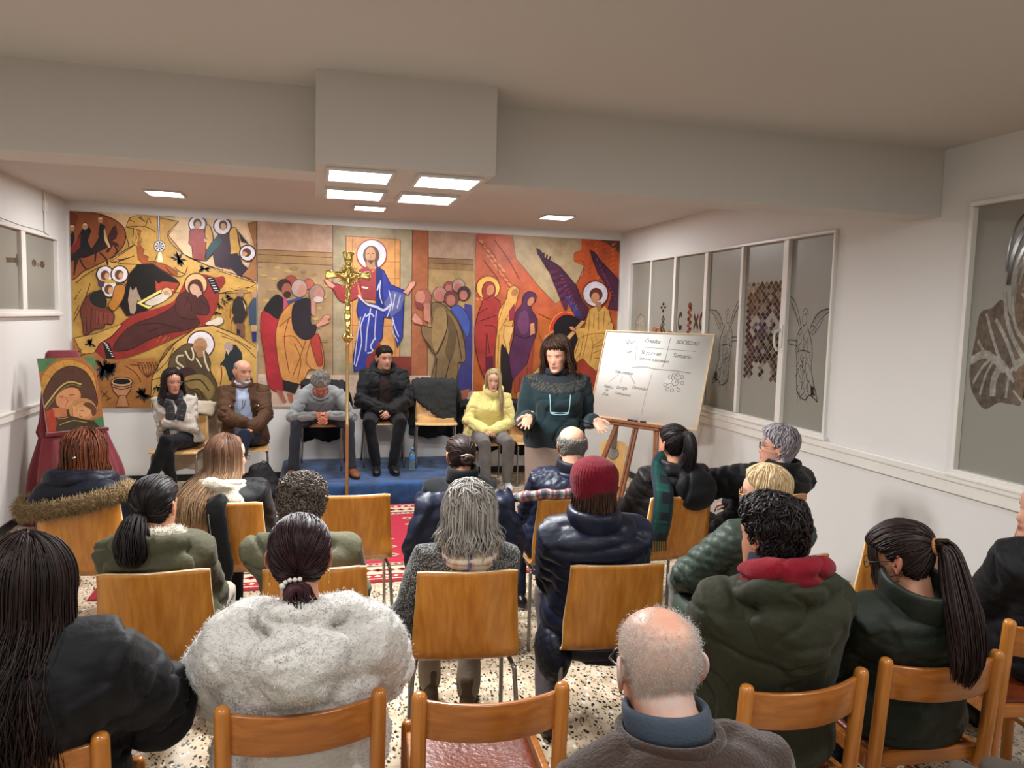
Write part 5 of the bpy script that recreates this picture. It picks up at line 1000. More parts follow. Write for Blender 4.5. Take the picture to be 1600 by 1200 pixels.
class Person:
    def __init__(s, label, hip, yaw, head, hyaw=0, hpitch=0, hroll=0, sex='f', seat=.462, z0=0.0, hs=.95, girth=1.0, sw=None, skin='#c08a6c', face='#b8866a', group='audience', stand=False, slump=.03, vox=.0068, back=None, **fk):
        if group == GA and back:      # sits a little forward of the chair back
            hip = (hip[0] - .07 * math.sin(R(yaw)), hip[1] + .07 * math.cos(R(yaw))); head = (head[0], head[1] + .045, head[2] - .018 - .045 * (1.8 - head[2]) / head[1])
        s.back = back
        s.t = empty('person', (hip[0], hip[1], z0), R(yaw), label, 'person', group); s.sex, s.girth, s.hs, s.stand = sex, girth, hs, stand
        c, sn = math.cos(R(yaw)), math.sin(R(yaw)); dx, dy = head[0] - hip[0], head[1] - hip[1]
        s.H = np.array([dx * c + dy * sn, -dx * sn + dy * c, head[2] - z0]); s.yaw = yaw
        s.RH = np.array(Matrix.Rotation(R(hyaw), 3, 'Z') @ Matrix.Rotation(R(-hpitch), 3, 'X') @ Matrix.Rotation(R(hroll), 3, 'Y')); s.fk = fk
        s.P = np.array([0, 0, (seat if not stand else .86) + .095]); s.seat = seat
        nb = np.array(Matrix.Rotation(R(hyaw * .4), 3, 'Z') @ Vector((0, -.034 - .11 * max(0, math.sin(R(hpitch))), -.120 + fk.get('nk', 0) + .03 * max(0, math.sin(R(hpitch)))))); s.N = s.H + nb * (hs / .95)
        s.C = (s.P + s.N) / 2 + np.array([0, -slump, 0]); s.sw = (sw or (.164 if sex == 'm' else .142)) * girth; s.skin, s.vox = skin, vox
        s.neck = s.H + s.RH @ (np.array([0, -.028, -.055]) * hs)
        up = unit(s.N - s.C); X = np.array([1.0, 0, 0]); s.up, s.X, s.Yf = up, X, unit(np.cross(up, X)) * 1.0
        sp = bez(s.P, s.C, s.N, [.86])[0]; s.S = {q: sp + X * q * s.sw for q in (-1, 1)}; s.arms, s.hands = {}, {}
        s.kn, s.an = {}, {}
    def hp(s, p): return np.asarray(p, float) * s.hs @ s.RH.T + s.H                 # head frame -> person frame
    def arm(s, q, target, pole=None, d=None, n=None, curl=.55, L1=.285, L2=.250, spread=.1, thumb_in=.3):
        pole = pole if pole is not None else (q * .42, -.4, -.8); E, W = ik(s.S[q], target, L1 * s.girth ** .3, L2 * s.girth ** .3, pole); s.arms[q] = (s.S[q], E, W)
        s.hands[q] = (W, unit(d) if d is not None else unit(W - E), n if n is not None else (-q * .6, 0, -.8), curl, spread, thumb_in)
    def leg(s, q, knee, ankle): s.kn[q], s.an[q] = np.asarray(knee, float), np.asarray(ankle, float)
    def defaults(s):
        for q in (-1, 1):
            if q not in s.arms: s.arm(q, (q * .06, .30, s.seat + .19), d=(-q * .8, .5, -.1), n=(0, -.3, -1))
            if q not in s.kn: s.leg(q, (q * .115, .435, s.seat + .045), (q * .105, .40, .085))
    def hipj(s, q): return s.P + np.array([q * .092 * s.girth, .01, -.012 if not s.stand else -.04])
    # -- the body
    def body(s, stubble=None, blush=.35, lips='#934a42', crown=None, brow='#4a3628', eyes=True, lipopen=0, fingers=True):
        s.defaults(); k = s.fk; hg = head_grid(64, 56, True, k.get('jaw', 1.0 if s.sex == 'm' else .94), k.get('nose', 1.0 if s.sex == 'm' else .82), k.get('wide', 1.0))
        parts = [hg] + ear(-1) + ear(1); parts = [(s.hp(v), f) for v, f in parts]
        nr = .058 * (1 if s.sex == 'm' else .86) * s.girth ** .5
        nk = sweep([s.N - s.up * .05, s.N, (s.N + s.neck) / 2, s.neck, s.hp((0, -.012, -.02))], [nr * 1.35, nr * 1.12, nr, nr * 1.0, nr * .9], k=18, up=(0, 1, 0)); parts.append(nk)
        V1, F1, _ = remesh(merge(*parts), s.vox, 2)
        L = (V1 - s.H) @ s.RH / s.hs; x, y, z = L.T; ax = np.abs(x); base = np.array(srgb(s.skin)); C1 = np.tile(base, (len(V1), 1))
        def tint(c, w): nonlocal C1; w = np.clip(w, 0, 1)[:, None]; C1 = C1 * (1 - w) + np.array(srgb(c)) * w
        fr = sstep(y, .03, .07)
        tint('#b8604c', blush * (gauss(ax - .042, .020) * gauss(z + .030, .020) * fr + .8 * gauss(x, .014) * gauss(z + .036, .014) * fr)); tint('#b5604e', .45 * (ax > .076) * gauss(z, .04))
        if stubble: tint(stubble[0], stubble[1] * fr * np.clip(sstep(-z, .048, .066) + .8 * gauss(z + .052, .007) * (ax < .034), 0, 1) * (1 - .9 * gauss(z + .0715, .007) * gauss(x, .022)))
        if len(stubble or ()) > 2: tint(stubble[0], .8 * fr * (np.clip(gauss(z + .055, .006) * (ax < .032) + sstep(-z, .079, .088), 0, 1)))
        if lips: tint(lips, .85 * fr * gauss(x, .021) * np.clip(gauss(z + .0650, .0058) + gauss(z + .0775, .0066), 0, 1)); tint('#33130f', .9 * fr * gauss(x, .020) * gauss(z + .0712, .0024 + lipopen))
        if brow: tint(brow, .8 * fr * gauss(z - .0225 + (ax - .03) ** 2 * 3, .0042) * sstep(ax, .010, .014) * (1 - sstep(ax, .046, .054)))
        if eyes is not None: tint('#5a3a2e', .5 * fr * gauss(ax - .031, .014) * gauss(z - .010, .004)); tint('#7a4a3c', .35 * fr * gauss(ax - .031, .014) * gauss(z + .006, .005))
        if eyes is False: tint('#5a382c', .7 * fr * gauss(ax - .031, .010) * gauss(z + .003, .0017))
        if crown: C1 = crown(L, C1)
        meshes = [(V1, F1, C1)]
        hp_ = []
        for q in (-1, 1):
            S, E, W = s.arms[q]; wd, d, n, curl, spread, ti = (s.hands[q][0],) + s.hands[q][1:]
            hp_.append(hand_part(W, d, n, q, curl, spread, .95 if s.sex == 'm' else .86, ti)); hp_.append(sweep([E + (W - E) * .35, E + (W - E) * .75, W + d * .01], [.027, .025, .022], k=12))
        V2, F2, _ = remesh(merge(*hp_), .0044 if s.vox < .005 else .0070, 2); meshes.append((V2, F2, np.tile(base * np.array([1.0, .93, .90]), (len(V2), 1))))
        sp = bez(s.P, s.C, s.N, np.clip(TT[2:10], 0, 1)); core = [s.loft(-.055, 0, 0.94)]
        for q in (-1, 1):
            S, E, W = s.arms[q]; core += [sweep([S * .9 + s.N * .1, S, E, E + (W - E) * .7], [.034, .036, .030, .026], k=10), sweep([s.hipj(q), s.kn[q], s.an[q]], [.055, .040, .032], k=10)]
        V3, F3, _ = remesh(merge(*core), .020, 2); V3 = s.clear(V3); meshes.append((V3, F3, np.tile(base, (len(V3), 1))))
        V, F = merge(*[(a, b) for a, b, _ in meshes]); s.b = obj('body', V, F, SKIN, s.t, col=np.concatenate([c for _, _, c in meshes]))
        if eyes:
            for q in (-1, 1):
                v, f = ellipsoid((q * .031, .0668, .002), (.0120, .0115, .0070), 14); mi = [1 if np.mean([v[i][1] for i in fc]) > .0745 and abs(np.mean([v[i][0] for i in fc]) - q * .031) < .0062 else 0 for fc in f]
                obj('eye', s.hp(v), f, [EYEW, EYED], s.t, mi=mi)
        return s
    def loft(s, inf=.02, t0=-.06, t1=1.0, flare=0.0, wide=1.0, k=40, bust=0.0, belly=0.0, e=2.35):
        ts = np.linspace(t0, t1, 26); pts = bez(s.P, s.C, s.N, ts); T = np.gradient(pts, axis=0); T /= np.linalg.norm(T, axis=1)[:, None]; th = np.linspace(0, 2 * math.pi, k, endpoint=False); c, sn = np.cos(th), np.sin(th); ce, se = np.sign(c) * np.abs(c) ** (2 / e), np.sign(sn) * np.abs(sn) ** (2 / e)
        g = s.girth; V = []
        for i, t in enumerate(ts):
            w = (np.interp(t, TT, TW[s.sex]) * g * wide + inf * (1 - .35 * sstep(t, .86, 1.0))); f = np.interp(t, TT, TF[s.sex]) * g + inf + bust * math.exp(-((t - .62) / .14) ** 2) + belly * math.exp(-((t - .25) / .2) ** 2); b = np.interp(t, TT, TB[s.sex]) * g + inf
            fl = 1 + flare * max(0, .25 - t); Y = unit(np.cross(T[i], s.X)); V.append(pts[i] + (ce * w * fl)[:, None] * s.X + (np.where(se > 0, f, b) * se * fl)[:, None] * Y)
        n = len(ts); V = np.vstack(V + [pts[:1], pts[-1:]]); F = [(i * k + q, i * k + (q + 1) % k, (i + 1) * k + (q + 1) % k, (i + 1) * k + q) for i in range(n - 1) for q in range(k)]
        F += [(n * k, (q + 1) % k, q) for q in range(k)] + [(n * k + 1, (n - 1) * k + q, (n - 1) * k + (q + 1) % k) for q in range(k)]
        return V, F
    def where(s, V):
        """Nearest limb axis of each point: 0 spine, -1 / 1 arms; arc length along it in metres; angle round it."""
        ax = {0: bez(s.P, s.C, s.N, np.linspace(-.25, 1.05, 24))}
        for q in (-1, 1): S, E, W = s.arms[q]; ax[q] = np.vstack([S + (E - S) * np.linspace(0, 1, 12)[:, None], E + (W - E) * np.linspace(.08, 1.05, 12)[:, None]])
        best, who, arc, ang = np.full(len(V), 9.), np.zeros(len(V), int), np.zeros(len(V)), np.zeros(len(V))
        for q, A in ax.items():
            sl = np.concatenate([[0], np.cumsum(np.linalg.norm(np.diff(A, axis=0), axis=1))]); d = np.linalg.norm(V[:, None] - A[None], axis=2); j = d.argmin(1); dd = d[np.arange(len(V)), j] / (.150 if q == 0 else .062)
            T = np.gradient(A, axis=0)[j]; T /= np.linalg.norm(T, axis=1)[:, None]; r = V - A[j]; al = (r * T).sum(1); a = np.arctan2((r * np.cross(T, s.X)).sum(1), (r * s.X).sum(1)); m = dd < best
            best[m], who[m], arc[m], ang[m] = dd[m], q, (sl[j] + al)[m], a[m]
        return who, arc, ang
    # -- clothes
    def top(s, name, m, inf=.02, hem=-.06, up=.985, quilt=None, folds=.007, sleeve=(.074, .064, .054, .044), flare=.25, vox=.0105, bust=.0, belly=.0, cuff=.97, seed=0, wide=1.0, fuzz=0.0, extra=(), label=None, it=4, sdrop=0.0):
        parts = [s.loft(inf, hem, up, flare, wide, bust=bust, belly=belly)]
        for q in (-1, 1):
            S, E, W = s.arms[q]; i2 = inf * .75; r = np.array(sleeve) * .90 * s.girth ** .7 + i2 - .014; A = S + (bez(s.P, s.C, s.N, [.86])[0] - S) * .35; pe = E + (E - (S + W) / 2) * .06
            parts.append(sweep([A - s.up * .004, S - s.up * sdrop, (S + E) / 2, pe, (E + W) / 2, E + (W - E) * cuff], [r[0] * .92, r[0], r[1], r[2] * 1.04, (r[2] + r[3]) / 2, r[3]], k=18))
        V, F, N = remesh(merge(*parts, *extra), vox, it); who, arc, ang = s.where(V); d = np.zeros(len(V))
        if folds:
            d += folds * (vnoise(V * [1, 1, .7], 9, seed) + .45 * vnoise(V, 19, seed + 1)); arm = who != 0; q_ = np.stack([V[:, 0] + .5 * V[:, 2], V[:, 1], V[:, 2] * 1.5 - .3 * np.abs(V[:, 0])], 1); d -= folds * 1.5 * np.maximum(0, 1 - np.abs(vnoise(q_, 7.5, seed + 5)) / .16) * (1 - .5 * (vnoise(V, 5, seed + 7) > 0))
            Le = np.linalg.norm(s.arms[1][1] - s.arms[1][0]); d += np.where(arm, folds * .9 * np.sin(arc / .013 + 3 * vnoise(V, 12, seed)) * gauss(arc - Le, .07), 0)
        if quilt:
            kind, pitch, amp = quilt
            if kind == 'h': d += amp * (np.abs(np.sin(math.pi * (arc + .006 * vnoise(V, 10, seed)) / np.where(who == 0, pitch, pitch * .9))) ** .5 - .6) * np.where(who == 0, 1, .8)
            if kind == 'd':
                rr = np.where(who == 0, .17, .065); u = ang * rr / pitch; w = arc / pitch
                a, b = u + w, u - w; d += amp * (np.minimum(np.abs(np.sin(math.pi * a)), np.abs(np.sin(math.pi * b))) ** .55 - .55)
            if kind == 'k': d += amp * np.where(who == 0, np.sin(ang * .17 / pitch * 2 * math.pi), np.sin(ang * .06 / pitch * 2 * math.pi))
            if kind == 'r': d += amp * np.sin(arc / pitch * 2 * math.pi)
        if fuzz: d += fuzz * vnoise(V, 60, seed)
        V = s.clear(V + N * d[:, None]); o = obj(name, V, F, m, s.t); s.topv = (V, F, N)
        if label: o['label'] = label
        s.topo = o; return o
    def clear(s, V):
        """Keep cloth and body in front of the chair back they lean on."""
        if not s.back: return V
        V = V.copy(); x, z = np.abs(V[:, 0]), V[:, 2]
        if s.back == 'shell': yb = np.interp(z, [.455, .49, .53, .62, .74, .842, .90], [-.172, -.200, -.215, -.232, -.252, -.262, -.34]) + .026 + .030 * np.minimum(1, x / .2) ** 2; ok = (x < .235) & (z > .48)
        else: yb = np.where(x > .155, np.interp(z, [.45, .80, .90], [-.175, -.205, -.30]), np.interp(z, [.45, .60, .77, .86], [-.24, -.225, -.232, -.32]) + .03 * np.minimum(1, x / .18) ** 2) + .004; ok = (x < .255) & (z > .47)
        V[:, 1] = np.where(ok, np.maximum(V[:, 1], yb), V[:, 1]); return V
    def ring(s, name, m, c=None, r=(.080, .088), h=.03, th=.012, tilt=0, parent=None, lump=0, seed=0, back=0.0, e=2.6, uv=False, open_=0.0):
        """Collar, roll neck or scarf: a band round the neck."""
        n = 44; th_ = np.linspace(0, 2 * math.pi, n, endpoint=False); c = (s.N + s.up * .012) if c is None else np.asarray(c); Y = s.Yf * math.cos(tilt) + s.up * math.sin(tilt)
        pts = np.array([c + s.X * math.cos(a) * r[0] + Y * math.sin(a) * r[1] + s.up * back * max(0, -math.sin(a)) for a in th_]); hh = np.full(n, h); tt = np.full(n, th)
        if open_: hh = hh * (1 - open_ * sstep(np.sin(th_), .5, .98))
        if lump: hh = hh * (1 + lump * np.sin(th_ * 3 + seed)); tt = tt * (1 + lump * np.cos(th_ * 5 + seed)); pts = pts + s.up * (lump * .02 * np.sin(th_ * 2 + seed))[:, None]
        v, f = sweep(pts, tt, hh, k=14, up=s.up, e=e, closed=True)
        U = np.array([(i / n * 4, q / 14) for i in range(n) for q in range(14)])
        return obj(name, v, f, m, parent or s.t, uv=U)
    def hood(s, m, size=1.0, drop=.0, seed=1, parent=None, vox=.010, name='hood', rim=.030, wide=1.0, pouch=True, folds=.008, deep=.0):
        c = s.N + s.up * (.000 - drop); B = -s.Yf; n = 30; th = np.linspace(0, 2 * math.pi, n, endpoint=False)
        loop = np.array([c + s.X * math.cos(a) * .105 * size * wide + s.Yf * (math.sin(a) * .098 * size - .022) + s.up * (.022 - .030 * math.sin(a)) for a in th]); rr = np.array([rim * size * (1.15 - .35 * math.sin(a)) for a in th])
        parts = [sweep(loop, rr, rr * 1.05, k=14, up=s.up, closed=True)]
        if pouch:
            parts += [ellipsoid(c + B * (.118 * size + deep) - s.up * .060 * size, np.array([.135 * wide, .058, .115]) * size, 24), ellipsoid(c + B * (.135 * size + deep) - s.up * .115 * size, np.array([.085 * wide, .050, .075]) * size, 20)]
        V, F, N = remesh(merge(*parts), vox, 5); rho = np.linalg.norm((V - c) * [1.0, .8, 1.15], axis=1); bk = sstep(-(V - c) @ s.Yf, .03, .10); V = V + N * (folds * (vnoise(V, 11, seed) + .5 * vnoise(V * [1, 1, 1.6], 22, seed)) + bk * folds * .7 * np.sin((rho + .02 * vnoise(V, 8, seed)) / (.0125 * size ** .5)) - folds * 1.2 * np.maximum(0, 1 - np.abs(vnoise(V * [.8, 1, 1.5], 10, seed + 3)) / .15))[:, None]; V = s.clear(V); s.hoodv = (V, F, N); s.loop = loop
        return obj(name, V, F, m, parent or s.t)
    def trousers(s, m, r=(.088, .078, .062, .054, .052), inf=.0, folds=.006, name='trousers', hemk=.97, seed=5, skirt=False, vox=.0165):
        parts = [ellipsoid(s.P + [0, .0, -.015], (.172 * s.girth + inf, .135 * s.girth + inf, .105), 24)]; rr = np.array(r) * s.girth ** .6 + inf
        for q in (-1, 1):
            h, k_, a = s.hipj(q), s.kn[q], s.an[q]; kk = k_ + unit(k_ - (h + a) / 2) * .012
            parts.append(sweep([h, (h + k_) / 2, kk, (k_ + a) / 2, k_ + (a - k_) * hemk], rr, k=18))
        V, F, N = remesh(merge(*parts), vox, 3); V = V + N * (folds * (vnoise(V, 10, seed) + .6 * vnoise(V, 22, seed + 1)))[:, None]
        return obj(name, V, F, m, s.t)
    def shoes(s, m, sole, yaw=(8, 8), size=1.0, pitch=(0, 0), high=.0):
        for i, q in enumerate((-1, 1)):
            M = rotm(rz=R(-q * yaw[i]), rx=R(pitch[i]), loc=(s.an[q] - np.array([0, 0, .085])).tolist()); f = size
            V, F, _ = remesh(merge(sweep([(0, -.055 * f, .045), (0, 0, .050), (0, .07 * f, .042), (0, .13 * f, .034), (0, .165 * f, .028)], np.array([.034, .037, .042, .044, .032]) * f, np.array([.038, .042, .034, .026, .018]), k=16, e=2.5), sweep([(0, -.012, .05), (0, -.008, .10 + high)], .036, .040, k=14)), .0105, 3)
            V[:, 2] = np.maximum(V[:, 2], .012); o = obj('shoe', *xf((V, F), M), m, s.t)
            n = 24; th = np.linspace(0, 2 * math.pi, n, endpoint=False); oy = np.sin(th); L = np.stack([np.cos(th) * (.040 + .008 * oy) * f, .054 * f + oy * .122 * f], 1); v = [(x, y, 0.001) for x, y in L] + [(x, y, .020) for x, y in L]
            obj('sole', *xf((v, [tuple(range(n - 1, -1, -1)), tuple(range(n, 2 * n))] + [(j, (j + 1) % n, (j + 1) % n + n, j + n) for j in range(n)]), M), sole, o, smooth=False)
    def glasses(s, m, rx=.024, rz=.018, y=.103, z=.001, name='glasses', r=.0016):
        P_ = []
        for q in (-1, 1):
            th = np.linspace(0, 2 * math.pi, 20, endpoint=False); P_.append(sweep([(q * .0315 + rx * math.cos(a), y - .004 * abs(math.cos(a)), z + rz * math.sin(a)) for a in th], r, k=6, closed=True, up=(0, 1, 0)))
            P_.append(sweep([(q * (.0315 + rx), y - .004, z + .006), (q * .072, y - .03, z + .006), (q * .079, .0, z + .006), (q * .0785, -.02, z - .008)], r, k=6))
        P_.append(sweep([(-.008, y, z + .004), (0, y + .003, z + .006), (.008, y, z + .004)], r, k=6)); v, f = merge(*P_); o = obj(name, s.hp(v), f, m, s.t)
        return o
    def bead(s, name, p, r, m, hoop=0):
        if hoop: th = np.linspace(0, 2 * math.pi, 18, endpoint=False); v, f = sweep([(p[0], p[1] + hoop * math.cos(a), p[2] + hoop * math.sin(a)) for a in th], r, k=6, closed=True, up=(1, 0, 0))
        else: v, f = ellipsoid(p, (r, r, r), 10)
        obj(name, s.hp(v), f, m, s.t)

# -- hair, all in the head frame
LINES = dict(short=[.086, .082, .052, .002, -.015, -.055, -.072], pulled=[.088, .083, .055, .012, -.012, -.050, -.078], bob=[.090, .082, .045, -.045, -.075, -.090, -.100], crop=[.094, .088, .06, .012, -.01, -.05, -.07], fringe=[.045, .045, .035, -.045, -.075, -.090, -.100])
def cap_mask(V, line, soft=.012, top=None):
    az = np.degrees(np.arctan2(np.abs(V[:, 0]), V[:, 1] + .008)); zl = np.interp(az, [0, 30, 60, 85, 100, 122, 180], LINES[line] if isinstance(line, str) else line); m = sstep(V[:, 2] - zl, -soft, soft)
    if top is not None: m = m * sstep(np.interp(az, [0, 30, 60, 85, 100, 122, 180], top) - V[:, 2], -soft, soft)
    return m
def hair_cap(line, thick=.014, soft=.010, lump=.003, seed=0, top=None, pole=(0, -.35, .94), tuft=0.0):
    V, F = HG0; r = V - HC0; rn = np.linalg.norm(r, axis=1)[:, None]; N = r / rn; m = cap_mask(V, line, soft, top); t = thick * (1 + tuft * sstep(V[:, 2], .02, .11)); W = V + N * (-.008 + (.008 + t) * m + lump * m * vnoise(V, 38, seed))[:, None]
    return (W, F, flow_uv(W, pole), m)
def flow_uv(W, pole):
    p = unit(pole); a = unit(np.cross(p, (1, 0, .01))); b = np.cross(p, a); r = W - HC0; r = r / np.linalg.norm(r, axis=1)[:, None]; ang = np.arctan2(r @ b, r @ a)
    return np.stack([np.abs(ang) / math.pi, np.arccos(np.clip(r @ p, -1, 1)) / math.pi], 1)
def locks(paths, r, seed=0, k=3, taper=.35, flat=1.0):
    """Many thin tapering hair locks: paths (N, m, 3)."""
    P = np.asarray(paths, float); n, m, _ = P.shape; r = np.broadcast_to(np.asarray(r, float), n); T = np.gradient(P, axis=1); T /= np.linalg.norm(T, axis=2)[..., None] + 1e-9
    ref = np.array([.31, .87, .38]); A = np.cross(T, ref); A /= np.linalg.norm(A, axis=2)[..., None] + 1e-9; B = np.cross(T, A); s = np.linspace(0, 1, m); prof = np.minimum(1, .55 + 3 * s) * (1 - (1 - taper) * s ** 2.2); prof[-1] *= .35
    th = np.linspace(0, 2 * math.pi, k, endpoint=False); V = P[:, :, None] + (r[:, None] * prof)[:, :, None, None] * (np.cos(th)[:, None] * A[:, :, None] + np.sin(th)[:, None] * B[:, :, None] * flat)
    base = np.arange(n)[:, None, None] * m * k + np.arange(m - 1)[None, :, None] * k; q = np.arange(k)[None, None]; q2 = (q + 1) % k; F = np.stack([base + q, base + q2, base + k + q2, base + k + q], 3).reshape(-1, 4)
    g = np.random.default_rng(seed); u = g.random(n); U = np.stack([np.broadcast_to(u[:, None, None], (n, m, k)), np.broadcast_to(s[None, :, None], (n, m, k))], 3).reshape(-1, 2)
    return V.reshape(-1, 3), F, U
def surf_locks(cap, n, arc, r, pole=(0, -.35, .94), lift=.004, wave=0.0, freq=3.0, jit=.25, m=9, seed=0, zmin=-1, gravity=0.0):
    W, F, U, mk = cap; g = np.random.default_rng(seed); idx = np.where((mk > .75) & (W[:, 2] > zmin))[0]; idx = g.choice(idx, n); p = unit(pole); D_ = W - HC0; rad = np.linalg.norm(D_, axis=1); D_ = D_ / rad[:, None]
    d = D_[idx] + g.normal(0, .05, (n, 3)); d /= np.linalg.norm(d, axis=1)[:, None]; t = d * (d @ p)[:, None] - p + g.normal(0, jit, (n, 3)) + np.array([0, 0, -gravity]); t -= d * (t * d).sum(1)[:, None]; t /= np.linalg.norm(t, axis=1)[:, None] + 1e-9; bn = np.cross(d, t)
    out = np.empty((n, m, 3)); ar = arc * g.uniform(.6, 1.2, n); ph = g.uniform(0, 6.28, n)
    for i, s in enumerate(np.linspace(-.15, 1, m)):
        q = d * np.cos(ar * s)[:, None] + t * np.sin(ar * s)[:, None]; near = (q @ D_.T).argmax(1); rr = rad[near] + lift * (1 + .6 * np.sin(math.pi * s))
        out[:, i] = HC0 + q * rr[:, None] + (wave * np.sin(ph + freq * 2 * math.pi * s))[:, None] * bn + (wave * np.cos(ph + freq * 2 * math.pi * s))[:, None] * q
    return locks(out, r * g.uniform(.7, 1.3, n), seed)
def curtain(n, az0, az1, zend, r=.0045, flare=1.1, wave=.004, seed=0, m=13, off=.014, zj=.03, phi0=(8, 70), phi1=98, drop=-.06, xs=None, back=0.0, sides=(-1, 1)):
    """Hair falling from the crown over the head and straight down to zend. az: degrees from the face."""
    g = np.random.default_rng(seed); az = np.radians(g.uniform(az0, az1, n)); sd = g.choice(sides, n); ph0 = np.radians(g.uniform(phi0[0], phi0[1], n)); ze = zend + g.normal(0, zj, n); ph = g.uniform(0, 6.28, n); fr = g.uniform(1.2, 2.4, n); o = off * g.uniform(.35, 1.15, n); out = np.empty((n, m, 3)); fl = flare * g.uniform(.94, 1.06, n)
    for i, s in enumerate(np.linspace(0, 1, m)):
        a = np.minimum(1, s / .42); phi = ph0 + (math.radians(phi1) - ph0) * a; rx, ry, rz = .074 + o, .096 + o, .102 + o; x = rx * np.sin(phi) * np.sin(az) * sd; y = ry * np.sin(phi) * np.cos(az) - .008; z = rz * np.cos(phi) + .015
        b = np.clip((s - .42) / .58, 0, 1); z = z + (ze - z) * b; e = sstep(b, .12, .75); x = x * (1 + (fl - 1) * e); y = y * (1 + (fl - 1) * e) - back * e
        w = wave * b * np.sin(ph + fr * 6.28 * s); out[:, i] = np.stack([x + w, y + w * .5, z], 1)
    return locks(out, r * g.uniform(.7, 1.3, n), seed)
def tail(pts, rad, n, r=.0035, wave=.003, seed=0, m=14):
    P = smooth_curve(pts, 6); L = np.linspace(0, 1, len(P)); s = np.linspace(0, 1, m); C = np.stack([np.interp(s, L, P[:, i]) for i in range(3)], 1); R_ = np.interp(s, np.linspace(0, 1, len(rad)), rad); T = np.gradient(C, axis=0); T /= np.linalg.norm(T, axis=1)[:, None]; A = np.cross(T, (.9, .2, .1)); A /= np.linalg.norm(A, axis=1)[:, None]; B = np.cross(T, A)
    g = np.random.default_rng(seed); th = g.uniform(0, 6.28, n); q = np.sqrt(g.random(n)); ph = g.uniform(0, 6.28, n); ln = g.uniform(.86, 1.0, n); out = np.empty((n, m, 3))
    for i in range(m):
        tt = s[i] * ln; Ci = np.stack([np.interp(tt, s, C[:, c]) for c in range(3)], 1); Ai = np.stack([np.interp(tt, s, A[:, c]) for c in range(3)], 1); Bi = np.stack([np.interp(tt, s, B[:, c]) for c in range(3)], 1); Ri = np.interp(tt, s, R_); w = wave * s[i] * np.sin(ph + 9 * s[i])
        out[:, i] = Ci + Ai * (Ri * q * np.cos(th) + w)[:, None] + Bi * (Ri * q * np.sin(th) + w)[:, None]
    return locks(out, r * g.uniform(.7, 1.3, n), seed)
def hair_mat(name, dark, light, tip=None, streak=30, rough=.42, tipat=(.45, 1.0), along=1.6, spec=.5):
    if name in _mats: return _mats[name]
    m = bpy.data.materials.new(name); m.use_nodes = True; n, l = nodes_of(m); b = n['Principled BSDF']; b.inputs['Roughness'].default_value = min(.75, rough + .14); b.inputs['Specular IOR Level'].default_value = .30
    uv = n.new('ShaderNodeUVMap'); sx = n.new('ShaderNodeSeparateXYZ'); l.new(uv.outputs[0], sx.inputs[0]); mp = n.new('ShaderNodeMapping'); mp.inputs['Scale'].default_value = (streak, along, 1); l.new(uv.outputs[0], mp.inputs[0])
    t = n.new('ShaderNodeTexNoise'); t.inputs['Scale'].default_value = 1.0; t.inputs['Detail'].default_value = 3; l.new(mp.outputs[0], t.inputs['Vector']); r = n.new('ShaderNodeValToRGB'); r.color_ramp.elements[0].position = .34; r.color_ramp.elements[1].position = .66; r.color_ramp.elements[0].color = (*srgb(dark), 1); r.color_ramp.elements[1].color = (*srgb(light), 1); l.new(t.outputs['Fac'], r.inputs[0]); out = r.outputs[0]
    if tip:
        mr = n.new('ShaderNodeMapRange'); mr.inputs[1].default_value, mr.inputs[2].default_value = tipat; mr.inputs[4].default_value = .85; l.new(sx.outputs[1], mr.inputs[0]); ad = n.new('ShaderNodeMath'); ad.operation = 'MULTIPLY'; l.new(mr.outputs[0], ad.inputs[0]); l.new(t.outputs['Fac'], ad.inputs[1]); ad2 = n.new('ShaderNodeMath'); ad2.operation = 'MULTIPLY'; ad2.use_clamp = True; l.new(ad.outputs[0], ad2.inputs[0]); ad2.inputs[1].default_value = 1.8
        mx = n.new('ShaderNodeMix'); mx.data_type = 'RGBA'; l.new(ad2.outputs[0], mx.inputs['Factor']); l.new(out, mx.inputs['A']); mx.inputs['B'].default_value = (*srgb(tip), 1); out = mx.outputs['Result']
    l.new(out, b.inputs['Base Color']); bp = n.new('ShaderNodeBump'); bp.inputs['Strength'].default_value = .55; bp.inputs['Distance'].default_value = .004; l.new(t.outputs['Fac'], bp.inputs['Height']); l.new(bp.outputs[0], b.inputs['Normal'])
    _mats[name] = m; return m
def wear_hair(s, m, *pieces, name='hair', parent=None):
    V, F, U, n = [], [], [], 0
    for p in pieces:
        v, f, u = p[:3]; V.append(s.hp(v)); F += [tuple(i + n for i in q) for q in f] if isinstance(f, list) else (f + n).tolist(); U.append(u); n += len(v)
    return obj(name, np.concatenate(V), F, m, parent or s.t, uv=np.concatenate(U))
def with_uv(part, u=.5, v=.5): return (part[0], part[1], np.tile([u, v], (len(part[0]), 1)) + rng.random((len(part[0]), 2)) * .02)
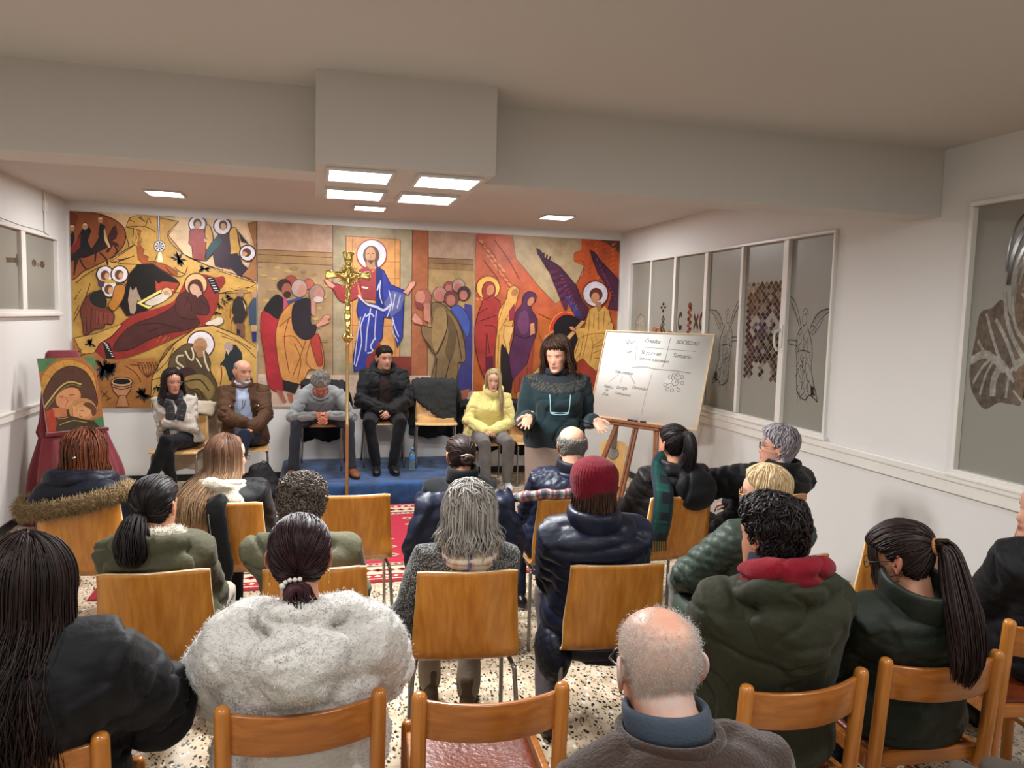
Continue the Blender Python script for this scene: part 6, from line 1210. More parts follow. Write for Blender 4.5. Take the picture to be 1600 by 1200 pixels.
def blades(V, N, n, L, w, droop=.35, seed=0, mask=None):
    """Short fur or fleece fibres standing on a surface: thin three-sided spikes."""
    g = np.random.default_rng(seed); idx = np.arange(len(V)) if mask is None else np.where(mask)[0]; idx = g.choice(idx, n); p = V[idx] + g.normal(0, .004, (n, 3)); d = N[idx] + g.normal(0, .45, (n, 3)) + np.array([0, 0, -droop]); d /= np.linalg.norm(d, axis=1)[:, None]; l = L * g.uniform(.6, 1.25, n)
    a = np.cross(d, g.normal(0, 1, (n, 3))); a /= np.linalg.norm(a, axis=1)[:, None]; b = np.cross(d, a); p0 = p - d * .003
    Q = np.stack([p0 + a * w, p0 - a * w * .5 + b * w * .87, p0 - a * w * .5 - b * w * .87, p + d * l[:, None] + np.array([0, 0, -1]) * (l * droop * .4)[:, None]], 1); i = np.arange(n)[:, None] * 4
    F = np.concatenate([i + [0, 1, 3], i + [1, 2, 3], i + [2, 0, 3]]); u = np.repeat(g.random(n), 4); U = np.stack([u, np.tile([0, 0, 0, 1.0], n)], 1)
    return Q.reshape(-1, 3), F, U
def plaid(name, base, stripes, scale=(1, 1), rough=.85):
    """Woven check on the mesh's UVs: stripes = [(colour, period, position, width, weight)] on both axes."""
    if name in _mats: return _mats[name]
    m = bpy.data.materials.new(name); m.use_nodes = True; n, l = nodes_of(m); b = n['Principled BSDF']; b.inputs['Roughness'].default_value = rough; uv = n.new('ShaderNodeUVMap'); sx = n.new('ShaderNodeSeparateXYZ'); l.new(uv.outputs[0], sx.inputs[0]); last = None
    for c, axis, freq, pos, wd, wt in stripes:
        mu = n.new('ShaderNodeMath'); mu.operation = 'MULTIPLY_ADD'; l.new(sx.outputs[axis], mu.inputs[0]); mu.inputs[1].default_value = freq; mu.inputs[2].default_value = -pos; fr = n.new('ShaderNodeMath'); fr.operation = 'FRACT'; l.new(mu.outputs[0], fr.inputs[0]); lt = n.new('ShaderNodeMath'); lt.operation = 'LESS_THAN'; l.new(fr.outputs[0], lt.inputs[0]); lt.inputs[1].default_value = wd; w = n.new('ShaderNodeMath'); w.operation = 'MULTIPLY'; l.new(lt.outputs[0], w.inputs[0]); w.inputs[1].default_value = wt
        mx = n.new('ShaderNodeMix'); mx.data_type = 'RGBA'; l.new(w.outputs[0], mx.inputs['Factor']); mx.inputs['B'].default_value = (*srgb(c), 1)
        if last is None: mx.inputs['A'].default_value = (*srgb(base), 1)
        else: l.new(last, mx.inputs['A'])
        last = mx.outputs['Result']
    l.new(last, b.inputs['Base Color']); _mats[name] = m; return m
def ribbon(pts, w, th=.008, k=10, n=8, up=(0, 0, 1), e=3):
    """Flat strap of cloth along pts, with UVs in metres along it."""
    P = smooth_curve(pts, n); v, f = sweep(P, np.broadcast_to(w, len(pts)) if np.isscalar(w) else np.interp(np.linspace(0, 1, len(P)), np.linspace(0, 1, len(w)), w), th, k=k, up=up, e=e, round_caps=False) if not np.isscalar(w) else sweep(P, w, th, k=k, up=up, e=e, round_caps=False)
    L = np.concatenate([[0], np.cumsum(np.linalg.norm(np.diff(P, axis=0), axis=1))]); th_ = np.cos(np.linspace(0, 2 * math.pi, k, endpoint=False)); ww = w if np.isscalar(w) else w[0]
    U = np.array([(L[i], th_[q] * ww) for i in range(len(P)) for q in range(k)] + [(0, 0), (L[-1], 0)]); return v, f, U
# ------------------------------------------------------------------ cloth and hair
def cloth(name, c, rough=.85, bump=(90, .25), vary=(5, .10), sheen=.06, **k): return mat(name, c, rough, bump=bump, vary=vary, sheen=sheen, spec=.25, **k)
BLACKJ = cloth('black_jacket', '#0d0d10', .62, (45, .25)); BLACKW = cloth('black_wool', '#0f1013', .9, (140, .3)); NAVY = mat('navy_down', '#181d2e', .42, bump=(30, .3), vary=(6, .12), spec=.35); NAVYD = mat('navy_dark_down', '#10131f', .5, bump=(30, .3), spec=.3)
DENIM = cloth('dark_denim', '#20283a', .85, (200, .25)); BLACKT = cloth('black_trousers', '#0f0f12', .85); GREYJ = cloth('grey_denim', '#6c6864', .85, (180, .25), (9, .22)); CHAR = cloth('charcoal_trousers', '#2b2f36', .85)
OLIVE = cloth('olive_parka', '#4c4a36', .75, (60, .3)); OLIVED = cloth('dark_olive_parka', '#2a2b1b', .72, (50, .3), (4, .14)); GREEND = mat('dark_green_down', '#1d231b', .5, bump=(30, .3), vary=(6, .12), spec=.3); GREENQ = mat('green_quilting', '#39443a', .52, bump=(30, .25), vary=(6, .1), spec=.35)
FLEECE = cloth('white_fleece', '#dcd9d3', .95, (70, .6), (14, .06), .4); CREAM = cloth('cream_fleece', '#cdc2ae', .95, (120, .8), (30, .12), .4); CARDI = cloth('oatmeal_cardigan', '#b9b2a6', .95, (120, .5), (40, .12), .3); YELLOW = cloth('yellow_knit', '#e2d487', .95, (90, .4), (6, .05), .3)
TEAL = cloth('dark_teal_knit', '#17282b', .9, (130, .3), (5, .1), .15); GREYK = cloth('grey_jumper', '#7d8080', .92, (150, .35), (30, .08), .3); BROWNJ = cloth('brown_waxed_jacket', '#4a2f1b', .66, (40, .3), (5, .2)); BROWNK = cloth('brown_jumper', '#35251d', .95, (150, .4), (40, .12), .3); SHIRT = cloth('pale_blue_shirt', '#a9b7cf', .8, (160, .15), (8, .05))
TAUPE = cloth('taupe_skirt', '#7d6a5e', .88, (150, .2)); LEATHB = mat('black_leather_shoe', '#141316', .35, bump=(40, .15)); LEATHT = mat('tan_leather_shoe', '#7d4826', .42, bump=(40, .2), vary=(12, .2)); RUB = mat('dark_sole', '#1b1816', .6); RUBW = mat('white_sole', '#c9c9d4', .55); SNEAK = cloth('beige_trainer', '#a39678', .85); SNEAKW = cloth('pale_trainer', '#c9c9cc', .8); SUEDE = cloth('brown_suede_boot', '#5b4c3c', .9)
CRIM = cloth('crimson_knit', '#6a0c1e', .92, (150, .35), (20, .12), .08); RED = cloth('red_hoodie', '#7c1020', .9, (150, .3), (6, .1), .08); NAVYK = cloth('navy_knit', '#161c30', .9); BLUESH = cloth('slate_shirt', '#3f4956', .75, (160, .2)); GOLDM = mat('gold_trim', '#c8a050', .3, 1.0); PEARL = mat('pearl', '#d8d2c6', .25); DARKF = mat('dark_glasses_frame', '#221c1a', .3); PALEF = mat('pale_glasses_frame', '#8fb0b4', .25); GOLDF = mat('gilt_glasses_frame', '#b58c5e', .3, .6); SILV = mat('silver_metal', '#b9b9b6', .3, 1.0)
TWEED = mat('salt_pepper_tweed', '#1e1e20', .95, bump=(170, .7), sheen=.2)
n_, l_ = nodes_of(TWEED); _t = n_.new('ShaderNodeTexNoise'); _t.inputs['Scale'].default_value = 210; _t.inputs['Detail'].default_value = 2; _tc = n_.new('ShaderNodeTexCoord'); l_.new(_tc.outputs['Object'], _t.inputs['Vector']); _r = n_.new('ShaderNodeValToRGB'); _r.color_ramp.elements[0].position = .50; _r.color_ramp.elements[1].position = .60; _r.color_ramp.elements[0].color = (*srgb('#1b1c1e'), 1); _r.color_ramp.elements[1].color = (*srgb('#86857f'), 1); l_.new(_t.outputs['Fac'], _r.inputs[0]); l_.new(_r.outputs[0], n_['Principled BSDF'].inputs['Base Color'])
H_BLACK = hair_mat('black_hair', '#0e0a0a', '#241a18', rough=.36); H_DBROWN = hair_mat('dark_brown_hair', '#140d0c', '#33211c', rough=.38); H_AUB = hair_mat('auburn_hair', '#34170e', '#7d401f', rough=.42); H_OMBRE = hair_mat('brown_to_blond_hair', '#3a2417', '#75503a', tip='#c6a37e', rough=.42, tipat=(.30, .95)); H_GREY = hair_mat('silver_grey_hair', '#6f6a64', '#c2bdb4', rough=.45); H_LILAC = hair_mat('lilac_grey_hair', '#6d676c', '#b7b0b4', rough=.5); H_BLOND = hair_mat('blond_hair', '#b39468', '#dcc59c', rough=.45); H_BLONDL = hair_mat('long_blond_hair', '#8a7049', '#d9c397', rough=.42)
H_SALT = hair_mat('salt_pepper_hair', '#2a2320', '#8a7c70', streak=60, rough=.5); H_GREYD = hair_mat('grey_short_hair', '#5b5752', '#98938b', rough=.5); H_BROWN = hair_mat('brown_bob_hair', '#2a1a12', '#4d3424', rough=.4); H_WINE = hair_mat('wine_tinted_hair', '#150c0e', '#3d1c22', rough=.36)
def L2(p, w):      # world point to the person's frame
    c, s = math.cos(R(p.yaw)), math.sin(R(p.yaw)); d = np.asarray(w, float) - np.array(p.t.location); return np.array([d[0] * c + d[1] * s, -d[0] * s + d[1] * c, d[2]])

# ------------------------------------------------------------------ the standing speaker
p = Person('standing woman in dark teal jumper speaking with open hands before the whiteboard', (1.66, 5.06), 170, (1.625, 4.96, 1.545), hyaw=-24, hpitch=8, hroll=4, stand=True, hs=.97, girth=1.12, sw=.155, skin='#c9967c', group=None, slump=.0, vox=.0046)
for q, w in ((1, (1.385, 4.76, 1.150)), (-1, (1.835, 4.73, 1.125))):
    p.arm(q, L2(p, w), pole=(q * .12, -.8, -.6), d=(q * .42, .62, -.60), n=(-q * .25, .55, .8) if q > 0 else (.45, .3, .75), curl=.16, spread=.28, thumb_in=.05)
p.leg(1, (.11, .03, .47), (.11, -.01, .085)); p.leg(-1, (-.11, .03, .47), (-.11, -.01, .085))
p.body(eyes=False, brow=None, lipopen=.0035, blush=.5)
p.top('jumper', TEAL, .022, -.20, .985, sleeve=(.076, .070, .060, .050), flare=.10, bust=.05, belly=.07, folds=.008, cuff=.90, vox=.010)
# patterned yoke, knitted collar
V, F, N = p.topv; rd = np.linalg.norm((V - p.N) * [1, 1.15, 1], axis=1); wv = (rd < .235) & (V[:, 2] > p.N[2] - .20); keep = [f for f in F if all(wv[i] for i in f)]; ids = sorted({i for f in keep for i in f}); mp_ = {i: j for j, i in enumerate(ids)}; VV = V[ids] + N[ids] * .003
rad = np.linalg.norm((VV - p.N) * [1, 1.15, 1], axis=1); pat = (np.sin(rad * 230) * np.sin(np.arctan2(VV[:, 1], VV[:, 0]) * 50) > .30) & (rad > .150) & (rad < .222); yc = np.where(pat[:, None], np.array(srgb('#4a4a34')), np.array(srgb('#23262c'))); obj('patterned_yoke', VV, [tuple(mp_[i] for i in f) for f in keep], attr_mat('yoke_knit', .95, (80, .3)), p.t, col=yc)
p.ring('collar', cloth('yoke_collar', '#262a30', .95), r=(.075, .075), h=.022, th=.011)
skp = [p.P + [0, 0, .06], p.P + [0, 0, -.08], (0, 0, .55), (0, 0, .30), (0, 0, .22)]; V, F, N = remesh(sweep(skp, [.20, .215, .20, .205, .21], [.16, .165, .16, .17, .175], k=30, up=(0, 1, 0), round_caps=False), .014, 2); V = V + N * (.007 * np.sin(np.arctan2(V[:, 1], V[:, 0]) * 9 + 2 * vnoise(V, 4)) * sstep(-V[:, 2], -.8, -.3))[:, None]; obj('skirt', V, F, TAUPE, p.t)
V, F, N = remesh(merge(*[sweep([(q * .10, 0, .45), (q * .11, 0, .25), (q * .11, 0, .08)], [.05, .048, .034], k=14) for q in (-1, 1)]), .012, 2); obj('tights', V, F, BLACKT, p.t); p.shoes(LEATHB, RUB)
cap = hair_cap([.062, .060, .035, -.045, -.075, -.090, -.100], .028, lump=.003, pole=(.2, .25, .95)); wear_hair(p, H_BROWN, cap, surf_locks(cap, 260, 1.0, .0036, (.2, .25, .95), .003, jit=.12, seed=3), curtain(380, 62, 180, -.125, .0036, 1.12, .005, 4, off=.040, zj=.014), curtain(90, 4, 50, .056, .0026, 1.0, .002, 5, off=.012, zj=.005, phi0=(8, 30), phi1=60, m=9))
V, F, N = p.topv; ch = p.S[1] * .5 + p.S[-1] * .5; fy = (V[(np.abs(V[:, 0]) < .06) & (np.abs(V[:, 2] - ch[2] + .16) < .03)][:, 1]).max() if len(V) else .2
g0 = np.array([.01, fy + .018, ch[2] - .19]); th = np.linspace(0, 2 * math.pi, 22, endpoint=False)
obj('hanging_glasses', *merge(sweep(smooth_curve([g0 + [-.072, -.004, .115], g0 + [-.068, .004, .06], g0 + [-.062, .006, .0], g0 + [-.05, .008, -.012], g0 + [0, .010, -.018], g0 + [.05, .008, -.012], g0 + [.062, .006, 0], g0 + [.066, .004, .06], g0 + [.070, -.004, .115]], 5), .0034, k=7), sweep([g0 + [-.058, .008, -.002], g0 + [0, .012, -.006], g0 + [.058, .008, -.002]], .0028, k=6)), PALEF, p.t)
p.bead('earring', (-.080, -.008, -.030), .0045, PEARL)

# ------------------------------------------------------------------ people along the end wall
p = Person('woman with dark wavy hair in oatmeal cardigan, arms and legs crossed, black print scarf', (-1.26, 7.78), 176, (-1.315, 7.72, 1.104), hyaw=30, hpitch=2, skin='#c08a70', group=GFR, girth=1.02, vox=.0046)
p.arm(1, (-.085, .150, p.seat + .295), pole=(.8, -.15, -.6), d=(-.6, -.75, 0), n=(-.7, .6, 0), curl=.6); p.arm(-1, (.085, .205, p.seat + .275), pole=(-.8, -.15, -.6), d=(.65, -.7, -.1), n=(-.6, -.7, 0), curl=.6)
p.leg(-1, (.03, .44, .585), (.135, .485, .285)); p.leg(1, (.02, .42, .475), (-.02, .40, .085)); p.body()
p.top('cardigan', CARDI, .024, -.10, .97, sleeve=(.070, .062, .056, .048), bust=.03, flare=.2, folds=.008, seed=3)
p.trousers(BLACKT); p.shoes(LEATHB, RUB, (-20, 30), pitch=(0, -28))
cap = hair_cap('bob', .020, lump=.004, seed=2, pole=(.15, .2, .95)); wear_hair(p, H_DBROWN, cap, surf_locks(cap, 260, .9, .0030, (.15, .2, .95), .004, .003, 1.0, .12, seed=6), curtain(420, 60, 180, -.180, .0032, 1.15, .012, 7, off=.030, zj=.02))
SC1 = plaid('dark_print_scarf', '#141417', [('#4a1a2c', 0, 9, .1, .3, .6), ('#2e3a3a', 1, 22, .2, .25, .5), ('#6a6664', 0, 17, .4, .10, .5), ('#141417', 1, 30, 0, .4, .8)])
def wear(p, name, part, m): return obj(name, part[0], part[1], m, p.t, uv=part[2])
scf = p.ring('scarf', SC1, r=(.082, .082), h=.040, th=.026, lump=.25, seed=1)
for q, z1 in ((1, .30), (-1, .30)):
    y1 = .185; pr = ribbon([p.N + [q * .062, .05, .02], p.N + [q * .075, .10, -.05], (q * .056, .175, p.seat + .42), (q * .040, .225, p.seat + z1)], .042, .012, up=(0, 1, 0)); o = obj('scarf_end', pr[0], pr[1], SC1, scf, uv=pr[2])
for q, c in ((1, .0), (-1, .0)):
    pass
pr = ribbon([(.085, .20, p.seat + .20), (.06, .24, p.seat + .13), (.075, .235, p.seat + .06)], .03, .012, up=(0, 1, 0)); obj('scarf_end', pr[0], pr[1], SC1, scf, uv=pr[2])
p.glasses(mat('thin_clear_frame', '#9a9088', .3), r=.0011)

p = Person('grey-bearded balding man in brown waxed jacket and pale blue shirt, legs crossed', (-.67, 7.80), 182, (-.681, 7.74, 1.204), hyaw=28, hpitch=2, sex='m', hs=.98, skin='#c39074', group=GFR, girth=1.06, vox=.0046)
p.arm(1, (-.02, .37, p.seat + .275), pole=(.8, -.2, -.6), d=(-.95, .25, -.05), n=(0, .1, -1), curl=.35); p.arm(-1, (-.085, .41, p.seat + .235), pole=(-.8, -.2, -.6), d=(.6, .6, -.35), n=(0, -.2, -1), curl=.4)
p.leg(-1, (-.02, .46, .64), (.05, .53, .28)); p.leg(1, (.10, .43, .485), (.07, .42, .085))
bald = lambda L, C: np.where((sstep(L[:, 2], .03, .06) * 0)[:, None] > 1, C, C)
p.body(stubble=('#b9b2aa', .75, 1), brow='#6a5a50')
p.top('shirt', SHIRT, .010, .0, .975, sleeve=(.07, .06, .05, .040), folds=.005, seed=8, belly=.015)
V, F, N = p.topv
jk = p.top('jacket', BROWNJ, .036, -.16, .965, sleeve=(.082, .074, .064, .054), folds=.010, flare=.35, seed=9)
# open front: drop the faces in a widening wedge down the chest
def open_front(p, o, w0, w1, name, m, top=.98, z0=None):
    V, F, N = p.topv; me = o.data; A = np.array([v.co[:] for v in me.vertices]); zt, zb = p.N[2], p.P[2] if z0 is None else z0; w = np.interp(A[:, 2], [zb, zt], [w1, w0]); cut = (np.abs(A[:, 0] - np.interp(A[:, 2], [zb, zt], [0, p.N[0]])) < w) & (A[:, 1] > np.interp(A[:, 2], [zb, zt], [0, p.N[1]]) + .02) & (A[:, 2] > zb); who, _, _ = p.where(A); cut &= who == 0
    keep = [tuple(f.vertices) for f in me.polygons if not all(cut[i] for i in f.vertices)]; m_ = me.materials[0]; o.data = mesh_data(name, A, keep, m_); bpy.data.meshes.remove(me)
    sol = o.modifiers.new('thickness', 'SOLIDIFY'); sol.thickness = .006; sol.offset = -1
open_front(p, jk, .060, .105, 'jacket', BROWNJ, z0=.60)
p.ring('jacket_collar', BROWNJ, r=(.092, .090), h=.030, th=.012, open_=.8, tilt=-.25, parent=jk); p.ring('shirt_collar', SHIRT, r=(.072, .070), h=.022, th=.008, open_=.5)
for q in (-1, 1): obj('pocket_flap', *xf(box(-.05, .05, -.008, .010, -.018, .018, .005), rotm(rx=R(-12), rz=R(-q * 28), loc=(q * .135, .175, p.S[1][2] - .13))), BROWNJ, jk); obj('snap_button', *ellipsoid((q * .13, .192, p.S[1][2] - .125), (.009, .006, .009), 10), SILV, jk)
p.trousers(DENIM); p.shoes(LEATHT, RUB, (5, 10), pitch=(0, -20))
top_ = [-.2, -.2, .045, .070, .080, .085, .085]; cap = hair_cap('crop', .006, lump=.001, top=top_, seed=4); wear_hair(p, H_GREYD, cap)
W = p.hands[-1][0]; E = p.arms[-1][1]; wp = W + (E - W) * .10; d = unit(W - E); obj('wristwatch', *sweep([wp - d * .012, wp + d * .012], .034, k=18, round_caps=False), mat('watch_black', '#18181a', .3), p.t)
g0 = np.array([.0, .188, p.N[2] - .20]); obj('pocket_glasses', *merge(sweep([g0 + [-.012, .004, .06], g0 + [-.005, .01, 0], g0 + [.018, .012, -.02]], .003, k=6), sweep([g0 + [.012, .004, .06], g0 + [.012, .01, 0], g0 + [.018, .012, -.02]], .003, k=6)), DARKF, p.t)

p = Person('man bent forward with bowed grey head and steepled hands, grey jumper', (.07, 7.84), 180, (.051, 7.40, 1.120), hpitch=56, sex='m', hs=.97, z0=.217, skin='#b97a62', group=GFR, slump=.15, girth=1.04, vox=.0046)
for q in (-1, 1):
    p.arm(q, (q * .060, .545, p.seat + .155), pole=(q * .9, -.1, -.5), d=(-q * .52, .55, -.42), n=(-q * .9, -.25, -.1), curl=.12, spread=.06, thumb_in=.0); p.leg(q, (q * .245, .44, .505), (q * .275, .46, .085))
p.body(stubble=('#8a7a70', .35), eyes=False); p.top('jumper', GREYK, .020, -.05, .95, sleeve=(.078, .070, .060, .048), folds=.010, seed=11, cuff=.95); p.ring('collar', GREYK, r=(.082, .074), h=.018, th=.012)
p.trousers(CHAR, folds=.008); p.shoes(LEATHT, RUB, (18, 14))
cap = hair_cap([.074, .070, .045, .0, -.015, -.055, -.072], .016, soft=.016, lump=.004, seed=5, pole=(0, -.5, .87)); wear_hair(p, H_GREYD, cap, surf_locks(cap, 330, .5, .0034, (0, -.5, .87), .003, .002, 1.0, .35, seed=8))

p = Person('dark-haired man in open black hooded coat and brown jumper, hands clasped', (.71, 8.00), 180, (.704, 7.93, 1.340), hyaw=14, hpitch=3, sex='m', hs=.97, z0=.217, skin='#b98a70', group=GFR, girth=1.06, vox=.0046)
p.arm(1, (.055, .29, p.seat + .150), pole=(.9, -.2, -.5), d=(-.55, .75, -.35), n=(-.7, -.2, -.6), curl=.5); p.arm(-1, (-.04, .31, p.seat + .135), pole=(-.9, -.2, -.5), d=(.55, .75, -.35), n=(.7, -.2, -.6), curl=.5)
p.leg(1, (.185, .44, .49), (.115, .50, .085)); p.leg(-1, (-.125, .44, .49), (-.045, .51, .085)); p.body(stubble=('#5a4a44', .32), brow='#241a16')
p.top('jumper', cloth('dark_brown_jumper', '#2a211e', .9), .014, -.02, .965, folds=.006, seed=13)
ck = p.top('coat', BLACKJ, .044, -.20, .955, sleeve=(.088, .080, .070, .060), folds=.011, flare=.55, seed=14); open_front(p, ck, .055, .085, 'coat', BLACKJ, z0=.62); p.hood(BLACKJ, 1.12, .005, 3, ck, pouch=True, rim=.025)
p.ring('shirt_collar', cloth('khaki_collar', '#4a4434', .85), r=(.066, .066), h=.018, th=.008, open_=.6); p.trousers(BLACKT, r=(.090, .082, .068, .058, .050)); p.shoes(LEATHB, RUB, (10, 4))
cap = hair_cap([.074, .070, .045, .0, -.015, -.055, -.072], .011, soft=.016, lump=.003, seed=6, tuft=.8, pole=(.1, .1, .99)); wear_hair(p, H_BLACK, cap, surf_locks(cap, 420, .4, .003, (.1, .5, .86), .003, .001, 1, .3, seed=9))

p = Person('blond woman in pale yellow roll-neck jumper and grey jeans, hands in lap', (1.80, 7.90), 174, (1.85, 7.80, 1.120), hyaw=-6, hpitch=4, skin='#cfa088', group=GFR, vox=.0042, hs=.95)
p.arm(1, (.035, .285, p.seat + .145), pole=(.9, -.3, -.5), d=(-.75, .6, -.2), n=(-.3, -.3, -1), curl=.45); p.arm(-1, (-.045, .29, p.seat + .150), pole=(-.9, -.3, -.5), d=(.75, .6, -.2), n=(.3, -.3, -1), curl=.45)
p.leg(1, L2(p, (1.675, 7.40, .51)), L2(p, (1.72, 7.47, .095))); p.leg(-1, L2(p, (1.925, 7.40, .51)), L2(p, (1.945, 7.47, .095))); p.body(brow='#8a6a4a', lipopen=.001)
p.top('jumper', YELLOW, .030, -.10, .985, sleeve=(.078, .076, .070, .050), bust=.022, folds=.009, flare=.6, seed=16, quilt=('k', .022, .0018)); p.ring('roll_neck', YELLOW, c=p.N + p.up * .020, r=(.086, .088), h=.036, th=.028, lump=.15, seed=2, tilt=-.2)
p.trousers(GREYJ, r=(.090, .084, .070, .062, .052)); p.shoes(SNEAKW, RUBW, (4, 2), .92)
cap = hair_cap('bob', .016, lump=.002, seed=7, pole=(.1, .35, .93)); wear_hair(p, H_BLONDL, cap, surf_locks(cap, 150, 1.0, .004, (.1, .35, .93), .003, .001, 1, .1, seed=12), curtain(150, 66, 170, -.17, .0044, 1.05, .004, 13, off=.016, zj=.02), curtain(200, 44, 105, -.33, .0032, 1.32, .008, 14, off=.018, zj=.05, sides=(-1,), m=15, back=-.045))
# ------------------------------------------------------------------ the audience, front row of chairs
def lap(p, **k):
    pass
p = Person('woman with shoulder-length auburn hair in navy coat with fur-edged hood', (-1.10, 4.17), -5.9, (-1.115, 4.125, 1.085), hyaw=-30, skin='#c99c84', group=GA, back='shell')
p.body(); p.top('coat', NAVYD, .040, -.10, .97, sleeve=(.080, .076, .068, .056), folds=.012, seed=21)
bz = p.N[2]; back = -.185
hd = p.hood(NAVYD, 1.0, .02, 2, pouch=False, rim=.038, wide=1.25)
V, F, N = remesh(merge(ellipsoid((0.0, p.N[1] - .115, bz - .045), (.215, .075, .085), 26), ellipsoid((-.12, p.N[1] - .11, bz - .075), (.12, .07, .06), 20)), .011, 4); V = V + N * (.008 * vnoise(V, 12, 4))[:, None]; obj('hood_lining', V, F, NAVYD, hd)
fp = smooth_curve([(-.285, p.N[1] - .03, bz - .115), (-.25, p.N[1] - .12, bz - .130), (-.12, p.N[1] - .185, bz - .115), (.04, p.N[1] - .195, bz - .085), (.15, p.N[1] - .165, bz - .055), (.215, p.N[1] - .09, bz - .035)], 8); V, F, N = remesh(sweep(fp, .030, .034, k=14), .010, 2)
FUR = hair_mat('brown_fur', '#4a3a26', '#a88a60', tip='#c9b086', streak=12, rough=.8); fu = obj('fur_trim', V, F, FUR, hd, uv=np.stack([vnoise(V, 40) * .5 + .5, np.full(len(V), .2)], 1)); v, f, u = blades(V, N, 5200, .030, .0018, .25, 3); obj('fur_fibres', v, f, FUR, fu, uv=u)['kind'] = 'stuff'
p.trousers(BLACKT); p.shoes(LEATHB, RUB)
cap = hair_cap('bob', .020, lump=.004, seed=8, pole=(0, .3, .95)); wear_hair(p, H_AUB, cap, surf_locks(cap, 170, 1.1, .0048, (0, .3, .95), .004, .004, 1.1, .15, seed=20), curtain(480, 60, 180, -.170, .0038, 1.10, .012, 21, off=.030, zj=.02)); p.bead('hair_clip', (.05, -.118, .0), .010, SILV)

p = Person('woman with long straight brown-to-blond hair and glasses, black jacket with cream hood lining', (-.42, 4.10), -7.9, (-.440, 4.058, 1.065), hyaw=-52, skin='#c99a80', group=GA, back='shell')
p.body(); p.top('jacket', BLACKJ, .034, -.08, .97, folds=.010, seed=22, sleeve=(.078, .074, .066, .054)); hd = p.hood(CREAM, .90, .035, 3, rim=.028); p.trousers(BLACKT); p.shoes(LEATHB, RUB)
cap = hair_cap('bob', .014, lump=.002, seed=9, pole=(0, .4, .92)); wear_hair(p, H_OMBRE, (cap[0], cap[1], cap[2] * [1, .35], cap[3]), curtain(950, 62, 180, -.335, .0034, 1.62, .006, 23, off=.020, zj=.035, m=16, phi0=(4, 60), back=.075)); p.glasses(DARKF, .026, .021)

p = Person('woman with dark hair in a clipped bun, black high-necked top', (.76, 4.01), 0, (.774, 3.97, 1.058), hyaw=8, hpitch=6, skin='#c08a72', group=GA, back='shell')
p.body(); p.top('jumper', BLACKW, .024, -.05, .985, folds=.008, seed=23); p.ring('roll_neck', BLACKW, c=p.N + p.up * .03, r=(.074, .076), h=.045, th=.014); p.trousers(BLACKT); p.shoes(LEATHB, RUB)
cap = hair_cap('pulled', .010, lump=.001, seed=10, pole=(0, -.97, -.05)); bun = [sweep([(.034 * math.cos(a) * (1 - a / 16), -.118 - .012 * (a / 9), -.012 + .026 * math.sin(a) * (1 - a / 16)) for a in np.linspace(0, 9, 30)], .0125, k=10), ellipsoid((0, -.115, -.012), (.035, .022, .028), 16)]
wear_hair(p, H_DBROWN, cap, surf_locks(cap, 120, .7, .0028, (0, -.9, .1), .0015, jit=.05, seed=24), *[with_uv(b, .4, .4) for b in bun]); obj('hair_clip', *sweep([p.hp(q) for q in ((-.034, -.128, .012), (-.012, -.145, .020), (.015, -.145, .016), (.034, -.128, .002))], .0048, k=8), mat('horn_clip', '#8a7a6a', .35), p.t)

p = Person('balding grey-haired man in slate blue quilted jacket, seen from behind', (1.34, 3.92), 0, (1.385, 3.875, 1.118), hyaw=-4, hpitch=4, sex='m', skin='#cf9a80', group=GA, back='shell', hs=.96)
p.body(); p.top('jacket', NAVY, .034, -.10, .975, sleeve=(.084, .078, .070, .058), folds=.006, quilt=('d', .060, .0075), seed=25); p.ring('collar', NAVYD, c=p.N + p.up * .02, r=(.082, .082), h=.036, th=.014); p.ring('collar_band', NAVY, c=p.N - p.up * .022, r=(.098, .098), h=.022, th=.014); p.trousers(DENIM); p.shoes(LEATHB, RUBW)
cap = hair_cap('short', .009, lump=.003, seed=11, soft=.022, top=[-.2, -.2, .045, .062, .066, .058, .050], pole=(0, -.3, .95)); wear_hair(p, H_GREYD, cap, surf_locks(cap, 800, .28, .0018, (0, -.1, 1), .001, .002, 1.0, .3, seed=26))

p = Person('woman with high black ponytail in dark puffer jacket and green tartan scarf', (1.96, 3.87), 4.1, (1.982, 3.83, 1.124), hyaw=10, skin='#b98468', group=GA, back='shell')
p.body(); BRN = mat('brown_black_down', '#1d1919', .5, bump=(30, .3), spec=.3); jk = p.top('jacket', BRN, .040, -.12, .97, sleeve=(.084, .080, .072, .060), quilt=('h', .078, .012), folds=.004, seed=27); p.ring('collar', BRN, c=p.N + p.up * .012, r=(.090, .088), h=.04, th=.016, tilt=.12)
Bk = p.N - p.Yf * .10; V, F, N = remesh(merge(ellipsoid(Bk + [.055, -.045, -.085], (.130, .055, .105), 24), ellipsoid(Bk + [.055, -.060, -.125], (.11, .052, .085), 24), sweep([p.N + [-.07, -.07, -.01], p.N + [.05, -.12, .0], p.N + [.15, -.05, -.02]], .04, k=12)), .0105, 5); V = V + N * (.007 * vnoise(V, 12, 9) - .012 * gauss(V[:, 0] - .02 - .25 * (V[:, 2] - p.N[2]), .008) * (V[:, 1] < -.1))[:, None]; obj('hood', V, F, BLACKJ, jk); p.trousers(BLACKT); p.shoes(LEATHB, RUB)
TART = plaid('green_tartan', '#10161c', [('#0f4a44', 0, 9.0, .0, .42, .7), ('#0f4a44', 1, 11.0, .1, .40, .6), ('#0f5a4c', 0, 6.0, .2, .10, .6), ('#12202c', 1, 11.0, .5, .22, .9), ('#136455', 1, 11.0, .28, .06, .5)])
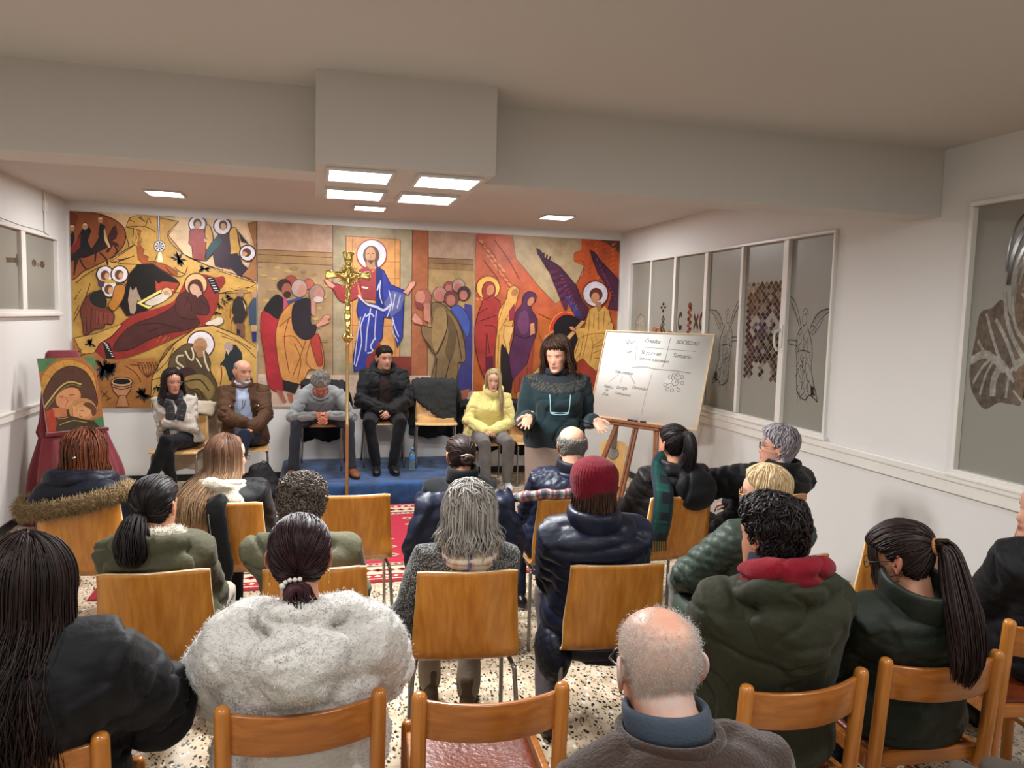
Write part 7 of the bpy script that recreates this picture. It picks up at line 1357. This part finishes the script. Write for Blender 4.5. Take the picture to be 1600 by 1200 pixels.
pr = ribbon([p.N + [.06, .05, .02], p.N + [-.07, .01, .03], p.N + [-.135, -.07, -.02], p.N + [-.165, -.165, -.11], p.N + [-.19, -.200, -.24], p.N + [-.205, -.185, -.36]], .062, .012, up=(0, -1, .3)); sc_ = wear(p, 'scarf', pr, TART); e = p.N + [-.205, -.185, -.36]
obj('scarf_fringe', *merge(*[sweep([e + [x, 0, .01], e + [x * 1.05, -.004, -.06]], .0035, k=5) for x in np.linspace(-.055, .055, 9)]), TART, sc_)
cap = hair_cap('pulled', .010, lump=.001, seed=12, pole=(0, -.75, .55)); wear_hair(p, H_BLACK, cap, surf_locks(cap, 150, .8, .003, (0, -.75, .55), .0015, jit=.06, seed=28), tail([(0, -.085, .075), (.005, -.135, .070), (.0, -.155, .0), (-.005, -.150, -.10), (-.02, -.150, -.20)], [.014, .030, .040, .044, .035], 190, .0040, .006, 29), tail([(0, -.13, .0), (-.06, -.13, -.13), (-.11, -.10, -.22)], [.02, .02, .012], 40, .003, .008, 30), tail([(0, -.13, .0), (.07, -.13, -.14), (.12, -.10, -.24)], [.02, .02, .012], 40, .003, .008, 31), with_uv(ellipsoid((0, -.105, .070), (.020, .024, .020), 12)))

p = Person('woman with short lilac-grey hair and glasses in black down jacket, arm stretched left', (2.53, 3.81), 3, (2.625, 3.77, 1.108), hyaw=58, hpitch=-4, skin='#cb957c', group=GA, back='shell', girth=1.08)
p.arm(-1, (-.34, .33, .74), pole=(-1, -.2, .25), d=(-.1, .8, -.5), n=(.2, -.3, -1)); p.body(); p.top('jacket', BLACKJ, .042, -.12, .975, sleeve=(.086, .082, .074, .060), quilt=('h', .075, .013), folds=.004, seed=30); p.ring('collar', BLACKJ, c=p.N + p.up * .015, r=(.088, .09), h=.042, th=.016); p.trousers(BLACKT); p.shoes(LEATHB, RUB)
cap = hair_cap([.075, .068, .040, .012, -.02, -.072, -.088], .026, lump=.003, seed=13, pole=(0, -.25, .97)); wear_hair(p, H_LILAC, cap, surf_locks(cap, 420, .75, .0042, (0, -.25, .97), .005, .002, .8, .22, seed=32)); p.glasses(DARKF, .025, .021); p.bead('earring', (-.081, -.006, -.034), .0055, PEARL)

# ------------------------------------------------------------------ second row
p = Person('woman with low dark ponytail in olive parka with fleece-lined hood', (-.57, 3.08), -.2, (-.590, 3.04, 1.072), hyaw=-20, skin='#c08a6e', group=GA, back='shell')
p.leg(1, (.16, .43, .51), (.16, .20, .085)); p.body(); jk = p.top('parka', OLIVE, .034, -.10, .97, sleeve=(.084, .078, .068, .056), folds=.010, seed=33); hd = p.hood(OLIVE, .94, .030, 5, jk, rim=.032, wide=1.22); V, F, N = remesh(sweep(p.loop * .74 + np.mean(p.loop, 0) * .26 + p.up * .030, .030, .034, k=12, up=p.up, closed=True), .010, 2); V = V + N * (.004 * vnoise(V, 60))[:, None]; ll = obj('fleece_lining', V, F, CREAM, hd); v, f, u = blades(V, N, 2600, .010, .0018, .0, 5); obj('fleece_fibres', v, f, CREAM, ll)['kind'] = 'stuff'
p.trousers(cloth('stone_trousers', '#9c9284', .85)); p.shoes(SNEAK, RUBW, (6, 6))
cap = hair_cap('pulled', .010, lump=.001, seed=14, pole=(.0, -.95, -.28)); wear_hair(p, H_BLACK, cap, surf_locks(cap, 150, .8, .0028, (0, -.95, -.28), .0015, jit=.05, seed=34), tail([(0, -.085, -.030), (.0, -.140, -.036), (.01, -.180, -.080), (.015, -.190, -.14), (.01, -.180, -.185)], [.016, .045, .066, .062, .034], 420, .0036, .006, 35)); obj('hair_tie', *sweep([p.hp((.024 * math.cos(a), -.108, -.034 + .024 * math.sin(a))) for a in np.linspace(0, 6.28, 16, endpoint=False)], .006, k=7, closed=True, up=(0, 1, 0)), BLACKW, p.t)

p = Person('man with curly salt-and-pepper hair in sage green overshirt', (.01, 3.02), -4, (-.045, 2.98, 1.066), hyaw=-10, hpitch=4, sex='m', hs=.93, skin='#b9836a', group=GA, back='shell', sw=.172)
p.body(); jk = p.top('overshirt', cloth('sage_shirt', '#5c5a45', .82, (60, .3)), .028, -.10, .97, folds=.012, seed=36); p.ring('collar', _mats['sage_shirt'], r=(.086, .086), h=.032, th=.010, tilt=.1, parent=jk); p.ring('inner_collar', SHIRT, c=p.N + p.up * .022, r=(.072, .074), h=.022, th=.008); p.trousers(DENIM); p.shoes(LEATHB, RUB)
cap = hair_cap('short', .016, lump=.006, seed=15); wear_hair(p, H_SALT, cap, surf_locks(cap, 1000, .24, .0024, (0, 0, 1), .009, .0070, 1.3, 1.2, m=9, seed=37))

p = Person('woman with wavy silver hair in salt-and-pepper tweed cardigan and printed scarf', (.58, 2.88), -6.1, (.598, 2.84, 1.040), hyaw=-4, hpitch=2, skin='#c9987e', group=GA, back='shell', hs=.94, girth=1.04)
p.arm(-1, (-.235, .10, p.seat + .10), d=(0, .6, -.7), n=(1, 0, 0), curl=.7); p.leg(1, (.10, .44, .51), (.06, .28, .085)); p.body(); p.top('cardigan', TWEED, .026, -.10, .975, folds=.006, seed=38, sleeve=(.078, .072, .064, .054))
SC3 = plaid('printed_scarf', '#c9b59c', [('#b98a6a', 0, 3.1, .2, .28, .8), ('#454a86', 0, 1.9, .55, .16, .95), ('#dccfba', 1, 5.0, .3, .3, .7), ('#8a5a4a', 1, 7.0, .1, .12, .7)]); p.ring('scarf', SC3, c=p.N - p.up * .012, r=(.098, .098), h=.036, th=.030, lump=.2, seed=5, tilt=.25)
pr = ribbon([(-.20, .12, p.seat + .18), (-.235, .06, p.seat + .10), (-.245, .02, p.seat + .02)], .03, .024, up=(0, 1, 0)); wear(p, 'scarf_end', pr, SC3); p.trousers(cloth('beige_trousers', '#8d8172', .85)); p.shoes(SUEDE, RUB, (4, 10), high=.05)
cap = hair_cap('bob', .026, lump=.006, seed=16, pole=(.05, -.2, .97)); wear_hair(p, H_GREY, cap, surf_locks(cap, 420, 1.0, .0040, (.05, -.2, .97), .006, .010, 1.0, .28, seed=39, gravity=.2), curtain(380, 60, 180, -.135, .0038, 1.16, .018, 40, off=.042, zj=.022))

p = Person('person in crimson ribbed knit hat and shiny navy down jacket', (1.17, 2.85), -5.7, (1.108, 2.805, 1.128), hyaw=4, hpitch=2, skin='#c08c74', group=GA, back='shell', girth=1.05)
p.leg(-1, (-.15, .36, .51), (-.20, .04, .085)); p.leg(1, (.17, .46, .52), (.30, .22, .13)); p.body(); jk = p.top('jacket', NAVY, .044, -.30, .965, sleeve=(.088, .084, .076, .062), quilt=('h', .072, .0150), folds=.003, seed=41, flare=.35); p.ring('collar', NAVY, c=p.N + p.up * .012, r=(.092, .092), h=.052, th=.022, parent=jk)
V, F, N = remesh(merge(ellipsoid((-.20, -.03, p.seat - .055), (.075, .14, .13), 20), ellipsoid((-.17, .02, p.seat + .03), (.07, .14, .09), 20)), .0105, 3); a = (V[:, 1] + V[:, 2]) / .05; b = (V[:, 1] - V[:, 2]) / .05; V = V + N * (.006 * (np.minimum(np.abs(np.sin(math.pi * a)), np.abs(np.sin(math.pi * b))) ** .55 - .5))[:, None]; obj('jacket_skirt', V, F, NAVYD, jk)
p.trousers(cloth('mauve_grey_trousers', '#4d4244', .85)); p.shoes(mat('oxblood_shoe', '#35171a', .35), RUB, (-4, 40), pitch=(0, -12)); V, F, N = remesh(sweep([p.an[-1] + [0, 0, .0], p.an[-1] + (p.kn[-1] - p.an[-1]) * .22], .045, k=14), .010, 2); obj('sock', V, F, cloth('blue_sock', '#5d7392', .9), p.t)
V, F = HG0; r = V - HC0; rn = np.linalg.norm(r, axis=1); Nn = r / rn[:, None]; m_ = cap_mask(V, [.035, .035, .02, -.01, -.025, -.045, -.055], .006); az = np.arctan2(V[:, 0], V[:, 1] + .01); tp = sstep(V[:, 2], .02, .10)
hv, hf, _ = remesh((V + Nn * (-.012 + m_ * (.036 + .012 * tp))[:, None], F), .0042, 2); az = np.arctan2(hv[:, 0], hv[:, 1] + .02); nn = (hv - HC0) / np.linalg.norm(hv - HC0, axis=1)[:, None]; top_f = 1 - sstep(hv[:, 2], .105, .150); hv = hv + nn * (.0035 * np.abs(np.sin(az * 21)) ** .6 * (.25 + .75 * top_f))[:, None]; obj('knit_hat', p.hp(hv), hf, CRIM, p.t)
cap = hair_cap('bob', .014, lump=.002, seed=17); wear_hair(p, H_BROWN, cap, curtain(330, 72, 180, -.125, .0034, 1.05, .006, 42, off=.018, zj=.014, phi0=(60, 95)))

p = Person('woman with smooth blond hair and gilt glasses in green diamond-quilted jacket', (1.91, 2.81), 3, (1.885, 2.77, 1.092), hyaw=46, hpitch=2, skin='#cfa088', group=GA, back='shell', girth=1.05)
p.arm(-1, (-.20, .27, p.seat + .12), pole=(-.9, -.2, -.4)); p.body(); jk = p.top('jacket', GREENQ, .032, -.16, .975, sleeve=(.082, .078, .072, .058), quilt=('d', .050, .0080), folds=.006, seed=43, flare=.5); p.ring('collar', cloth('green_cord', '#2c3328', .9), c=p.N + p.up * .005, r=(.084, .084), h=.028, th=.010, parent=jk)
p.trousers(cloth('grey_check_trousers', '#6d6d6b', .85)); p.shoes(LEATHB, RUB); obj('jacket_skirt', *remesh(merge(ellipsoid((-.20, .12, p.seat + .02), (.10, .18, .08), 20)), .012, 3)[:2], GREENQ, jk)
cap = hair_cap([.092, .080, .045, .0, -.03, -.085, -.095], .024, lump=.002, seed=18, pole=(.1, -.1, .99)); wear_hair(p, H_BLOND, cap, surf_locks(cap, 330, .9, .004, (.1, -.1, .99), .002, .001, .8, .08, seed=44)); p.glasses(GOLDF, .026, .020, r=.0022)
# ------------------------------------------------------------------ back row, nearest the viewer
p = Person('woman with very long wavy near-black hair and round glasses in black puffer jacket', (-.72, 1.98), 2, (-.672, 1.955, 1.150), hyaw=-34, hpitch=4, skin='#c08a6e', group=GA, back='wood', hs=.98, girth=1.12, slump=.02)
p.arm(1, (.16, .30, p.seat + .24), pole=(.9, -.3, -.6)); p.body(); p.top('jacket', BLACKJ, .050, -.10, .97, sleeve=(.094, .092, .084, .062), quilt=('h', .13, .012), folds=.009, seed=50, vox=.0095)
p.trousers(BLACKT); p.shoes(LEATHB, RUB); cap = hair_cap('bob', .016, lump=.002, seed=19, pole=(.12, .15, .98))
wear_hair(p, H_DBROWN, cap, surf_locks(cap, 260, 1.1, .0036, (.12, .15, .98), .003, .002, .8, .08, seed=51), curtain(1500, 52, 180, -.40, .0029, 1.52, .022, 52, off=.028, zj=.07, m=18, phi0=(4, 66), back=.06)); p.glasses(GOLDF, .027, .026, r=.002)

p = Person('woman in fluffy white hooded fleece with wine-dark hair in a pearl-clipped bun', (-.03, 2.10), 2, (-.040, 2.075, 1.150), hyaw=-6, hpitch=4, skin='#c48c72', group=GA, back='wood', hs=.97, girth=1.08, sw=.150)
for q in (-1, 1): p.arm(q, (q * .11, .32, p.seat + .20), pole=(q * .75, -.2, -.6))
p.body(); jk = p.top('fleece', FLEECE, .050, -.04, .975, sleeve=(.086, .094, .096, .070), folds=.010, fuzz=.0022, seed=53, vox=.0095, wide=1.0, sdrop=.045, it=9); V, F, N = p.topv; v, f, u = blades(V, N, 30000, .0048, .0012, .15, 7); obj('fleece_pile', v, f, FLEECE, jk)['kind'] = 'stuff'
hd = p.hood(FLEECE, .88, .035, 8, jk, vox=.0090, rim=.034, folds=.009, wide=1.12, deep=.055); V, F, N = p.hoodv; v, f, u = blades(V, N, 14000, .0048, .0012, .15, 8); obj('hood_pile', v, f, FLEECE, hd)['kind'] = 'stuff'
p.trousers(BLACKT); p.shoes(LEATHB, RUB); cap = hair_cap('pulled', .010, lump=.001, seed=20, pole=(0, -.95, -.45)); bun = [sweep([(.026 * math.cos(a) * (1 - a / 18), -.105 - .006 * a, -.070 + .026 * math.sin(a)) for a in np.linspace(0, 9, 30)], .0135, k=10), ellipsoid((0, -.112, -.072), (.034, .028, .034), 16)]
wear_hair(p, H_WINE, cap, surf_locks(cap, 330, .8, .0026, (0, -.95, -.45), .0018, jit=.05, seed=54), *[with_uv(b, .4, .4) for b in bun], tail([(0, -.115, -.06), (.012, -.15, -.085), (.01, -.15, -.13)], [.022, .034, .012], 90, .0022, .012, 55), tail([(.01, -.125, -.09), (.025, -.15, -.14), (.02, -.155, -.185)], [.016, .016, .010], 40, .0015, .008, 56), tail([(.03, -.10, -.05), (.055, -.10, -.10), (.075, -.09, -.13)], [.004, .006, .01], 14, .0011, .006, 57))
for i, (a, z) in enumerate(((-.034, -.044), (-.026, -.034), (-.014, -.028), (-.001, -.027), (.012, -.026))): obj('pearl', *ellipsoid(p.hp((a, -.128 - .004 * math.cos(a * 40), z)), (.0065 if i else .009,) * 3, 12), PEARL, p.t)
for q in (-1, 1): p.bead('hoop_earring', (q * .082, -.012, -.054), .0015, GOLDM, .018)

def fuzzy(L, C):
    ax = np.abs(L[:, 0]); w = .80 * cap_mask(L, [.2, .2, .06, .0, -.015, -.055, -.07], .02) * (1 - .85 * gauss(ax, .055) * sstep(L[:, 2], .055, .095)) * (.75 + .25 * vnoise(L, 90)); w = np.clip(w, 0, 1)[:, None]; return C * (1 - w) + np.array(srgb('#bdb5ae')) * w
p = Person('bald man with cropped white fringe in brown jumper over slate shirt', (.70, 1.02), 0, (.642, 1.235, 1.172), hyaw=-2, hpitch=12, sex='m', nk=.035, hs=.98, skin='#cf9478', group=GA, back='wood', vox=.0036, girth=1.0, slump=.0, wide=.98)
p.body(crown=fuzzy); VV, NN = HG0[0], (HG0[0] - HC0) / np.linalg.norm(HG0[0] - HC0, axis=1)[:, None]; ax_ = np.abs(VV[:, 0]); gm = np.random.default_rng(5).random(len(VV)) < cap_mask(VV, [.2, .2, .06, .0, -.015, -.055, -.07], .012) * (1 - .93 * gauss(ax_, .052) * sstep(VV[:, 2], .060, .095)); fz = blades(VV, NN, 9000, .0042, .00042, .3, 77, gm); obj('cropped_hair', p.hp(fz[0]), fz[1], hair_mat('white_crop', '#a8a29b', '#dad5cd', rough=.6), p.t, uv=fz[2]); jk = p.top('jumper', BROWNK, .020, -.02, .955, sleeve=(.084, .074, .062, .048), folds=.004, seed=58, vox=.0095, sdrop=.02); p.ring('shirt_collar', BLUESH, c=p.N + p.up * .012, r=(.074, .078), h=.026, th=.008, tilt=.10); p.ring('neckband', BROWNK, c=p.N - p.up * .016, r=(.092, .098), h=.013, th=.009, tilt=.14, parent=jk); p.trousers(CHAR); p.shoes(LEATHB, RUB); p.glasses(DARKF, .025, .019, r=.0026)

p = Person('young man with thick dark wavy hair in dark olive parka over a red hood', (1.36, 1.93), 3, (1.335, 1.905, 1.188), hyaw=14, hpitch=4, sex='m', hs=.98, skin='#c08a6e', group=GA, back='wood', girth=1.06)
p.body(); jk = p.top('parka', OLIVED, .044, -.18, .965, sleeve=(.090, .086, .076, .062), folds=.008, seed=60, vox=.0095, flare=.4); hd = p.hood(OLIVED, 1.02, .030, 10, jk, rim=.032, wide=1.22, folds=.009)
rh = p.hood(RED, .94, -.022, 11, pouch=False, rim=.033, folds=.012); p.ring('inner_collar', NAVYK, c=p.N + p.up * .045, r=(.074, .078), h=.036, th=.016); p.trousers(DENIM); p.shoes(LEATHB, RUB)
obj('hood_cord', *sweep([p.N + q for q in ((-.17, .05, -.03), (-.185, .06, -.06), (-.18, .075, -.09))], .004, k=6), BLACKW, jk);
cap = hair_cap('short', .018, lump=.006, seed=21, tuft=.15); wear_hair(p, H_BLACK, cap, surf_locks(cap, 760, .45, .0036, (.15, -.2, .93), .005, .0045, .7, .5, m=11, seed=61))

p = Person('woman with long smooth ponytail in dark green down jacket, collar up, looking down', (1.91, 1.96), -3.7, (1.845, 1.935, 1.085), hyaw=34, hpitch=16, skin='#b98468', group=GA, back='wood', hs=.97, girth=1.03)
p.body(); jk = p.top('jacket', GREEND, .038, -.10, .97, sleeve=(.086, .082, .072, .058), quilt=('h', .115, .013), folds=.005, seed=62, vox=.0095); p.ring('collar', GREEND, c=p.N + p.up * .030, r=(.098, .106), h=.050, th=.014, tilt=.16, parent=jk, open_=.3); p.trousers(BLACKT); p.shoes(LEATHB, RUB)
cap = hair_cap([.060, .058, .040, .0, -.02, -.052, -.078], .013, lump=.001, seed=22, pole=(0, -.92, .25)); wear_hair(p, H_DBROWN, cap, surf_locks(cap, 380, .9, .0028, (0, -.92, .25), .0018, jit=.05, seed=63), tail([(0, -.095, .035), (-.004, -.150, .030), (-.035, -.165, -.05), (-.075, -.175, -.17), (-.10, -.165, -.29), (-.12, -.135, -.37)], [.014, .030, .044, .054, .050, .022], 420, .0034, .005, 64, 18), curtain(60, 30, 62, -.10, .003, 1.05, .005, 65, off=.012, zj=.04, phi0=(20, 60)))
obj('hair_tie', *sweep([p.hp((.024 * math.cos(a), -.118, .034 + .024 * math.sin(a))) for a in np.linspace(0, 6.28, 16, endpoint=False)], .006, k=7, closed=True, up=(0, 1, 0)), cloth('tan_hair_tie', '#a8764a', .7), p.t); p.glasses(DARKF, .025, .019)

p = Person('woman in black jacket looking left, cut by the right edge of the picture', (2.80, 2.18), -4, (2.685, 2.14, 1.150), hyaw=74, hpitch=-2, skin='#cb957c', group=GA, back='wood', hs=.97, girth=1.08)
p.body(); jk = p.top('jacket', BLACKJ, .042, -.10, .97, sleeve=(.088, .084, .076, .060), quilt=('h', .060, .005), folds=.008, seed=66); p.ring('collar', BLACKJ, c=p.N + p.up * .0, r=(.094, .094), h=.034, th=.016, parent=jk); p.trousers(BLACKT); p.shoes(LEATHB, RUB)
cap = hair_cap('bob', .018, lump=.003, seed=23); wear_hair(p, H_BLOND, cap, curtain(200, 66, 180, -.17, .0046, 1.12, .006, 67, off=.02, zj=.02))

# ------------------------------------------------------------------ clothes left on chairs, the loose scarf
def draped(name, label, cat, pts, radii, m, quilt=None, folds=.012, seed=0, vox=.011, group=None, it=5):
    parts = [sweep(smooth_curve(c, 4), np.interp(np.linspace(0, 1, (len(c) - 1) * 4 + 1), np.linspace(0, 1, len(r)), r), np.interp(np.linspace(0, 1, (len(c) - 1) * 4 + 1), np.linspace(0, 1, len(r)), [x * fl for x in r]), k=16, up=u) for c, r, fl, u in zip(pts, radii, [d[1] for d in quilt[0]] if False else [FL] * len(pts), [UPV] * len(pts))]
    return parts
def coat_on_chair(key, label, m, z0, w, top_z, hang, lean, name='coat', cat='jacket', quilt=None, seed=0, front=.18, sleeves=((-1, .30), (1, .34)), skew=-1, group='outerwear left on chair backs'):
    """A coat hung over a chair back: thick shell over the top edge, hanging behind, sleeves at the sides."""
    x, y, dg = CH[key]; t = empty(name, (x, y, z0), R(dg), label, cat, group); parts = []; ytop = -.272
    n = 9
    for i, u in enumerate(np.linspace(-1, 1, n)):      # vertical folds, back sheet then over the edge to the front
        xx = u * w; dz = .018 * math.cos(u * 5 + seed); f = front * (1 + .45 * u * skew)
        parts.append(sweep(smooth_curve([(xx * 1.08, ytop - .075 - lean, top_z - hang + dz), (xx * 1.04, ytop - .062, top_z - hang * .5), (xx, ytop - .045, top_z - .04), (xx * .97, ytop + .0, top_z + .012), (xx * .95, ytop + .042, top_z - .05), (xx * .92, ytop + .055 + .08 * f, top_z - f)], 4), w / n * 1.95, .019, k=12, up=(0, 1, .3), e=2.2))
    for s, h in sleeves: parts.append(sweep(smooth_curve([(s * w * .9, ytop - .03, top_z - .03), (s * (w + .05), ytop - .05, top_z - .16), (s * (w + .06), ytop - .04, top_z - h), (s * (w + .03), ytop - .05, top_z - h - .14)], 5), [.05] * 16, [.036] * 16, k=14))
    V, F, N = remesh(merge(*parts), .011, 5); d = .009 * vnoise(V * [1, 1, .6], 11, seed) + .004 * vnoise(V, 26, seed)
    if quilt: d += quilt[1] * (np.abs(np.sin(math.pi * (V[:, 2] + .25 * np.abs(V[:, 0])) / quilt[0])) ** .5 - .6)
    obj('shell', V + N * d[:, None], F, m, t); return t
coat_on_chair('A3', 'navy quilted jacket hung over the chair of the woman with the bun', NAVY, 0, .225, .855, .50, .02, 'jacket', quilt=(.085, .006), seed=1, front=.10, sleeves=((-1, .30), (1, .30)))
coat_on_chair('E4', 'dark grey coat draped askew over the empty chair on the platform', cloth('dark_grey_coat', '#282b2b', .7, (40, .3)), .217, .215, .87, .62, .02, seed=2, front=.34, sleeves=((-1, .42), (1, .34)))
coat_on_chair('E5', 'black coats heaped on the chair behind the standing woman', BLACKJ, 0, .20, .86, .60, .01, seed=3, front=.34, sleeves=((-1, .40), (1, .36)))
coat_on_chair('F3', 'black coat hanging down the chair behind the bowed man', BLACKJ, .217, .20, .85, .62, .01, seed=4, front=.05, sleeves=((-1, .36), (1, .36)))
coat_on_chair('F1', 'cream padded coat over the chair of the woman in the cardigan', cloth('cream_padded_coat', '#b8aa94', .7, (30, .3)), 0, .225, .86, .66, .01, quilt=(.10, .006), seed=5, front=.06)
coat_on_chair('F5', 'black jacket over the chair back of the woman in yellow', BLACKW, 0, .205, .85, .55, .01, 'jacket', seed=6, front=.05)
x, y, dg = CH['A2']; t = empty('jacket_sleeve', (x, y, 0), R(dg), 'black sleeve dangling over the back of the long-haired woman\'s chair', 'jacket'); V, F, N = remesh(merge(sweep(smooth_curve([(-.02, -.235, .83), (-.02, -.285, .862), (-.015, -.312, .80), (-.005, -.305, .66), (.01, -.292, .52), (.0, -.290, .44)], 5), .052, .022, k=14, up=(0, 1, .2))), .0095, 4); obj('sleeve', V + N * (.008 * vnoise(V, 14, 3))[:, None], F, BLACKJ, t); obj('zip', *sweep([(-.045, -.335, .80), (-.032, -.328, .66), (-.02, -.314, .52)], .0025, k=6), SILV, t)
PL4 = plaid('red_grey_check', '#8f8a86', [('#34343a', 0, 14, .0, .34, .8), ('#a82c2c', 0, 14, .5, .14, .9), ('#d8d4cc', 0, 14, .72, .10, .8), ('#34343a', 1, 22, .0, .36, .6), ('#b03030', 1, 22, .5, .16, .75)])
x, y, dg = CH['A4']; t = empty('scarf', (x, y, 0), R(dg), 'red and grey checked scarf laid along the balding man\'s chair back', 'scarf')
pr = ribbon([(.20, -.255, .850), (.06, -.262, .862), (-.08, -.262, .868), (-.17, -.255, .872), (-.25, -.22, .852), (-.30, -.15, .83)], .034, .026, up=(0, .3, 1), k=14, e=2.2); obj('wool', pr[0] + (.006 * vnoise(pr[0], 22, 5))[:, None], pr[1], PL4, t, uv=pr[2])
# knee of a sitter beyond the right edge
p = Person('person beyond the right edge of whom one grey-brown trouser knee shows', (2.03, 1.18), 28, (1.99, 1.16, 1.12), hyaw=10, skin='#c08a6e', sex='m', group=GA)
p.arm(1, (.22, -.02, p.seat + .12)); p.arm(-1, (-.22, -.02, p.seat + .12)); p.leg(-1, (-.11, .47, .565), (-.10, .44, .13)); p.leg(1, (.11, .45, .51), (.11, .42, .085)); p.body(); p.top('jumper', CHAR, .02, -.06, .97, seed=70); p.trousers(cloth('grey_brown_trousers', '#5d554d', .9)); p.shoes(LEATHB, RUB); cap = hair_cap('short', .012, seed=24); wear_hair(p, H_GREYD, cap)
bpy.data.scenes.remove(_ts)
